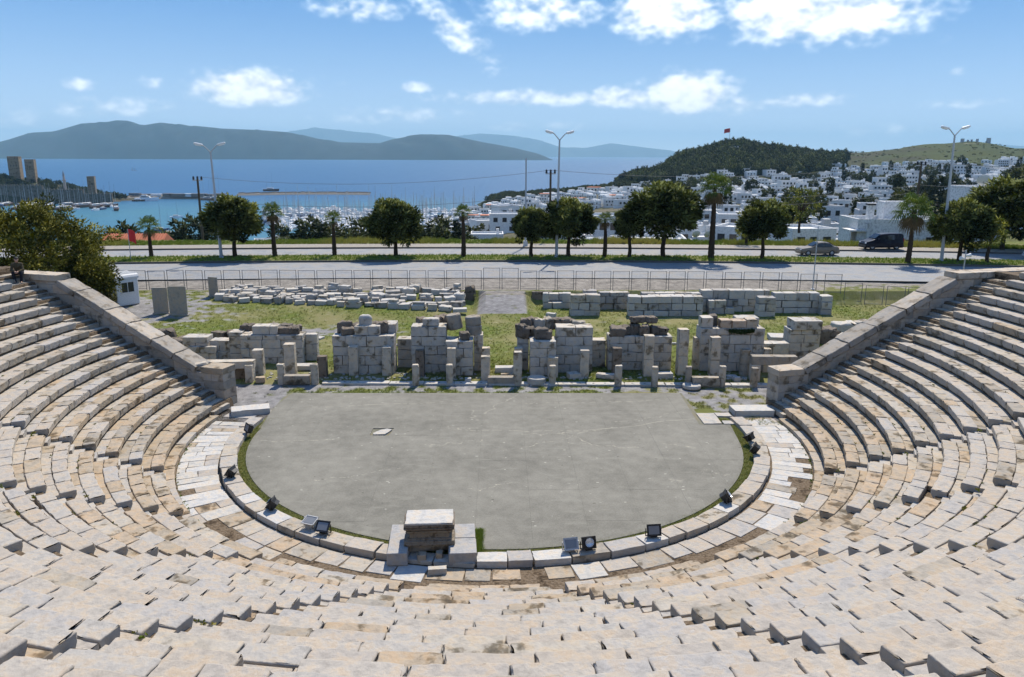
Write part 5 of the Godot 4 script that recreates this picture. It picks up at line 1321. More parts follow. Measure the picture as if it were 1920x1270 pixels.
# ---------------------------------------------------------------- vehicles
# a car body lofted from cross-sections along its length: [x, belt height, half width at belt, roof height, half width at roof]
func car_body(secs: Array, ground: float) -> ArrayMesh:
	var mb := MB.new(); var rings := []
	for s in secs:
		var w: float = s[2]; var belt: float = s[1]; var roof: float = s[3]; var rw: float = s[4]
		rings.append([Vector3(s[0], ground, -w * 0.86), Vector3(s[0], ground + 0.16, -w * 0.99), Vector3(s[0], belt * 0.72, -w), Vector3(s[0], belt, -w * 0.95), Vector3(s[0], roof - (roof - belt) * 0.12, -rw * 1.03), Vector3(s[0], roof, -rw * 0.88), Vector3(s[0], roof + 0.015, 0), Vector3(s[0], roof, rw * 0.88), Vector3(s[0], roof - (roof - belt) * 0.12, rw * 1.03), Vector3(s[0], belt, w * 0.95), Vector3(s[0], belt * 0.72, w), Vector3(s[0], ground + 0.16, w * 0.99), Vector3(s[0], ground, w * 0.86)])
	for i in rings.size() - 1:
		for k in 13:
			var l := (k + 1) % 13
			var a: Vector3 = rings[i][k]; var b: Vector3 = rings[i][l]; var c: Vector3 = rings[i + 1][l]; var d: Vector3 = rings[i + 1][k]
			var out := (a + b + c + d) * 0.25 - Vector3((a.x + c.x) * 0.5, 0.6, 0)
			mb.tri(a, b, c, flip((b - a).cross(c - a), out)); mb.tri(a, c, d, flip((c - a).cross(d - a), out))
	for e in [0, rings.size() - 1]:
		var mid: Vector3 = (rings[e][2] + rings[e][10]) * 0.5
		for k in 13: mb.tri(mid, rings[e][k], rings[e][(k + 1) % 13], Vector3.LEFT if e == 0 else Vector3.RIGHT)
	return mb.mesh()

func flip(n: Vector3, out: Vector3) -> Vector3:
	n = n.normalized()
	if n == Vector3.ZERO: return Vector3.UP
	return n if n.dot(out) >= 0.0 else -n

func car(label: String, called: String, at: Vector3, turn: float, paint: Material, secs: Array, wheels: Array, wr: float, panes: Array, extra: Array) -> void:
	var o := thing(called, label, "car" if called != "parked_van" else "van", at, turn)
	part(o, "body", car_body(secs, 0.22), paint)
	for x in wheels:
		for s in [-1.0, 1.0]:
			var w := Node3D.new(); w.name = "wheel"; o.add_child(w, true); w.position = Vector3(x, wr, s * 0.76)
			var mb := MB.new(); mb.lathe([Vector2(wr * 0.6, -0.1), Vector2(wr * 0.95, -0.1), Vector2(wr, -0.06), Vector2(wr, 0.06), Vector2(wr * 0.95, 0.1), Vector2(wr * 0.6, 0.1)], Vector3.ZERO, 20)
			part(w, "tyre", mb.mesh(), M.black, Transform3D(Basis(Vector3.RIGHT, PI / 2), Vector3.ZERO))
			mb = MB.new(); mb.lathe([Vector2(0, 0.085), Vector2(wr * 0.25, 0.09), Vector2(wr * 0.62, 0.07), Vector2(wr * 0.64, 0.0), Vector2(wr * 0.62, -0.07), Vector2(0, -0.085)], Vector3.ZERO, 16)
			part(w, "rim", mb.mesh(), M.steel, Transform3D(Basis(Vector3.RIGHT, PI / 2), Vector3.ZERO))
	for p in panes:
		var mb := MB.new()
		var off: Vector3 = p[4]
		mb.quad(p[0] + off, p[1] + off, p[2] + off, p[3] + off, off.normalized()); mb.quad(p[0] + off * 0.2, p[1] + off * 0.2, p[2] + off * 0.2, p[3] + off * 0.2, -off.normalized())
		part(o, "window", mb.mesh(), M.glass)
	for e in extra:
		part(o, e[0], stone_block(e[2], Vector3i(0, 0, 0), minf(0.04, e[2][e[2].min_axis_index()] * 0.45), 0.0, 1.0), e[3], Transform3D(Basis.IDENTITY, e[1]))

func vehicles() -> void:
	var v := func(x: float, y: float, z: float) -> Vector3: return Vector3(x, y, z)
	var tan_paint := plain(lin(0.18, 0.15, 0.115), 0.3, 0.25); tan_paint.metallic_specular = 0.4
	var navy := plain(lin(0.006, 0.008, 0.016), 0.3); navy.metallic_specular = 0.3
	var silver := plain(lin(0.5, 0.52, 0.54), 0.28, 0.4); silver.clearcoat_enabled = true
	var red := plain(lin(0.35, 0.02, 0.015), 0.2); var lampm := plain(lin(0.6, 0.62, 0.62), 0.1)
	var sedan := [[-2.12, 0.62, 0.70, 0.64, 0.62], [-1.98, 0.74, 0.80, 0.78, 0.70], [-1.15, 0.84, 0.84, 0.90, 0.74], [-0.85, 0.88, 0.84, 0.98, 0.72], [-0.15, 0.90, 0.85, 1.42, 0.60], [0.5, 0.90, 0.85, 1.46, 0.60], [1.05, 0.92, 0.84, 1.38, 0.58], [1.55, 0.94, 0.83, 1.03, 0.66], [1.95, 0.92, 0.80, 0.97, 0.70], [2.14, 0.66, 0.72, 0.72, 0.64]]
	var panes := []
	for s in [-1.0, 1.0]:
		panes.append([v.call(-0.72, 0.97, s * 0.80), v.call(0.32, 0.97, s * 0.82), v.call(0.32, 1.37, s * 0.65), v.call(-0.12, 1.35, s * 0.65), v.call(0, 0.004, s * 0.03)])
		panes.append([v.call(0.40, 0.97, s * 0.82), v.call(1.35, 0.99, s * 0.80), v.call(1.02, 1.33, s * 0.64), v.call(0.40, 1.38, s * 0.65), v.call(0, 0.004, s * 0.03)])
	panes.append([v.call(-0.83, 1.0, -0.62), v.call(-0.83, 1.0, 0.62), v.call(-0.19, 1.40, 0.52), v.call(-0.19, 1.40, -0.52), v.call(-0.035, 0.045, 0)])
	panes.append([v.call(1.52, 1.07, -0.58), v.call(1.52, 1.07, 0.58), v.call(1.08, 1.38, 0.50), v.call(1.08, 1.38, -0.50), v.call(0.035, 0.045, 0)])
	var ex := [["headlight", v.call(-2.05, 0.66, 0.55), v.call(0.14, 0.14, 0.3), lampm], ["headlight", v.call(-2.05, 0.66, -0.55), v.call(0.14, 0.14, 0.3), lampm], ["tail_light", v.call(2.07, 0.82, 0.56), v.call(0.12, 0.16, 0.26), red], ["tail_light", v.call(2.07, 0.82, -0.56), v.call(0.12, 0.16, 0.26), red], ["bumper", v.call(-2.13, 0.42, 0), v.call(0.12, 0.22, 1.5), tan_paint], ["bumper", v.call(2.15, 0.45, 0), v.call(0.12, 0.24, 1.5), tan_paint], ["mirror", v.call(-0.62, 1.0, 0.92), v.call(0.12, 0.12, 0.16), tan_paint], ["mirror", v.call(-0.62, 1.0, -0.92), v.call(0.12, 0.12, 0.16), tan_paint], ["door_handle", v.call(0.2, 0.86, 0.845), v.call(0.16, 0.03, 0.03), M.black], ["door_handle", v.call(1.1, 0.87, 0.845), v.call(0.16, 0.03, 0.03), M.black]]
	car("brownish-grey saloon car driving on the far road", "saloon_car", Vector3(34.6, 1.5, -53.2 + bow(34.6)), 0.05, tan_paint, sedan, [-1.32, 1.3], 0.31, panes, ex)
	var vs := [[-2.25, 0.66, 0.74, 0.68, 0.66], [-2.1, 0.84, 0.84, 0.88, 0.74], [-1.45, 0.98, 0.88, 1.08, 0.78], [-1.15, 1.02, 0.88, 1.22, 0.76], [-0.45, 1.05, 0.89, 1.74, 0.70], [0.4, 1.06, 0.89, 1.82, 0.72], [1.9, 1.06, 0.89, 1.82, 0.72], [2.15, 1.0, 0.87, 1.72, 0.70], [2.22, 0.7, 0.82, 0.9, 0.74]]
	panes = []
	for s in [-1.0, 1.0]:
		panes.append([v.call(-1.0, 1.16, s * 0.84), v.call(0.05, 1.14, s * 0.86), v.call(0.05, 1.64, s * 0.75), v.call(-0.42, 1.62, s * 0.75), v.call(0, 0.004, s * 0.03)])
		panes.append([v.call(0.15, 1.14, s * 0.86), v.call(1.05, 1.14, s * 0.86), v.call(1.05, 1.66, s * 0.76), v.call(0.15, 1.65, s * 0.75), v.call(0, 0.004, s * 0.03)])
	panes.append([v.call(-1.15, 1.24, -0.68), v.call(-1.15, 1.24, 0.68), v.call(-0.5, 1.72, 0.60), v.call(-0.5, 1.72, -0.60), v.call(-0.035, 0.045, 0)])
	ex = [["headlight", v.call(-2.13, 0.74, 0.62), v.call(0.2, 0.2, 0.26), lampm], ["headlight", v.call(-2.13, 0.74, -0.62), v.call(0.2, 0.2, 0.26), lampm], ["tail_light", v.call(2.18, 1.1, 0.78), v.call(0.1, 0.4, 0.12), red], ["tail_light", v.call(2.18, 1.1, -0.78), v.call(0.1, 0.4, 0.12), red], ["bumper", v.call(-2.24, 0.42, 0), v.call(0.14, 0.24, 1.6), M.black], ["bumper", v.call(2.24, 0.42, 0), v.call(0.12, 0.24, 1.6), M.black], ["mirror", v.call(-0.85, 1.2, 0.98), v.call(0.14, 0.18, 0.16), navy], ["mirror", v.call(-0.85, 1.2, -0.98), v.call(0.14, 0.18, 0.16), navy], ["door_handle", v.call(-0.05, 1.02, 0.89), v.call(0.16, 0.03, 0.03), M.black]]
	car("dark navy van parked on the footway before the white house", "parked_van", Vector3(43.7, 1.65, -58.6 + bow(43.7)), 0.06, navy, vs, [-1.42, 1.42], 0.33, panes, ex)
	ex = ex.duplicate(); ex = [["headlight", v.call(-2.05, 0.66, 0.55), v.call(0.14, 0.14, 0.3), lampm], ["headlight", v.call(-2.05, 0.66, -0.55), v.call(0.14, 0.14, 0.3), lampm], ["bumper", v.call(-2.13, 0.42, 0), v.call(0.12, 0.22, 1.5), silver]]
	var hatch := [[-2.0, 0.62, 0.70, 0.66, 0.62], [-1.85, 0.76, 0.80, 0.80, 0.70], [-1.1, 0.88, 0.84, 0.96, 0.74], [-0.3, 0.92, 0.85, 1.46, 0.60], [1.2, 0.94, 0.84, 1.46, 0.60], [1.7, 0.94, 0.82, 1.2, 0.66], [1.85, 0.7, 0.76, 0.9, 0.7]]
	car("silver car cut off by the right edge of the picture", "silver_car", Vector3(57.6, 1.5, -53.0 + bow(57.6)), 0.1, silver, hatch, [-1.2, 1.2], 0.31, [[v.call(-1.0, 1.0, -0.62), v.call(-1.0, 1.0, 0.62), v.call(-0.36, 1.42, 0.52), v.call(-0.36, 1.42, -0.52), v.call(-0.035, 0.045, 0)]], ex)

# ---------------------------------------------------------------- kiosk, boards, poles
func site_furniture() -> void:
	var o := thing("ticket_kiosk", "small white kiosk with rounded ribbed roof beside the shrubby tree", "kiosk", Vector3(-28.2, gh(-28.2, -25.4), -25.4), -0.62)
	part(o, "cabin", stone_block(Vector3(1.75, 2.05, 1.75), Vector3i(0, 0, 0), 0.09, 0.0, 1.0), M.white, Transform3D(Basis.IDENTITY, Vector3(0, 1.05, 0)))
	var rp := PackedVector2Array([Vector2(-0.92, 0), Vector2(-0.92, 0.12), Vector2(-0.84, 0.26), Vector2(-0.7, 0.34), Vector2(0.7, 0.34), Vector2(0.84, 0.26), Vector2(0.92, 0.12), Vector2(0.92, 0)])
	var mb := MB.new(); mb.prism(rp, Vector3.RIGHT, Vector3.UP, Vector3.BACK, Vector3(0, 2.02, -0.92), 1.84)
	var roof := part(o, "roof", mb.mesh(), M.white)
	for k in 5: part(roof, "rib", boxm(Vector3(0.09, 0.05, 1.8), Vector3(-0.6 + 0.3 * k, 2.38, 0)), M.white)
	for q in [[0.0, 0.885, 0.0], [0.885, 0.0, PI / 2]]:
		var w := part(o, "window", boxm(Vector3(0.95, 0.75, 0.03)), M.glass, Transform3D(Basis(Vector3.UP, q[2]), Vector3(q[0], 1.4, q[1])))
		for f in [[0, 0.4, 1.05, 0.07], [0, -0.4, 1.05, 0.07], [-0.5, 0, 0.07, 0.85], [0.5, 0, 0.07, 0.85], [0.0, 0, 0.04, 0.75]]: part(w, "frame", boxm(Vector3(f[2], f[3], 0.05), Vector3(f[0], f[1], 0.015)), M.white)
	part(o, "counter", boxm(Vector3(1.1, 0.05, 0.25), Vector3(0, 0.98, 0.98)), M.white)
	var stone := stone_mat(0.46, 0.43, 0.37, 0.4)
	for b in [[-24.2, -22.7, 1.05, 1.9, 0.12, "grey notice board seen from behind, left of a pair"], [-22.8, -22.3, 1.28, 2.1, 0.0, "wider grey notice board seen from behind, right of a pair"], [-22.4, -28.2, 0.82, 1.55, -0.3, "small grey notice board standing alone beside the sorted stones"]]:
		var n := thing("notice_board", b[5], "notice board", Vector3(b[0], gh(b[0], b[1]), b[1]), b[4], "notice boards on the gravel")
		part(n, "panel", stone_block(Vector3(b[2], b[3] - 0.06, 0.09), Vector3i(0, 0, 0), 0.02, 0.0, 1.0), stone, Transform3D(Basis.IDENTITY, Vector3(0, b[3] * 0.5 + 0.02, 0)))
		part(n, "base", stone_block(Vector3(b[2] + 0.1, 0.12, 0.3), Vector3i(0, 0, 0), 0.02, 0.0, 1.0), stone, Transform3D(Basis.IDENTITY, Vector3(0, 0.02, 0)))
	for q in [[31.6, -19.5, 5.6, true, "slim grey pole with two white spotlights behind the right wall"], [26.2, -31.2, 5.2, false, "slim grey pole at the end of the roadside fence"]]:
		var p := thing("light_pole", q[4], "pole", Vector3(q[0], gh(q[0], q[1]), q[1]))
		mb = MB.new(); mb.tube(Vector3.ZERO, Vector3(0, q[2], 0), 0.05, 0.04, 8); part(p, "post", mb.mesh(), M.galv)
		part(p, "base_plate", boxm(Vector3(0.3, 0.04, 0.3), Vector3(0, 0.02, 0)), M.galv)
		if q[3]:
			for s in [-1.0, 1.0]:
				mb = MB.new(); mb.tube(Vector3(s * 0.05, 0, 0), Vector3(s * 0.34, 0.06, 0.05), 0.07, 0.14, 10); part(p, "spotlight", mb.mesh(), M.white, Transform3D(Basis.IDENTITY, Vector3(0, q[2] - 0.5 + 0.1 * s, 0)))
	# flags
	for f in [[-37.0, -46.0, 0.5, 4.2, 1.2, "red flag on a short pole beyond the shrubby tree"]]:
		var p := thing("flag", f[5], "flag", Vector3(f[0], f[2], f[1]))
		mb = MB.new(); mb.tube(Vector3.ZERO, Vector3(0, f[3], 0), 0.04, 0.03, 6); part(p, "pole", mb.mesh(), M.galv)
		part(p, "cloth", flag_cloth(0.7, f[4]), plain(lin(0.5, 0.02, 0.02), 0.8), Transform3D(Basis.IDENTITY, Vector3(0.03, f[3] - f[4], 0)))

func flag_cloth(w: float, h: float) -> ArrayMesh:
	var mb := MB.new()
	var at := func(i: int, j: int) -> Vector3:
		var u := i / 8.0
		return Vector3(u * w, j / 4.0 * h - u * u * h * 0.3, sin(u * 7.0) * 0.09 * u + sin(u * 3.0 + j) * 0.02)
	for i in 8:
		for j in 4: mb.quad(at.call(i, j), at.call(i + 1, j), at.call(i + 1, j + 1), at.call(i, j + 1))
	return mb.mesh()

# ---------------------------------------------------------------- person
func sdf_mesh(bones: Array, cell: float, blend: float) -> ArrayMesh:
	# bones: [a, b, ra, rb]; smooth union of tapered capsules meshed as surface nets
	var lo := Vector3.ONE * 1e9; var hi := -lo
	for b in bones:
		var m := maxf(b[2], b[3]) + cell * 2.0
		for p in [b[0], b[1]]:
			lo = lo.min(p - Vector3.ONE * m); hi = hi.max(p + Vector3.ONE * m)
	var n := Vector3i(((hi - lo) / cell).ceil()) + Vector3i.ONE
	var f := PackedFloat32Array(); f.resize(n.x * n.y * n.z); f.fill(1.0)
	var reach := blend + cell * 2.0
	for b in bones:
		var a: Vector3 = b[0]; var e: Vector3 = b[1]; var d := e - a; var dd := maxf(d.length_squared(), 1e-8)
		var m := maxf(b[2], b[3]) + reach
		var i0 := Vector3i(((a.min(e) - Vector3.ONE * m - lo) / cell).floor()).max(Vector3i.ZERO)
		var i1 := Vector3i(((a.max(e) + Vector3.ONE * m - lo) / cell).ceil()).min(n - Vector3i.ONE)
		for x in range(i0.x, i1.x + 1):
			for y in range(i0.y, i1.y + 1):
				for z in range(i0.z, i1.z + 1):
					var p := lo + Vector3(x, y, z) * cell
					var t := clampf((p - a).dot(d) / dd, 0.0, 1.0)
					var s := p.distance_to(a + d * t) - lerpf(b[2], b[3], t)
					var k := (x * n.y + y) * n.z + z
					var o := f[k]
					var h := clampf(0.5 + 0.5 * (o - s) / blend, 0.0, 1.0)
					f[k] = lerpf(o, s, h) - blend * h * (1.0 - h)
	var vert := {}
	var mb := MB.new()
	var grad := func(x: int, y: int, z: int) -> Vector3:
		var k := (x * n.y + y) * n.z + z
		return Vector3(f[k + n.y * n.z] - f[k], f[k + n.z] - f[k], f[k + 1] - f[k]).normalized()
	for x in n.x - 1:
		for y in n.y - 1:
			for z in n.z - 1:
				var k0 := (x * n.y + y) * n.z + z
				var c := Vector3.ZERO; var cnt := 0; var vals := []
				for q in 8: vals.append(f[k0 + (n.y * n.z if q & 1 else 0) + (n.z if q & 2 else 0) + (1 if q & 4 else 0)])
				for q in 8:
					for ax in [1, 2, 4]:
						if q & ax: continue
						var va: float = vals[q]; var vb: float = vals[q | ax]
						if (va < 0.0) == (vb < 0.0): continue
						var t := va / (va - vb)
						var p := Vector3(1.0 if q & 1 else 0.0, 1.0 if q & 2 else 0.0, 1.0 if q & 4 else 0.0)
						p[0 if ax == 1 else 1 if ax == 2 else 2] = t
						c += p; cnt += 1
				if cnt: vert[k0] = [lo + (Vector3(x, y, z) + c / cnt) * cell, grad.call(x, y, z)]
	var st := [n.y * n.z, n.z, 1]
	for x in range(1, n.x - 1):
		for y in range(1, n.y - 1):
			for z in range(1, n.z - 1):
				var k := (x * n.y + y) * n.z + z
				for ax in 3:
					if (f[k] < 0.0) == (f[k + st[ax]] < 0.0): continue
					var u: int = st[(ax + 1) % 3]; var w: int = st[(ax + 2) % 3]
					var q := [k, k - u, k - u - w, k - w]
					if not (vert.has(q[0]) and vert.has(q[1]) and vert.has(q[2]) and vert.has(q[3])): continue
					mb.tri3(vert[q[0]][0], vert[q[1]][0], vert[q[2]][0], vert[q[0]][1], vert[q[1]][1], vert[q[2]][1])
					mb.tri3(vert[q[0]][0], vert[q[2]][0], vert[q[3]][0], vert[q[0]][1], vert[q[2]][1], vert[q[3]][1])
	return mb.mesh()

func person_on_wall() -> void:
	# seated on the wall's top slab, leaning forward, forearms on the knees, legs hanging in front of the wall
	var o := thing("person", "man in an olive-brown jumper and dark trousers sitting on the wall", "person", Vector3(-24.3, 6.04, -7.05), 0.38)
	var v := func(x: float, y: float, z: float) -> Vector3: return Vector3(x, y, z)
	var hip := Vector3(0, 0.12, -0.05); var chest := Vector3(0, 0.46, 0.14); var neck := Vector3(0, 0.60, 0.22); var head := Vector3(0.02, 0.755, 0.28)
	var bones := [[hip, chest, 0.145, 0.15], [chest, neck, 0.13, 0.065], [v.call(-0.15, 0.52, 0.16), v.call(0.15, 0.52, 0.16), 0.075, 0.075], [neck, v.call(0.01, 0.69, 0.26), 0.055, 0.055]]
	var sleeves := [[hip + Vector3(0, 0.03, 0.0), chest, 0.16, 0.168], [chest, neck, 0.15, 0.08], [v.call(-0.16, 0.52, 0.16), v.call(0.16, 0.52, 0.16), 0.088, 0.088]]
	var legs := [[v.call(-0.1, 0.08, -0.06), v.call(0.1, 0.08, -0.06), 0.135, 0.135]]
	var hands := []; var shoes := []
	for s in [-1.0, 1.0]:
		var sh := Vector3(s * 0.2, 0.5, 0.16); var el := Vector3(s * 0.25, 0.24, 0.30); var wr := Vector3(s * 0.07, 0.20, 0.50)
		var hp := Vector3(s * 0.1, 0.08, -0.04); var kn := Vector3(s * 0.17, 0.10, 0.40); var an := Vector3(s * 0.13, -0.33, 0.36); var toe := Vector3(s * 0.15, -0.40, 0.55)
		bones += [[sh, el, 0.055, 0.045], [el, wr, 0.043, 0.03], [hp, kn, 0.085, 0.06], [kn, an, 0.058, 0.042], [an, toe, 0.04, 0.035]]
		sleeves += [[sh, el, 0.07, 0.058], [el, wr.lerp(el, 0.12), 0.058, 0.042]]
		legs += [[hp, kn, 0.105, 0.078], [kn, an, 0.078, 0.062]]
		shoes += [[an + Vector3(0, -0.05, -0.03), toe, 0.05, 0.042], [an, an + Vector3(0, -0.05, 0), 0.05, 0.05]]
		var palm := wr + Vector3(-s * 0.03, -0.03, 0.05)
		hands += [[wr, palm, 0.027, 0.034]]
		for k in 4:
			var b := palm + Vector3(s * (0.03 - 0.02 * k), -0.005, 0.02); var m := b + Vector3(-s * 0.012, -0.03 - 0.004 * (k % 3), 0.018); var t := m + Vector3(-s * 0.016, -0.024, -0.008)
			hands += [[b, m, 0.0105, 0.0095], [m, t, 0.0095, 0.0085]]
		hands += [[palm + Vector3(-s * 0.02, 0.012, -0.01), palm + Vector3(-s * 0.05, 0.008, 0.02), 0.012, 0.010], [palm + Vector3(-s * 0.05, 0.008, 0.02), palm + Vector3(-s * 0.062, -0.012, 0.035), 0.010, 0.009]]
	var skin := plain(lin(0.36, 0.20, 0.13), 0.6)
	part(o, "body", sdf_mesh(bones, 0.018, 0.04), skin)
	var hd := [[head + Vector3(0, 0.03, -0.015), head + Vector3(0, -0.04, 0.02), 0.088, 0.07], [head + Vector3(0, -0.07, 0.035), head + Vector3(0, -0.075, 0.04), 0.05, 0.045], [head + Vector3(0, 0.015, 0.085), head + Vector3(0, -0.02, 0.105), 0.01, 0.016], [head + Vector3(-0.085, -0.015, 0.0), head + Vector3(-0.09, 0.015, -0.005), 0.014, 0.016], [head + Vector3(0.085, -0.015, 0.0), head + Vector3(0.09, 0.015, -0.005), 0.014, 0.016], [head + Vector3(-0.025, -0.052, 0.082), head + Vector3(0.025, -0.052, 0.082), 0.008, 0.008]]
	part(o, "head", sdf_mesh(hd, 0.009, 0.02), skin)
	for s in [-1.0, 1.0]: part(o, "eye", sdf_mesh([[head + Vector3(s * 0.033, 0.012, 0.082), head + Vector3(s * 0.034, 0.012, 0.083), 0.011, 0.011]], 0.004, 0.004), M.black)
	part(o, "hair", sdf_mesh([[head + Vector3(0, 0.062, -0.02), head + Vector3(0, 0.02, -0.045), 0.088, 0.085], [head + Vector3(0, 0.075, 0.02), head + Vector3(0, 0.07, 0.045), 0.07, 0.05]], 0.01, 0.02), plain(lin(0.02, 0.016, 0.013), 0.8))
	part(o, "hands", sdf_mesh(hands, 0.006, 0.008), skin)
	part(o, "jumper", sdf_mesh(sleeves, 0.016, 0.05), mat(lin(0.075, 0.062, 0.035), 0.95, T.speck, 3.0, T.rough_n, 0.8))
	part(o, "trousers", sdf_mesh(legs, 0.016, 0.05), mat(lin(0.018, 0.02, 0.028), 0.9, T.speck, 3.0, T.rough_n, 0.6))
	part(o, "shoes", sdf_mesh(shoes, 0.012, 0.02), plain(lin(0.03, 0.028, 0.025), 0.6))

# ---------------------------------------------------------------- land and sea beyond the road
# profiles of the land: azimuth in degrees from -z, then [depth from the upper walkway, height]
const LAND := [
	[-46.0, [[98, 1.4], [130, -6], [250, -25], [420, -44], [480, -52], [2600, -60]]],
	[-31.8, [[98, 1.4], [130, -6], [250, -25], [420, -44], [480, -52], [2600, -60]]],
	[-24.5, [[98, 1.4], [125, -5], [250, -24], [450, -44], [520, -52], [2600, -60]]],
	[-16.2, [[98, 1.4], [125, -5], [300, -26], [500, -44], [570, -52], [2600, -60]]],
	[-9.0, [[98, 1.4], [125, -5], [300, -26], [540, -44], [600, -52], [2600, -60]]],
	[-3.0, [[98, 1.4], [125, -5], [300, -24], [500, -38], [650, -45], [760, -46], [830, -52], [2600, -60]]],
	[0.84, [[98, 1.4], [116, -4.2], [150, -7.6], [220, -10.5], [300, -14], [500, -33], [700, -38], [900, -38], [1050, -40], [1130, -52], [2600, -60]]],
	[4.28, [[98, 1.4], [116, -4.2], [150, -7.6], [220, -10.5], [300, -14], [500, -28], [700, -33], [900, -32], [1100, -38], [1190, -52], [2600, -60]]],
	[6.93, [[98, 1.4], [116, -4.2], [150, -7.6], [220, -10.5], [300, -14], [500, -25], [650, -28], [900, -27], [1100, -34], [1210, -52], [2600, -60]]],
	[10.5, [[98, 1.4], [116, -4.2], [150, -7.6], [220, -10.5], [300, -14], [500, -22], [700, -24], [880, -24], [1000, -14], [1100, -20], [1260, -52], [2600, -60]]],
	[13.26, [[98, 1.4], [116, -4.2], [150, -7.6], [220, -10.5], [300, -14], [500, -20], [850, -20], [950, -8], [1080, 11], [1250, -10], [1400, -52], [2600, -60]]],
	[16.3, [[98, 1.4], [116, -4.2], [150, -7.6], [220, -10.5], [300, -14], [500, -19], [840, -18], [950, 0], [1100, 25], [1250, 15], [1600, -52], [2600, -60]]],
	[18.9, [[98, 1.4], [116, -4.2], [150, -7.6], [220, -10.5], [300, -14], [500, -19], [830, -17], [950, -2], [1120, 19], [1300, 8], [1600, -52], [2600, -60]]],
	[21.7, [[98, 1.4], [116, -4.2], [150, -7.6], [220, -10.5], [300, -14], [500, -18], [820, -15], [1000, 0], [1200, 14], [1500, 10], [2000, -52], [2600, -60]]],
	[24.0, [[98, 1.4], [116, -4.2], [150, -7.6], [220, -10.5], [300, -14], [350, -14], [600, -16], [800, -13], [1000, 0], [1300, 19], [1600, 5], [2200, -52], [2600, -60]]],
	[28.6, [[98, 1.4], [116, -4.2], [150, -7.6], [220, -10.5], [300, -14], [350, -12], [600, -15], [900, -5], [1150, 14], [1400, 32], [1700, 20], [2600, -40]]],
	[31.0, [[98, 1.4], [116, -4.2], [150, -7.6], [220, -10.5], [300, -14], [350, -9], [600, -11], [900, -2], [1150, 20], [1400, 38], [1700, 25], [2600, -40]]],
	[33.5, [[98, 1.4], [150, 0], [350, -6], [600, -8], [900, 2], [1150, 16], [1400, 26], [1700, 18], [2600, -40]]],
	[47.0, [[98, 1.4], [150, 2], [350, 0], [600, 5], [900, 15], [1400, 25], [1700, 20], [2600, 0]]]]

func along(p: Array, d: float) -> float:
	for i in p.size() - 1:
		if d <= p[i + 1][0]: return lerpf(p[i][1], p[i + 1][1], clampf((d - p[i][0]) / float(p[i + 1][0] - p[i][0]), 0.0, 1.0))
	return p[-1][1]

func land_h(az: float, d: float) -> float:
	az = clampf(az, -45.9, 46.9)
	for i in LAND.size() - 1:
		if az <= LAND[i + 1][0]:
			var t: float = (az - LAND[i][0]) / (LAND[i + 1][0] - LAND[i][0])
			return lerpf(along(LAND[i][1], d), along(LAND[i + 1][1], d), t * t * (3.0 - 2.0 * t))
	return 0.0

func far_xz(az: float, d: float) -> Vector3:
	return Vector3(EYE.x + tan(deg_to_rad(az)) * d, 0, EYE.z - d)

func on_land(az: float, d: float) -> Vector3:
	var p := far_xz(az, d); p.y = land_h(az, d); return p

func sheet(P: Array, w: int, m: Material, called: String, label: String, cols := []) -> MeshInstance3D:
	var mb := MB.new(); var h := P.size() / w
	var N := []
	for j in h:
		for i in w:
			var a: Vector3 = P[j * w + mini(i + 1, w - 1)] - P[j * w + maxi(i - 1, 0)]
			var b: Vector3 = P[mini(j + 1, h - 1) * w + i] - P[maxi(j - 1, 0) * w + i]
			var n := a.cross(b).normalized()
			N.append(n if n.y > 0.0 else -n)
	for j in h - 1:
		for i in w - 1:
			var k := j * w + i
			for t in [[k, k + 1, k + w + 1], [k, k + w + 1, k + w]]:
				mb.tri3(P[t[0]], P[t[1]], P[t[2]], N[t[0]], N[t[1]], N[t[2]])
				if cols.size():
					var sw: bool = mb.v[mb.v.size() - 2] != P[t[1]]
					mb.c.append(cols[t[0]]); mb.c.append(cols[t[2] if sw else t[1]]); mb.c.append(cols[t[1] if sw else t[2]])
	return struct(called, mb.mesh(), m, label)

func tinted(rough: float, tex = null, scale := 0.02, spec := 0.25) -> StandardMaterial3D:
	var m := mat(Color.WHITE, rough, tex, scale); m.vertex_color_use_as_albedo = true; m.metallic_specular = spec; return m

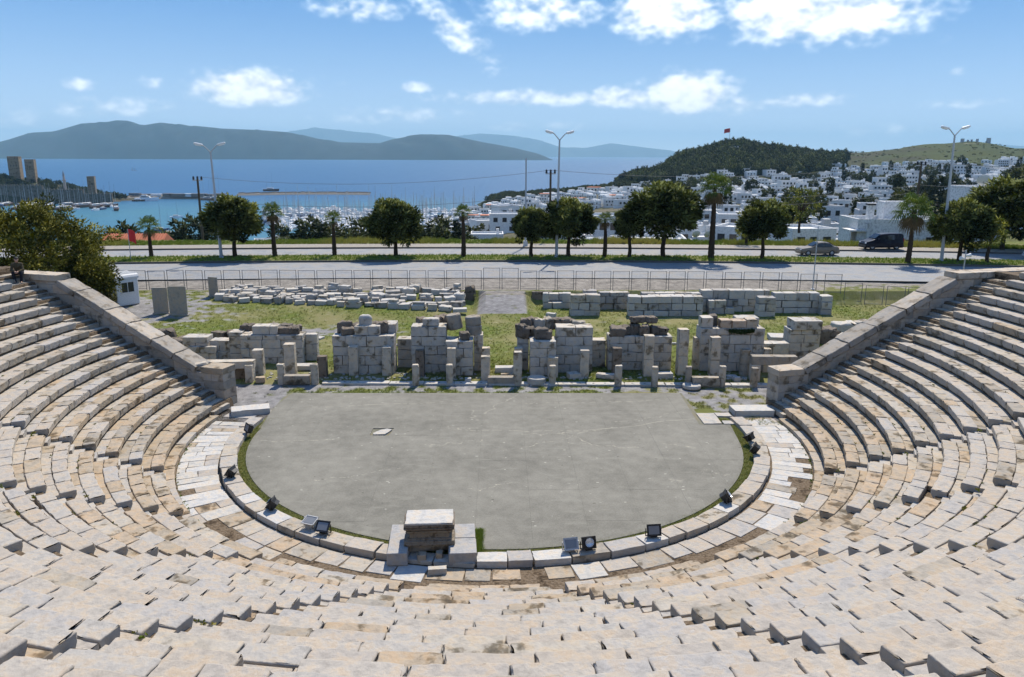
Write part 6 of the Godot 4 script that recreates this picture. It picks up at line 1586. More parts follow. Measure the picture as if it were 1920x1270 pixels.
func landscape() -> void:
	# slope, town ground, hills
	var P := []; var C := []; var w := 171
	var D := []
	var d := 98.2
	while d < 2600.0:
		D.append(d); d *= 1.035
	for dd in D:
		for i in w:
			var az := lerpf(-45.5, 46.5, i / (w - 1.0))
			var p := on_land(az, dd)
			if dd > 105.0: p.y += fb.get_noise_2d(p.x * 0.008, p.z * 0.008) * minf(4.0, dd * 0.006)
			P.append(p)
			var n := fb.get_noise_2d(p.x * 0.012, p.z * 0.012); var n2 := fb.get_noise_2d(p.x * 0.05, p.z * 0.05)
			var c := Color(0.16, 0.15, 0.11).lerp(Color(0.06, 0.075, 0.03), clampf(0.5 + n * 1.5 + n2, 0.0, 1.0))
			if dd < 125.0: c = Color(0.10, 0.12, 0.035)
			if dd > 920.0 and az > 20.0:
				c = Color(0.045, 0.072, 0.018).lerp(Color(0.065, 0.088, 0.025), clampf(0.5 + n2, 0.0, 1.0))
				c = c.lerp(Color(0.045, 0.042, 0.032), clampf((n * 1.6 + (27.5 - az) * 0.16 + (p.y - 12.0) * 0.01), 0.0, 0.85))
			elif dd > 880.0 and az > 9.0: c = Color(0.03, 0.042, 0.018)
			elif dd > 850.0: c = Color(0.045, 0.055, 0.025)
			C.append(c)
	sheet(P, w, tinted(0.95, T.soil, 0.03), "hillside", "slope, town ground and hills falling to the sea", C)
	# sea
	P = []; C = []; w = 81
	for dd in [380, 480, 560, 640, 720, 800, 880, 960, 1040, 1140, 1300, 1600, 2200, 3200, 5000, 8000, 14000, 22000, 32000]:
		for i in w:
			var az := lerpf(-62.0, 50.0, i / (w - 1.0))
			var p := far_xz(az, dd); p.y = SEA; P.append(p)
			var shore := clampf((1130.0 + (az + 20.0) * 3.0 - dd) / 260.0, 0.0, 1.0) * smoothstep(2.0, -6.0, az)
			C.append(Color(0.018, 0.088, 0.205).lerp(Color(0.045, 0.160, 0.225), shore))
	var sm := tinted(0.32, null, 1.0, 0.26)
	sm.normal_enabled = true; sm.normal_texture = T.rough_n; sm.normal_scale = 0.35; sm.uv1_triplanar = true; sm.uv1_world_triplanar = true; sm.uv1_scale = Vector3.ONE * 0.013
	sm.detail_enabled = true; sm.detail_albedo = T.stone; sm.detail_blend_mode = BaseMaterial3D.BLEND_MODE_MUL; sm.detail_uv_layer = BaseMaterial3D.DETAIL_UV_2
	sm.uv2_triplanar = true; sm.uv2_world_triplanar = true; sm.uv2_scale = Vector3(0.0007, 0.002, 0.0035)
	sheet(P, w, sm, "sea", "blue bay with turquoise harbour water", C)
	# island across the bay
	var prof := [[-45.0, 60], [-38.0, 95], [-35.58, 122], [-31.69, 145], [-30.1, 253], [-28.82, 268], [-27.31, 358], [-26.12, 373], [-24.74, 400], [-23.91, 337], [-22.72, 374], [-21.13, 340], [-19.5, 311], [-16.8, 294], [-14.72, 269], [-12.97, 201], [-11.17, 155], [-8.6, 146], [-7.48, 195], [-5.79, 251], [-3.72, 247], [-1.45, 169], [0.84, 103], [2.75, 30], [3.9, -49]]
	far_range(prof, 9500.0, 1500.0, "island", "long hilly island across the bay", Color(0.010, 0.017, 0.018), 150)
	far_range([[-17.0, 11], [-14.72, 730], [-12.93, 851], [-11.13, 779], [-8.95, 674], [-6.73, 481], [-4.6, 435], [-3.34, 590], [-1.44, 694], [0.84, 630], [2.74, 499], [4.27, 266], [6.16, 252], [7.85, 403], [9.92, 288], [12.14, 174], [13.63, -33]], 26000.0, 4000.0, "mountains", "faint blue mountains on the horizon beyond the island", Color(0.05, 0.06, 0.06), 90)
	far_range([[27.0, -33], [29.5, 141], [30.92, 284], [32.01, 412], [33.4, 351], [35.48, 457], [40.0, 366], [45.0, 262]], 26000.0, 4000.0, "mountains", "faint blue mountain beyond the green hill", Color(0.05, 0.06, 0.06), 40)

func far_range(prof: Array, dist: float, deep: float, called: String, label: String, c: Color, w: int) -> void:
	var P := []; var C := []
	for j in 15:
		var v := j / 14.0
		for i in w:
			var az: float = lerpf(prof[0][0], prof[-1][0], i / (w - 1.0))
			var h := 12.0 + (along(prof, az) - 12.0) * (1.0 + 0.55 * deep / dist)
			var rise := pow(sin(minf(v / 0.55, 1.0) * PI * 0.5), 0.9) if v < 0.55 else cos((v - 0.55) / 0.45 * PI * 0.5)
			var p := far_xz(az, dist + deep * v)
			var n := fb.get_noise_2d(p.x / deep * 5.0, p.z / deep * 5.0)
			var top := h - SEA
			p.y = SEA - 3.0 + top * clampf(rise + n * 0.24 * sin(v * PI) * (1.0 - absf(v - 0.55) * 0.2) * (0.0 if absf(v - 0.55) < 0.06 else 1.0), 0.0, 1.0)
			P.append(p); C.append(c.lerp(c * 1.9, clampf(0.4 + n * 1.6, 0.0, 1.0)))
	sheet(P, w, tinted(0.95), called, label, C)

# ---------------------------------------------------------------- town
func house_proto(called: String, boxes: Array, m: Material, wins: Array, roof_bits := []) -> Node3D:
	# boxes: [centre, size]; wins: [centre, size]; the first box is the main wall
	var o := Node3D.new(); o.name = called
	for b in boxes:
		var mb := MB.new(); mb.box(b[0] + Vector3(0, -1.5, 0), b[1] + Vector3(0, 3.0, 0))
		var wl := part(o, "wall", mb.mesh(), m)
		mb = MB.new()
		var t: float = b[0].y + b[1].y * 0.5
		for s in [-1.0, 1.0]:
			mb.box(Vector3(b[0].x + s * (b[1].x * 0.5 - 0.12), t + 0.25, b[0].z), Vector3(0.3, 0.5, b[1].z + 0.06)); mb.box(Vector3(b[0].x, t + 0.25, b[0].z + s * (b[1].z * 0.5 - 0.12)), Vector3(b[1].x - 0.4, 0.5, 0.3))
		part(wl, "parapet", mb.mesh(), m)
	for q in wins:
		part(o, "window", boxm(q[1], q[0]), M.glass)
	for r in roof_bits: part(o, r[0], boxm(r[2], r[1]), r[3])
	return o

func windows(x0: float, x1: float, n: int, y: float, z: float, s := Vector3(1.4, 1.5, 0.12)) -> Array:
	var out := []
	for k in n: out.append([Vector3(lerpf(x0, x1, (k + 0.5) / n), y, z), s])
	return out

func town() -> void:
	var W := mat(lin(0.68, 0.68, 0.66), 0.85, T.speck, 0.05); var W2 := mat(lin(0.66, 0.63, 0.57), 0.85, T.speck, 0.05); var TL := plain(lin(0.42, 0.13, 0.06), 0.85)
	var tank := ["water_tank", Vector3(2, 7.2, -1), Vector3(1.2, 1.0, 1.2), M.steel]
	var protos := [
		[house_proto("house", [[Vector3(0, 3, 0), Vector3(10, 6, 9)]], W, windows(-4.5, 4.5, 3, 4.4, 4.5) + windows(-4.5, 4.5, 2, 1.4, 4.5), [tank]), "white two-storey flat-roofed house"],
		[house_proto("house", [[Vector3(0, 3, 0), Vector3(12, 6, 10)], [Vector3(-2.5, 7.3, -1), Vector3(6, 2.6, 7)]], W, windows(-5.5, 5.5, 4, 4.4, 5.0) + windows(-5.5, 5.5, 3, 1.4, 5.0) + windows(-5, 0, 2, 7.3, 2.5), []), "white house with roof storey"],
		[house_proto("house", [[Vector3(0, 1.7, 0), Vector3(9, 3.4, 8)]], W, windows(-4, 4, 3, 1.8, 4.0), [["chimney", Vector3(3, 4.2, 0), Vector3(0.8, 1.6, 0.8), W]]), "low white single-storey house"],
		[house_proto("house", [[Vector3(-3, 3, 0), Vector3(8, 6, 9)], [Vector3(4.5, 2, 1), Vector3(7, 4, 8)]], W, windows(-6.5, 0.5, 3, 4.3, 4.5) + windows(1.5, 7.5, 2, 2.0, 5.0), [tank]), "stepped white house on two levels"],
		[house_proto("house", [[Vector3(0, 4.5, 0), Vector3(14, 9, 11)]], W, windows(-6.5, 6.5, 5, 7.4, 5.5) + windows(-6.5, 6.5, 5, 4.5, 5.5) + windows(-6.5, 6.5, 4, 1.6, 5.5), [["stair_tower", Vector3(3, 10.2, -2), Vector3(3, 2.2, 3), W]]), "three-storey white block of flats"],
		[house_proto("house", [[Vector3(0, 2.8, 0), Vector3(11, 5.6, 9)]], W2, windows(-5, 5, 3, 4.0, 4.5) + windows(-5, 5, 3, 1.3, 4.5), [["roof", Vector3(0, 6.2, 0), Vector3(11.4, 0.4, 9.4), TL]]), "cream house with terracotta roof edge"]]
	# zones: azimuth range, depth range, count, spacing, weights, phrase
	var zones := [
		[9.3, 19.0, 842, 892, 24, 9.5, [0, 0, 3, 0], "in the white row below the wooded hill"],
		[22.0, 36.0, 620, 960, 58, 13.0, [0, 1, 4, 3, 0, 1], "on the upper slope below the green hill"],
		[11.5, 26.0, 480, 820, 62, 13.0, [0, 1, 4, 3, 0], "in the dense quarter below the wooded hill"],
		[14.0, 27.0, 260, 480, 38, 12.0, [0, 1, 3, 2, 0], "in the valley beyond the roadside pines"],
		[3.0, 23.0, 122, 235, 38, 10.5, [2, 2, 2, 3, 2], "just beyond the road verge"],
		[-3.5, 10.0, 560, 860, 44, 13.0, [0, 2, 3, 1, 0, 2, 5], "beside the marina below the slope"],
		[-6.0, 4.0, 190, 420, 24, 13.0, [2, 0, 3, 2], "on the slope above the marina"],
		[-24.0, -13.0, 170, 400, 7, 14.0, [2, 0, 3], "below the left end of the road"]]
	var taken := []
	for z in zones:
		var made := 0; var tries := 0
		while made < z[4] and tries < 1500:
			tries += 1
			var az := rf(z[0], z[1]); var d := rf(z[2], z[3])
			var p := on_land(az, d)
			if p.y < SEA + 1.0: continue
			var ok := true
			for q in taken:
				if absf(q.x - p.x) < z[5] and absf(q.z - p.z) < z[5] * 0.9:
					ok = false; break
			if not ok: continue
			taken.append(p); made += 1
			var k: int = pick(z[6])
			var c: Node3D = protos[k][0].duplicate(); c.name = number("house"); add_child(c)
			var s := rf(0.8, 1.15)
			c.transform = Transform3D(Basis(Vector3.UP, deg_to_rad(-az * 0.6) + pick([0.0, 0.0, 0.35, -0.4, 0.15])).scaled_local(Vector3(s, s * rf(0.85, 1.1), s)), Vector3(p.x, p.y + 0.3, p.z))
			tag(c, ("smaller " if s < 0.92 else "larger " if s > 1.04 else "") + protos[k][1] + " " + z[7], "house", "houses of the town")
	for p in protos: p[0].free()
	# the farthest houses, too small to tell apart
	var spots := []; var tries := 0
	while spots.size() < 420 and tries < 9000:
		tries += 1
		var az := rf(10.0, 36.0); var d := rf(520, 985)
		if rng.randf() < 0.25: az = rf(-3.0, 10.0); d = rf(600, 880)
		var p := on_land(az, d)
		if p.y < SEA + 1.0 or (az < 20.0 and d > 895.0): continue
		var ok := true
		for q in taken:
			if absf(q.x - p.x) < 8.0 and absf(q.z - p.z) < 7.0:
				ok = false; break
		if not ok: continue
		taken.append(p)
		spots.append(Transform3D(Basis(Vector3.UP, deg_to_rad(-az * 0.6) + pick([0.0, 0.35, -0.4])).scaled_local(Vector3(rf(0.65, 1.25), rf(0.6, 1.1), 0.85)), p))
	var hm := MB.new(); hm.box(Vector3(0, 1.8, 0), Vector3(9, 6.4, 8)); hm.box(Vector3(-1.5, 5.6, -0.8), Vector3(5, 1.4, 5)); hm.box(Vector3(3.6, 5.3, 0), Vector3(0.4, 0.7, 7)); hm.box(Vector3(0, 5.2, 3.8), Vector3(9, 0.5, 0.3))
	while hm.c.size() < hm.v.size(): hm.c.append(Color(0.68, 0.68, 0.66))
	for k in 3:
		hm.box(Vector3(-3.0 + 3.0 * k, 3.2, 4.0), Vector3(1.3, 1.5, 0.12)); hm.box(Vector3(-3.0 + 3.0 * k, 0.6, 4.0), Vector3(1.2, 1.5, 0.12))
	while hm.c.size() < hm.v.size(): hm.c.append(Color(0.03, 0.035, 0.04))
	multi("far_houses", hm.mesh(), tinted(0.85), spots, [], "farthest small white houses filling the town's upper streets")
	town_trees()
	landmarks(W, TL)

func town_trees() -> void:
	var dk := Color(0.018, 0.026, 0.014); var lt := Color(0.055, 0.07, 0.03)
	var crowns := [tuft_crown(101, 40, 22, Vector3(6, 7, 6), 0.9, 0.8, dk, lt, 0.2), tuft_crown(102, 46, 22, Vector3(7.5, 6, 7.5), 0.9, 0.8, Color(0.03, 0.04, 0.018), Color(0.09, 0.10, 0.04), 0.2), tuft_crown(103, 40, 22, Vector3(2.4, 10, 2.4), 0.5, 0.7, dk, Color(0.035, 0.048, 0.022))]
	var trunk := limb_mesh(3.0, 0.3, 2.5, 1.5, 8)
	var kinds := ["round dark tree", "broad olive-green tree", "slim dark cypress"]
	var zones := [[10.0, 35.0, 300, 930, 120, "among the white houses of the town"], [-12.0, 1.0, 135, 300, 12, "on the slope between the road and the marina"], [-25.0, -12.0, 150, 330, 14, "on the slope below the left end of the road"], [1.0, 10.0, 150, 420, 16, "on the slope behind the middle pines"], [20.0, 34.0, 130, 300, 16, "in the gardens behind the parked van"]]
	for z in zones:
		for n in z[4]:
			var az := rf(z[0], z[1]); var d := rf(z[2], z[3]); var p := on_land(az, d)
			if p.y < SEA + 1.0: continue
			var k := rng.randi() % 3
			if z[2] < 140 and k == 2 and rng.randf() < 0.7: k = 1
			var s := rf(0.8, 1.7) * (1.0 if d > 250.0 else 0.8)
			var top := (9.5 if k < 2 else 11.0) * s
			if d < 430.0 and az < 10.0: s = clampf((12.0 - d * rf(0.078, 0.11) - p.y) / (9.5 if k < 2 else 11.5), 0.25, 1.4)
			var o := thing("town_tree", ("small " if s < 1.0 else "tall " if s > 1.4 else "") + kinds[k] + " " + z[5] + (", nearer" if d < (z[2] + z[3]) * 0.5 else ", farther") + (" left" if az < (z[0] * 2.0 + z[1]) / 3.0 else " right" if az > (z[0] + z[1] * 2.0) / 3.0 else " middle"), "tree", p, rf(0, 6), "trees of the town")
			o.scale = Vector3.ONE * s
			part(o, "trunk", trunk, M.bark); part(o, "crown", crowns[k], leafy(), Transform3D(Basis.IDENTITY, Vector3(0, 5.5 if k < 2 else 6.2, 0)))
	var spots_near := [[-13.6, 170, 11, "left of the leaning palm"], [-12.4, 185, 12, "behind the leaning palm"], [-11.0, 175, 12, "right of the leaning palm"], [-9.8, 190, 11, "left of the lone round pine"], [-6.3, 180, 12, "right of the lone round pine"], [-5.2, 200, 14, "between the lone pine and the slender palm"], [-4.3, 190, 11, "left of the slender palm"], [-2.2, 210, 12, "right of the slender palm"], [-0.9, 260, 17, "left of the smaller pine, farther down"], [0.2, 270, 17, "behind the smaller pine"], [-25.5, 190, 12, "beyond the road's left end"], [-23.6, 200, 13, "behind the short palm"], [-21.6, 180, 11, "left of the left street lamp"]]
	for n in spots_near.size():
		var q: Array = spots_near[n]; var p := on_land(q[0], q[1]); var k := 2 if n in [8, 9] else n % 2
		var top: float = 12.0 - q[1] * (0.076 + 0.008 * (n % 3)); var s: float = (top - p.y) / (9.3 if k < 2 else 11.2)
		var o := thing("slope_tree", kinds[k] + " beyond the verge, " + q[3], "tree", p, rf(0, 6), "trees on the slope beyond the verge")
		o.scale = Vector3(s * 1.15, s, s * 1.15)
		part(o, "trunk", trunk, M.bark); part(o, "crown", crowns[k], leafy(), Transform3D(Basis.IDENTITY, Vector3(0, 5.5 if k < 2 else 6.2, 0)))
	# the wooded hill, the headland wood and hedges: woods that read as a mass
	var spots := []; var cols := []
	for n in 3600:
		var az := rf(8.5, 23.5); var d := rf(890, 1180)
		var p := on_land(az, d)
		if p.y < -21.0 and d < 1000: continue
		if az > 20.5 and rng.randf() < (az - 20.5) * 0.3: continue
		spots.append(Transform3D(Basis(Vector3.UP, rf(0, 6)).scaled_local(Vector3(1, rf(0.8, 1.5), 1) * rf(0.9, 2.1)), p + Vector3(0, 2.5, 0)))
		cols.append(Color(0.6, 0.6, 0.6).lerp(Color(1.9, 1.8, 1.3), rf(0, 1) ** 2))
	multi("woods", crowns[0], leafy(), spots, cols, "dark pine woods covering the hill with the flag")
	spots = []; cols = []
	for n in 900:
		var az := rf(-3.5, 11.0); var d := rf(880, 1090); var p := on_land(az, d)
		if p.y < SEA + 2.0 or rng.randf() < 0.25: continue
		spots.append(Transform3D(Basis(Vector3.UP, rf(0, 6)).scaled_local(Vector3.ONE * rf(0.7, 1.3)), p + Vector3(0, 2.0, 0))); cols.append(Color.WHITE * rf(0.7, 1.3))
	multi("woods", crowns[0], leafy(), spots, cols, "dark trees on the low headland beyond the marina")
	spots = []; cols = []
	for n in 700:
		var az := rf(10.0, 36.0); var d := rf(250, 960); var p := on_land(az, d)
		spots.append(Transform3D(Basis(Vector3.UP, rf(0, 6)).scaled_local(Vector3.ONE * rf(0.3, 0.7)), p + Vector3(0, 1.0, 0))); cols.append(Color.WHITE * rf(0.7, 1.4))
	for n in 420:
		var az := rf(20.0, 36.0); var d := rf(950, 1420); var p := on_land(az, d)
		spots.append(Transform3D(Basis(Vector3.UP, rf(0, 6)).scaled_local(Vector3(0.5, 0.3, 0.5) * rf(0.4, 1.1)), p + Vector3(0, 0.6, 0))); cols.append(Color.WHITE * rf(0.7, 1.2))
	multi("shrubbery", crowns[1], leafy(), spots, cols, "shrubs and hedges between the houses and on the green hill")

func landmarks(W: Material, TL: Material) -> void:
	# white house beside the road
	var o := house_proto("house", [[Vector3(1.0, 2.2, 0), Vector3(11.5, 4.4, 7)], [Vector3(-3.6, 1.9, 2.6), Vector3(0.25, 3.8, 3.0)], [Vector3(2.5, 5.4, -2.5), Vector3(4.5, 2.0, 2.5)]], W, [], [])
	o.name = number("house"); add_child(o); o.position = Vector3(52.0, -0.9, -72.5); o.rotation.y = -0.08
	tag(o, "large white house with chimney and dark windows beside the parked van", "house", "")
	for q in [[-1.6, 2.0, 1.1, 1.2], [1.5, 1.9, 0.8, 0.6], [5.0, 1.7, 1.7, 1.7]]:
		var wn := part(o, "window", boxm(Vector3(q[2], q[3], 0.08), Vector3(q[0], q[1], 3.52)), M.glass)
		for f in [[0, 0.5, 1, 0], [0, -0.5, 1, 0], [-0.5, 0, 0, 1], [0.5, 0, 0, 1], [0.0, 0, 0, 1]]: part(wn, "frame", boxm(Vector3(q[2] * f[2] + 0.09, q[3] * f[3] + 0.09, 0.12), Vector3(q[0] + f[0] * q[2], q[1] + f[1] * q[3], 3.53)), M.wood)
	var ch := part(o, "chimney", boxm(Vector3(0.8, 2.4, 0.8), Vector3(-2.6, 5.4, 1.5)), W)
	part(ch, "cap", boxm(Vector3(1.0, 0.2, 1.0), Vector3(-2.6, 6.7, 1.5)), M.black)
	part(o, "porch_roof", boxm(Vector3(2.2, 0.18, 3.2), Vector3(-4.75, 3.4, 2.4)), W); part(o, "porch_wall", boxm(Vector3(0.2, 4.0, 3.0), Vector3(-5.75, 1.4, 2.4)), W); part(o, "railing", boxm(Vector3(1.9, 0.9, 0.06), Vector3(-4.7, 0.9, 3.9)), M.black)
	o = house_proto("house", [[Vector3(0, 3, 0), Vector3(16, 6, 9)]], W, [], [["chimney", Vector3(-4, 7.2, 1), Vector3(2.2, 2.4, 1.6), W]])
	o.name = number("house"); add_child(o); o.position = Vector3(84.0, 0.8, -96.0); tag(o, "large white roof with chimney and satellite dish above the right-hand pine", "house", "")
	satellite_dish(Vector3(76.6, 7.2, -91.8), 1.0, "white satellite dish on the roof at the right edge", -0.5)
	satellite_dish(Vector3(26.0, 1.3, -70.0), 0.55, "white satellite dish standing in the weeds beside the sedan, left one", 0.1)
	satellite_dish(Vector3(27.6, 1.3, -70.0), 0.55, "white satellite dish standing in the weeds beside the sedan, right one", 0.3)
	# red-roofed house and ruin at the left
	o = Node3D.new(); o.name = number("red_roofed_house"); add_child(o); o.position = Vector3(-57.5, -5.4, -92.0); o.rotation.y = 0.05
	tag(o, "low white house with an orange tiled roof left of the road", "house", "")
	part(o, "wall", boxm(Vector3(9, 6, 5), Vector3(0, 0.6, 0)), W)
	var mb := MB.new(); mb.prism(PackedVector2Array([Vector2(-3.1, 0), Vector2(0, 1.5), Vector2(3.1, 0)]), Vector3.BACK, Vector3.UP, Vector3.RIGHT, Vector3(-4.8, 3.6, 0), 9.6)
	var rf_ := part(o, "roof", mb.mesh(), TL)
	for k in 24: part(rf_, "tile_row", boxm(Vector3(0.12, 0.1, 3.4)), TL, Transform3D(Basis(Vector3.RIGHT, 0.451), Vector3(-4.6 + k * 0.4, 4.42, 1.55)))
	for k in 3: part(o, "window", boxm(Vector3(0.9, 1.0, 0.1), Vector3(-3 + 3.0 * k, 2.2, 2.52)), M.glass)
	# hotel on the saddle, windmills, flag
	for q in [[19.95, 1260, 26.0, 7.0, "pinkish hotel on the saddle right of the wooded hill"], [16.35, 1035, 8.0, 4.0, "small white building among the pines near the flag"]]:
		var p := on_land(q[0], q[1])
		o = house_proto("building", [[Vector3(0, q[3] * 0.5, 0), Vector3(q[2], q[3], 12)]], mat(lin(0.62, 0.45, 0.36), 0.85) if q[2] > 20 else W, windows(-q[2] * 0.45, q[2] * 0.45, 6 if q[2] > 20 else 3, q[3] * 0.6, 6.0), [])
		o.name = number("building"); add_child(o); o.position = p + Vector3(0, 4 if q[2] > 20 else 5, 0); tag(o, q[4], "building", "")
	for k in 5:
		var az: float = [30.15, 30.45, 30.65, 30.95, 31.55][k]
		var p := on_land(az, 1385)
		o = thing("windmill", "ruined stone windmill tower on the crest of the green hill, number %s from the left" % ["one", "two", "three", "four", "five"][k], "windmill", p)
		mb = MB.new(); var s: float = [1.0, 0.6, 0.6, 0.7, 1.15][k]
		mb.tube(Vector3(0, -2, 0), Vector3(0, 6.5 * s, 0), 3.4 * s, 2.9 * s, 14); part(o, "tower", mb.mesh(), mat(lin(0.4, 0.38, 0.36), 0.9))
		mb = MB.new(); mb.tube(Vector3(0, 6.4 * s, 0), Vector3(0, 7.1 * s, 0), 3.2 * s, 3.0 * s, 14); part(o, "parapet", mb.mesh(), M.white)
	var fp := on_land(16.0, 1095)
	o = thing("flag", "large red flag on a tall pole on top of the wooded hill", "flag", fp)
	mb = MB.new(); mb.tube(Vector3(0, 0, 0), Vector3(0, 25, 0), 0.3, 0.2, 8); part(o, "pole", mb.mesh(), M.galv)
	part(o, "cloth", flag_cloth(-8.0, 5.5), plain(lin(0.42, 0.03, 0.03), 0.8), Transform3D(Basis.IDENTITY, Vector3(0, 19.2, 0)))
	var path := MB.new()
	for k in 14:
		var a := on_land(lerpf(30.2, 34.5, k / 14.0), lerpf(1330, 1210, k / 14.0)); var b := on_land(lerpf(30.2, 34.5, (k + 1) / 14.0), lerpf(1330, 1210, (k + 1) / 14.0))
		path.quad(a + Vector3(0, 1.6, 0), b + Vector3(0, 1.6, 0), b + Vector3(0, 1.3, 4.0), a + Vector3(0, 1.3, 4.0), Vector3.UP)
	struct("path", path.mesh(), M.pave, "pale track crossing the green hill")

func satellite_dish(at: Vector3, r: float, label: String, turn: float) -> void:
	var o := thing("satellite_dish", label, "satellite dish", at, turn, "satellite dishes")
	var mb := MB.new(); mb.lathe([Vector2(0, 0), Vector2(r * 0.4, r * 0.04), Vector2(r * 0.75, r * 0.15), Vector2(r, r * 0.28)], Vector3.ZERO, 20)
	part(o, "dish", mb.mesh(), M.white, Transform3D(Basis(Vector3.RIGHT, -PI * 0.32), Vector3(0, r, 0)))
	mb = MB.new(); mb.tube(Vector3(0, -1.6, 0), Vector3(0, r, 0), 0.05, 0.05, 6); part(o, "stand", mb.mesh(), M.steel)
	mb = MB.new(); mb.tube(Vector3(0, r, 0), Vector3(0, r * 1.55, -r * 0.75), 0.025, 0.04, 5); part(o, "feed_arm", mb.mesh(), M.steel)

# ---------------------------------------------------------------- harbour
func hull_mesh(L: float, B: float, H: float) -> ArrayMesh:
	var mb := MB.new(); var rings := []
	for k in 9:
		var u := k / 8.0
		var w := B * 0.5 * (1.0 - pow(u, 3.2)) * (0.86 + 0.14 * sin(u * PI))
		var deck := H * (1.0 + 0.35 * u * u)
		var x := (u - 0.5) * L
		rings.append([Vector3(x - 0.05 * L * (1.0 - u) * 0.0, -0.4, -w * 0.62), Vector3(x + (0.04 * L if k == 8 else 0.0), deck, -w), Vector3(x + (0.04 * L if k == 8 else 0.0), deck, w), Vector3(x, -0.4, w * 0.62)])
	for k in 8:
		for j in 3:
			var a: Vector3 = rings[k][j]; var b: Vector3 = rings[k + 1][j]; var c: Vector3 = rings[k + 1][j + 1]; var d: Vector3 = rings[k][j + 1]
			var n: Vector3 = [Vector3.FORWARD, Vector3.UP, Vector3.BACK][j]
			mb.quad(a, b, c, d, (n + Vector3(0.2 * k / 8.0, 0, 0) if j != 1 else n).normalized())
	mb.quad(rings[0][0], rings[0][1], rings[0][2], rings[0][3], Vector3.LEFT)
	return mb.mesh()

func boat_proto(L: float, m: Material, mast: float, sails: int, cabin: bool) -> Node3D:
	var o := Node3D.new(); o.name = "boat"
	part(o, "hull", hull_mesh(L, L * 0.28, L * 0.09 + 0.5), m)
	if cabin:
		part(o, "cabin", stone_block(Vector3(L * 0.42, L * 0.09, L * 0.19), Vector3i(0, 0, 0), L * 0.02, 0.0, 1.0), M.white, Transform3D(Basis.IDENTITY, Vector3(-L * 0.06, L * 0.135 + 0.5, 0)))
		part(o, "window_band", boxm(Vector3(L * 0.34, L * 0.03, L * 0.196), Vector3(-L * 0.06, L * 0.15 + 0.5, 0)), M.glass)
		if mast <= 0.0: part(o, "flybridge", stone_block(Vector3(L * 0.24, L * 0.05, L * 0.15), Vector3i(0, 0, 0), L * 0.012, 0.0, 1.0), M.white, Transform3D(Basis.IDENTITY, Vector3(-L * 0.09, L * 0.205 + 0.5, 0)))
	for k in sails:
		var x := L * (0.08 - 0.34 * k); var h := mast * (1.0 - 0.14 * k)
		var mb := MB.new(); mb.tube(Vector3(x, L * 0.09, 0), Vector3(x, h, 0), 0.16, 0.09, 6); mb.tube(Vector3(x, h * 0.66, -0.9), Vector3(x, h * 0.66, 0.9), 0.05, 0.05, 4)
		part(o, "mast", mb.mesh(), M.galv)
		mb = MB.new(); mb.tube(Vector3(x, L * 0.09 + 1.9, 0), Vector3(x - L * 0.3, L * 0.09 + 1.9, 0), 0.22, 0.2, 6); part(o, "boom", mb.mesh(), M.white)
	return o

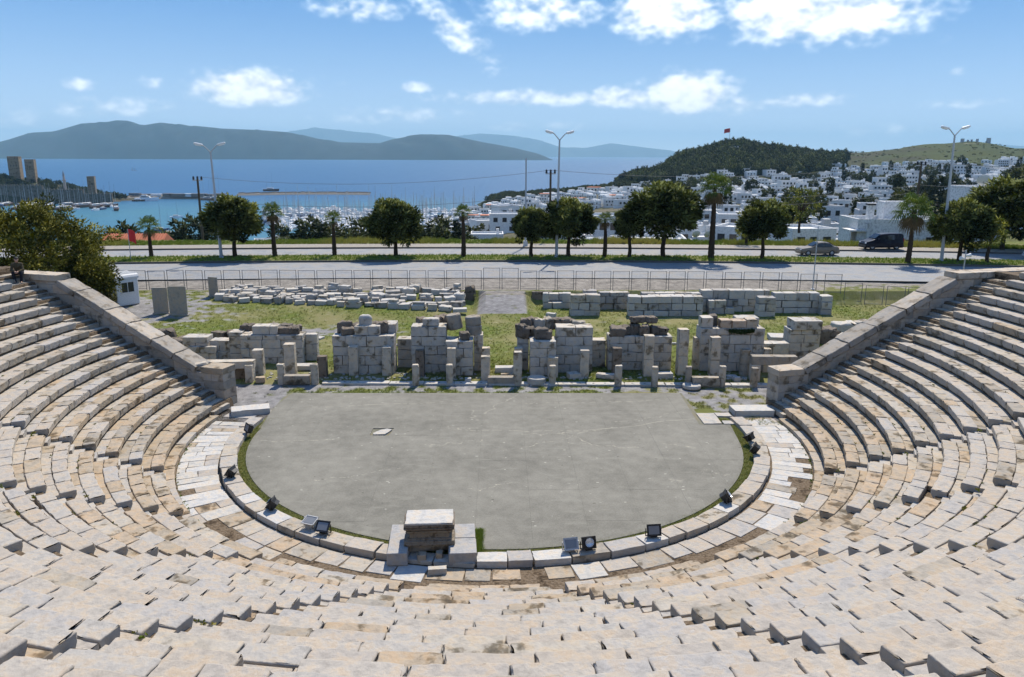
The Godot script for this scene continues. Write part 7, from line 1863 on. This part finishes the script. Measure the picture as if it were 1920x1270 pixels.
func harbour() -> void:
	var wood := plain(lin(0.10, 0.05, 0.03), 0.5); var navy := plain(lin(0.03, 0.05, 0.12), 0.4); var hullw := plain(lin(0.74, 0.75, 0.76), 0.35)
	var protos := [[boat_proto(12, hullw, 0, 0, true), "white motor yacht"], [boat_proto(12, hullw, 17, 1, true), "white sailing yacht with bare mast"], [boat_proto(15, navy, 20, 1, true), "dark blue sailing yacht with bare mast"], [boat_proto(22, wood, 27, 2, true), "two-masted wooden gulet"], [boat_proto(17, hullw, 0, 0, true), "larger white motor yacht"], [boat_proto(9, hullw, 13, 1, false), "small white sailing boat"]]
	var put := func(k: int, az: float, d: float, turn: float, s: float, phrase: String):
		var c: Node3D = protos[k][0].duplicate(); c.name = number("boat"); add_child(c)
		var p := far_xz(az, d); p.y = SEA + 0.05
		c.transform = Transform3D(Basis(Vector3.UP, turn).scaled_local(Vector3.ONE * s), p)
		tag(c, protos[k][1] + " " + phrase, "boat", "boats in the harbour")
	# marina: berths along jetties
	var ord := ["first", "second", "third", "fourth", "fifth", "sixth", "seventh", "eighth", "ninth"]
	var jm := mat(lin(0.40, 0.38, 0.34), 0.9)
	for j in 9:
		var d := 588.0 + j * 30.0
		var a0 := -16.5 + absf(j - 4.0) * 0.4 + (2.0 if j < 2 else 0.0); var a1 := minf(-1.4, -5.0 + j * 0.7)
		var pa := far_xz(a0, d); var pb := far_xz(a1, d)
		var pl := thing("jetty", "%s floating jetty of the marina counted from the town side" % ["first", "second", "third", "fourth", "fifth", "sixth", "seventh", "eighth", "ninth"][j], "jetty", Vector3((pa.x + pb.x) * 0.5, SEA, pa.z), 0.0, "jetties of the marina")
		part(pl, "deck", boxm(Vector3(pb.x - pa.x, 0.8, 2.4), Vector3(0, 0.4, 0)), jm); part(pl, "kerb", boxm(Vector3(pb.x - pa.x, 0.15, 0.2), Vector3(0, 0.87, 1.05)), M.white)
		var az := a0
		while az < a1:
			for s in [-1.0, 1.0]:
				if rng.randf() < 0.88: put.call([0, 0, 1, 1, 4, 2, 0, 5][rng.randi() % 8], az, d + s * 9.0, PI / 2 * s + rf(-0.08, 0.08), rf(1.15, 1.65), "at the %s marina jetty, %s berths, %s side" % [ord[j], ["left", "middle", "right"][clampi(int((az - a0) / (a1 - a0) * 3.0), 0, 2)], "town" if s > 0.0 else "sea"])
			az += rf(0.62, 0.84)
	# small craft packed between the jetties, too many to tell apart
	var hb := MB.new(); var hs := hull_mesh(9.0, 2.9, 1.3)
	var ha := hs.surface_get_arrays(0)
	hb.v = ha[Mesh.ARRAY_VERTEX]; hb.n = ha[Mesh.ARRAY_NORMAL]
	hb.box(Vector3(-0.6, 1.9, 0), Vector3(3.4, 1.0, 1.9)); while_white(hb, Color(0.72, 0.73, 0.74))
	hb.box(Vector3(-0.6, 2.0, 0), Vector3(2.6, 0.35, 1.95)); while_white(hb, Color(0.03, 0.04, 0.05))
	hb.tube(Vector3(0.8, 1.4, 0), Vector3(0.8, 12.5, 0), 0.12, 0.07, 4, false); while_white(hb, Color(0.4, 0.42, 0.43))
	var small := []
	for n in 520:
		var az := rf(-16.8, -0.8); var d := rf(585, 880)
		if d < 620.0 + maxf(0.0, az + 6.0) * 45.0: continue
		var p := far_xz(az, d); p.y = SEA + 0.05
		if land_h(az, d) > SEA: continue
		small.append(Transform3D(Basis(Vector3.UP, pick([PI / 2, -PI / 2, 0.2]) + rf(-0.2, 0.2)).scaled_local(Vector3.ONE * rf(0.75, 1.35)), p))
	multi("small_craft", hb.mesh(), tinted(0.5), small, [], "small white boats packed between the marina jetties")
	# before the castle
	for k in 34:
		put.call([3, 3, 1, 3, 2][k % 5], lerpf(-33.0, -25.6, k / 34.0) + rf(-0.08, 0.08), rf(855, 940), PI / 2 + rf(-0.5, 0.5), rf(0.85, 1.15), "moored below the castle, %s from the left" % nth(k + 1))
	for q in [[4, -24.0, 1045, 0.1, 1.7, "lying at the breakwater quay"], [3, -24.5, 1030, 0.2, 0.7, "beside the large yacht at the quay"], [3, -20.2, 1060, 0.1, 1.0, "at the quay behind the left street lamp"], [3, -19.6, 1050, -0.1, 1.25, "with the tallest masts behind the left street lamp"], [3, -16.1, 1330, 0.1, 1.15, "anchored outside the breakwater"], [1, -22.3, 760, 0.4, 1.0, "lying alone in the turquoise water"], [5, -21.0, 690, 1.0, 1.1, "at the near edge of the turquoise water"], [1, -20.0, 640, 1.2, 1.1, "nearest the slope trees on the left"], [2, -23.4, 620, 1.0, 1.1, "half hidden beyond the red flag"], [1, -22.9, 600, 1.4, 1.0, "beyond the orange-roofed house"]]:
		put.call(q[0], q[1], q[2], q[3], q[4], q[5])
	for k in 2:
		var p := far_xz(-24.65 + 0.15 * k, 2900)
		var o := thing("sailboat", ["white sail far out on the bay, left of a pair", "white sail far out on the bay, right of a pair"][k], "sailboat", Vector3(p.x, SEA, p.z))
		part(o, "hull", hull_mesh(11, 3, 1.2), M.white)
		var mb := MB.new(); mb.prism(PackedVector2Array([Vector2(-4, 2), Vector2(0.2, 2), Vector2(0.2, 15)]), Vector3.RIGHT, Vector3.UP, Vector3.BACK, Vector3.ZERO, 0.1); part(o, "sail", mb.mesh(), M.white)
	for p in protos: p[0].free()
	# breakwaters: rubble mounds with a quay wall
	for q in [[[-25.3, 1070], [-18.6, 1075], 7.0, "stone quay and breakwater running out from the castle"], [[-18.3, 1185], [-9.3, 1215], 5.0, "outer rubble breakwater curving round the marina"]]:
		var a := far_xz(q[0][0], q[0][1]); var b := far_xz(q[1][0], q[1][1]); var n := 40
		var o := thing("breakwater", q[3], "breakwater"); var mb := MB.new(); var wl := MB.new()
		for k in n:
			var p := a.lerp(b, float(k) / n); var r := a.lerp(b, float(k + 1) / n)
			p.z -= sin(PI * k / n) * 22.0; r.z -= sin(PI * (k + 1) / n) * 22.0
			p.y = SEA; r.y = SEA
			var hp: float = q[2] * 0.5 * (1.0 + 0.25 * fn.get_noise_1d(k * 0.7)); var hr: float = q[2] * 0.5 * (1.0 + 0.25 * fn.get_noise_1d((k + 1) * 0.7))
			mb.quad(p + Vector3(0, -1, 9), r + Vector3(0, -1, 9), r + Vector3(0, hr, 3), p + Vector3(0, hp, 3), Vector3(0, 0.8, 0.6)); mb.quad(p + Vector3(0, hp, 3), r + Vector3(0, hr, 3), r + Vector3(0, hr, -4), p + Vector3(0, hp, -4), Vector3.UP)
			wl.quad(p + Vector3(0, hp - 0.2, -3), r + Vector3(0, hr - 0.2, -3), r + Vector3(0, hr + 1.6, -3), p + Vector3(0, hp + 1.6, -3), Vector3.BACK); wl.quad(p + Vector3(0, hp + 1.6, -3), r + Vector3(0, hr + 1.6, -3), r + Vector3(0, hr + 1.6, -4.5), p + Vector3(0, hp + 1.6, -4.5), Vector3.UP)
		part(o, "mound", mb.mesh(), mat(lin(0.42, 0.36, 0.28), 0.95, T.gravel, 0.06)); part(o, "parapet", wl.mesh(), mat(lin(0.30, 0.25, 0.20), 0.95, T.stone, 0.05))
	for k in 9:
		var p := far_xz(lerpf(-24.9, -19.0, k / 9.0), 1078)
		var o := part(self, "quay_shed", boxm(Vector3(rf(10, 22), rf(3.0, 5.5), 7), Vector3(0, 5, 0)), pick([M.white, mat(lin(0.2, 0.17, 0.14), 0.9), mat(lin(0.12, 0.14, 0.17), 0.8)]), Transform3D(Basis.IDENTITY, Vector3(p.x, SEA, p.z - 12)))
		tag(o, "low shed on the breakwater quay between the castle and the left lamp", "shed", "sheds on the quay")
	castle()

func castle() -> void:
	# rocky mound
	var P := []; var w := 61; var h := 21
	var cc := []
	for j in h:
		for i in w:
			var x := lerpf(-790.0, -478.0, i / (w - 1.0)); var z := lerpf(-935.0, -1080.0, j / (h - 1.0))
			var u := clampf((x + 790.0) / 312.0, 0.0, 1.0); var v := j / (h - 1.0)
			var top := 27.0 * smoothstep(1.0, 0.45, u) + 4.0
			if u > 0.9: top *= (1.0 - u) / 0.1 * 0.8 + 0.2
			P.append(Vector3(x, SEA - 2.0 + top * pow(sin(v * PI), 0.45) + fb.get_noise_2d(x * 0.05, z * 0.05) * 3.0 * sin(v * PI), z))
			cc.append(Color(0.10, 0.09, 0.07).lerp(Color(0.05, 0.06, 0.03), clampf(0.5 + fb.get_noise_2d(x * 0.04, z * 0.04) * 2.0, 0.0, 1.0)))
	sheet(P, w, tinted(0.95, T.soil, 0.05), "castle_rock", "rocky wooded mound under the castle", cc)
	var o := thing("castle", "medieval stone castle with square towers on the harbour rock", "castle")
	var st := mat(lin(0.27, 0.215, 0.155), 0.95, T.stone, 0.05, null, 0.5, T.stain, 0.03); var sd := mat(lin(0.16, 0.145, 0.12), 0.95, T.stone, 0.05, null, 0.5, T.stain, 0.03)
	for t in [[-629.0, -1010.0, 13.0, 13.0, -20.0, 6.8, "tower"], [-604.5, -1002.0, 10.5, 10.5, -24.0, 3.2, "tower"], [-520.5, -985.0, 8.5, 8.0, -40.0, -17.5, "tower"]]:
		var mb := MB.new(); var hgt: float = t[5] - t[4]
		mb.box(Vector3(0, hgt * 0.5, 0), Vector3(t[2], hgt, t[3])); var tw := part(o, "tower", mb.mesh(), st, Transform3D(Basis(Vector3.UP, 0.25), Vector3(t[0], t[4], t[1])))
		for s in 4:
			for k in 5:
				var q := Vector3(lerpf(-0.5, 0.5, (k + 0.5) / 5.0) * t[2], hgt + 0.7, t[3] * 0.5 - 0.5).rotated(Vector3.UP, s * PI / 2)
				part(tw, "merlon", boxm(Vector3(1.7, 1.6, 1.0)), st, Transform3D(Basis(Vector3.UP, s * PI / 2), q))
		for k in 3: part(tw, "arrow_slit", boxm(Vector3(0.7, 2.2, 0.2), Vector3(-t[2] * 0.25 + k * t[2] * 0.25, hgt * 0.62, t[3] * 0.5)), M.black)
	for q in [[[-760, -948], [-640, -946], -22.0], [[-640, -946], [-560, -944], -26.0], [[-560, -944], [-512, -946], -31.0], [[-512, -946], [-482, -955], -36.0]]:
		var a := Vector3(q[0][0], 0, q[0][1]); var b := Vector3(q[1][0], 0, q[1][1]); var d := b - a
		var hh: float = q[2] - SEA + 2.0
		part(o, "curtain_wall", boxm(Vector3(d.length() + 1.0, hh, 4.0)), sd, Transform3D(Basis(Vector3.UP, -atan2(d.z, d.x)), (a + b) * 0.5 + Vector3(0, SEA - 2.0 + hh * 0.5, 0)))
		for k in int(d.length() / 4.0): part(o, "merlon", boxm(Vector3(1.8, 1.4, 1.2)), sd, Transform3D(Basis(Vector3.UP, -atan2(d.z, d.x)), a.lerp(b, (k + 0.5) * 4.0 / d.length()) + Vector3(0, q[2] + 0.7, 1.2)))
	o = thing("minaret", "slim pale minaret rising from the castle trees", "minaret", Vector3(-549.5, -34.0, -975.0))
	var mb2 := MB.new(); mb2.lathe([Vector2(1.6, 0), Vector2(1.5, 12), Vector2(2.2, 13), Vector2(2.2, 14.0), Vector2(1.3, 14.0), Vector2(1.2, 19)], Vector3.ZERO, 12); part(o, "shaft", mb2.mesh(), mat(lin(0.5, 0.38, 0.3), 0.9))
	mb2 = MB.new(); mb2.lathe([Vector2(1.4, 19), Vector2(0.0, 26)], Vector3.ZERO, 12); part(o, "spire", mb2.mesh(), mat(lin(0.3, 0.26, 0.24), 0.8))
	var spots := []; var cols := []
	var crown := tuft_crown(120, 40, 22, Vector3(6, 6, 6), 0.9, 0.8, Color(0.018, 0.028, 0.014), Color(0.055, 0.07, 0.03), 0.2)
	for n in 340:
		var u := rf(0, 0.93); var v := rf(0.16, 0.7)
		var x := lerpf(-790.0, -478.0, u)
		spots.append(Transform3D(Basis(Vector3.UP, rf(0, 6)).scaled_local(Vector3.ONE * rf(0.6, 1.35)), Vector3(x, SEA - 2.0 + (27.0 * smoothstep(1.0, 0.45, u) + 4.0) * pow(sin(v * PI), 0.45) + 2.0, lerpf(-935.0, -1080.0, v)))); cols.append(Color.WHITE * rf(0.7, 1.3))
	multi("woods", crown, leafy(), spots, cols, "dark trees growing on the castle rock")

func while_white(mb: MB, c: Color) -> void:
	while mb.c.size() < mb.v.size(): mb.c.append(c)
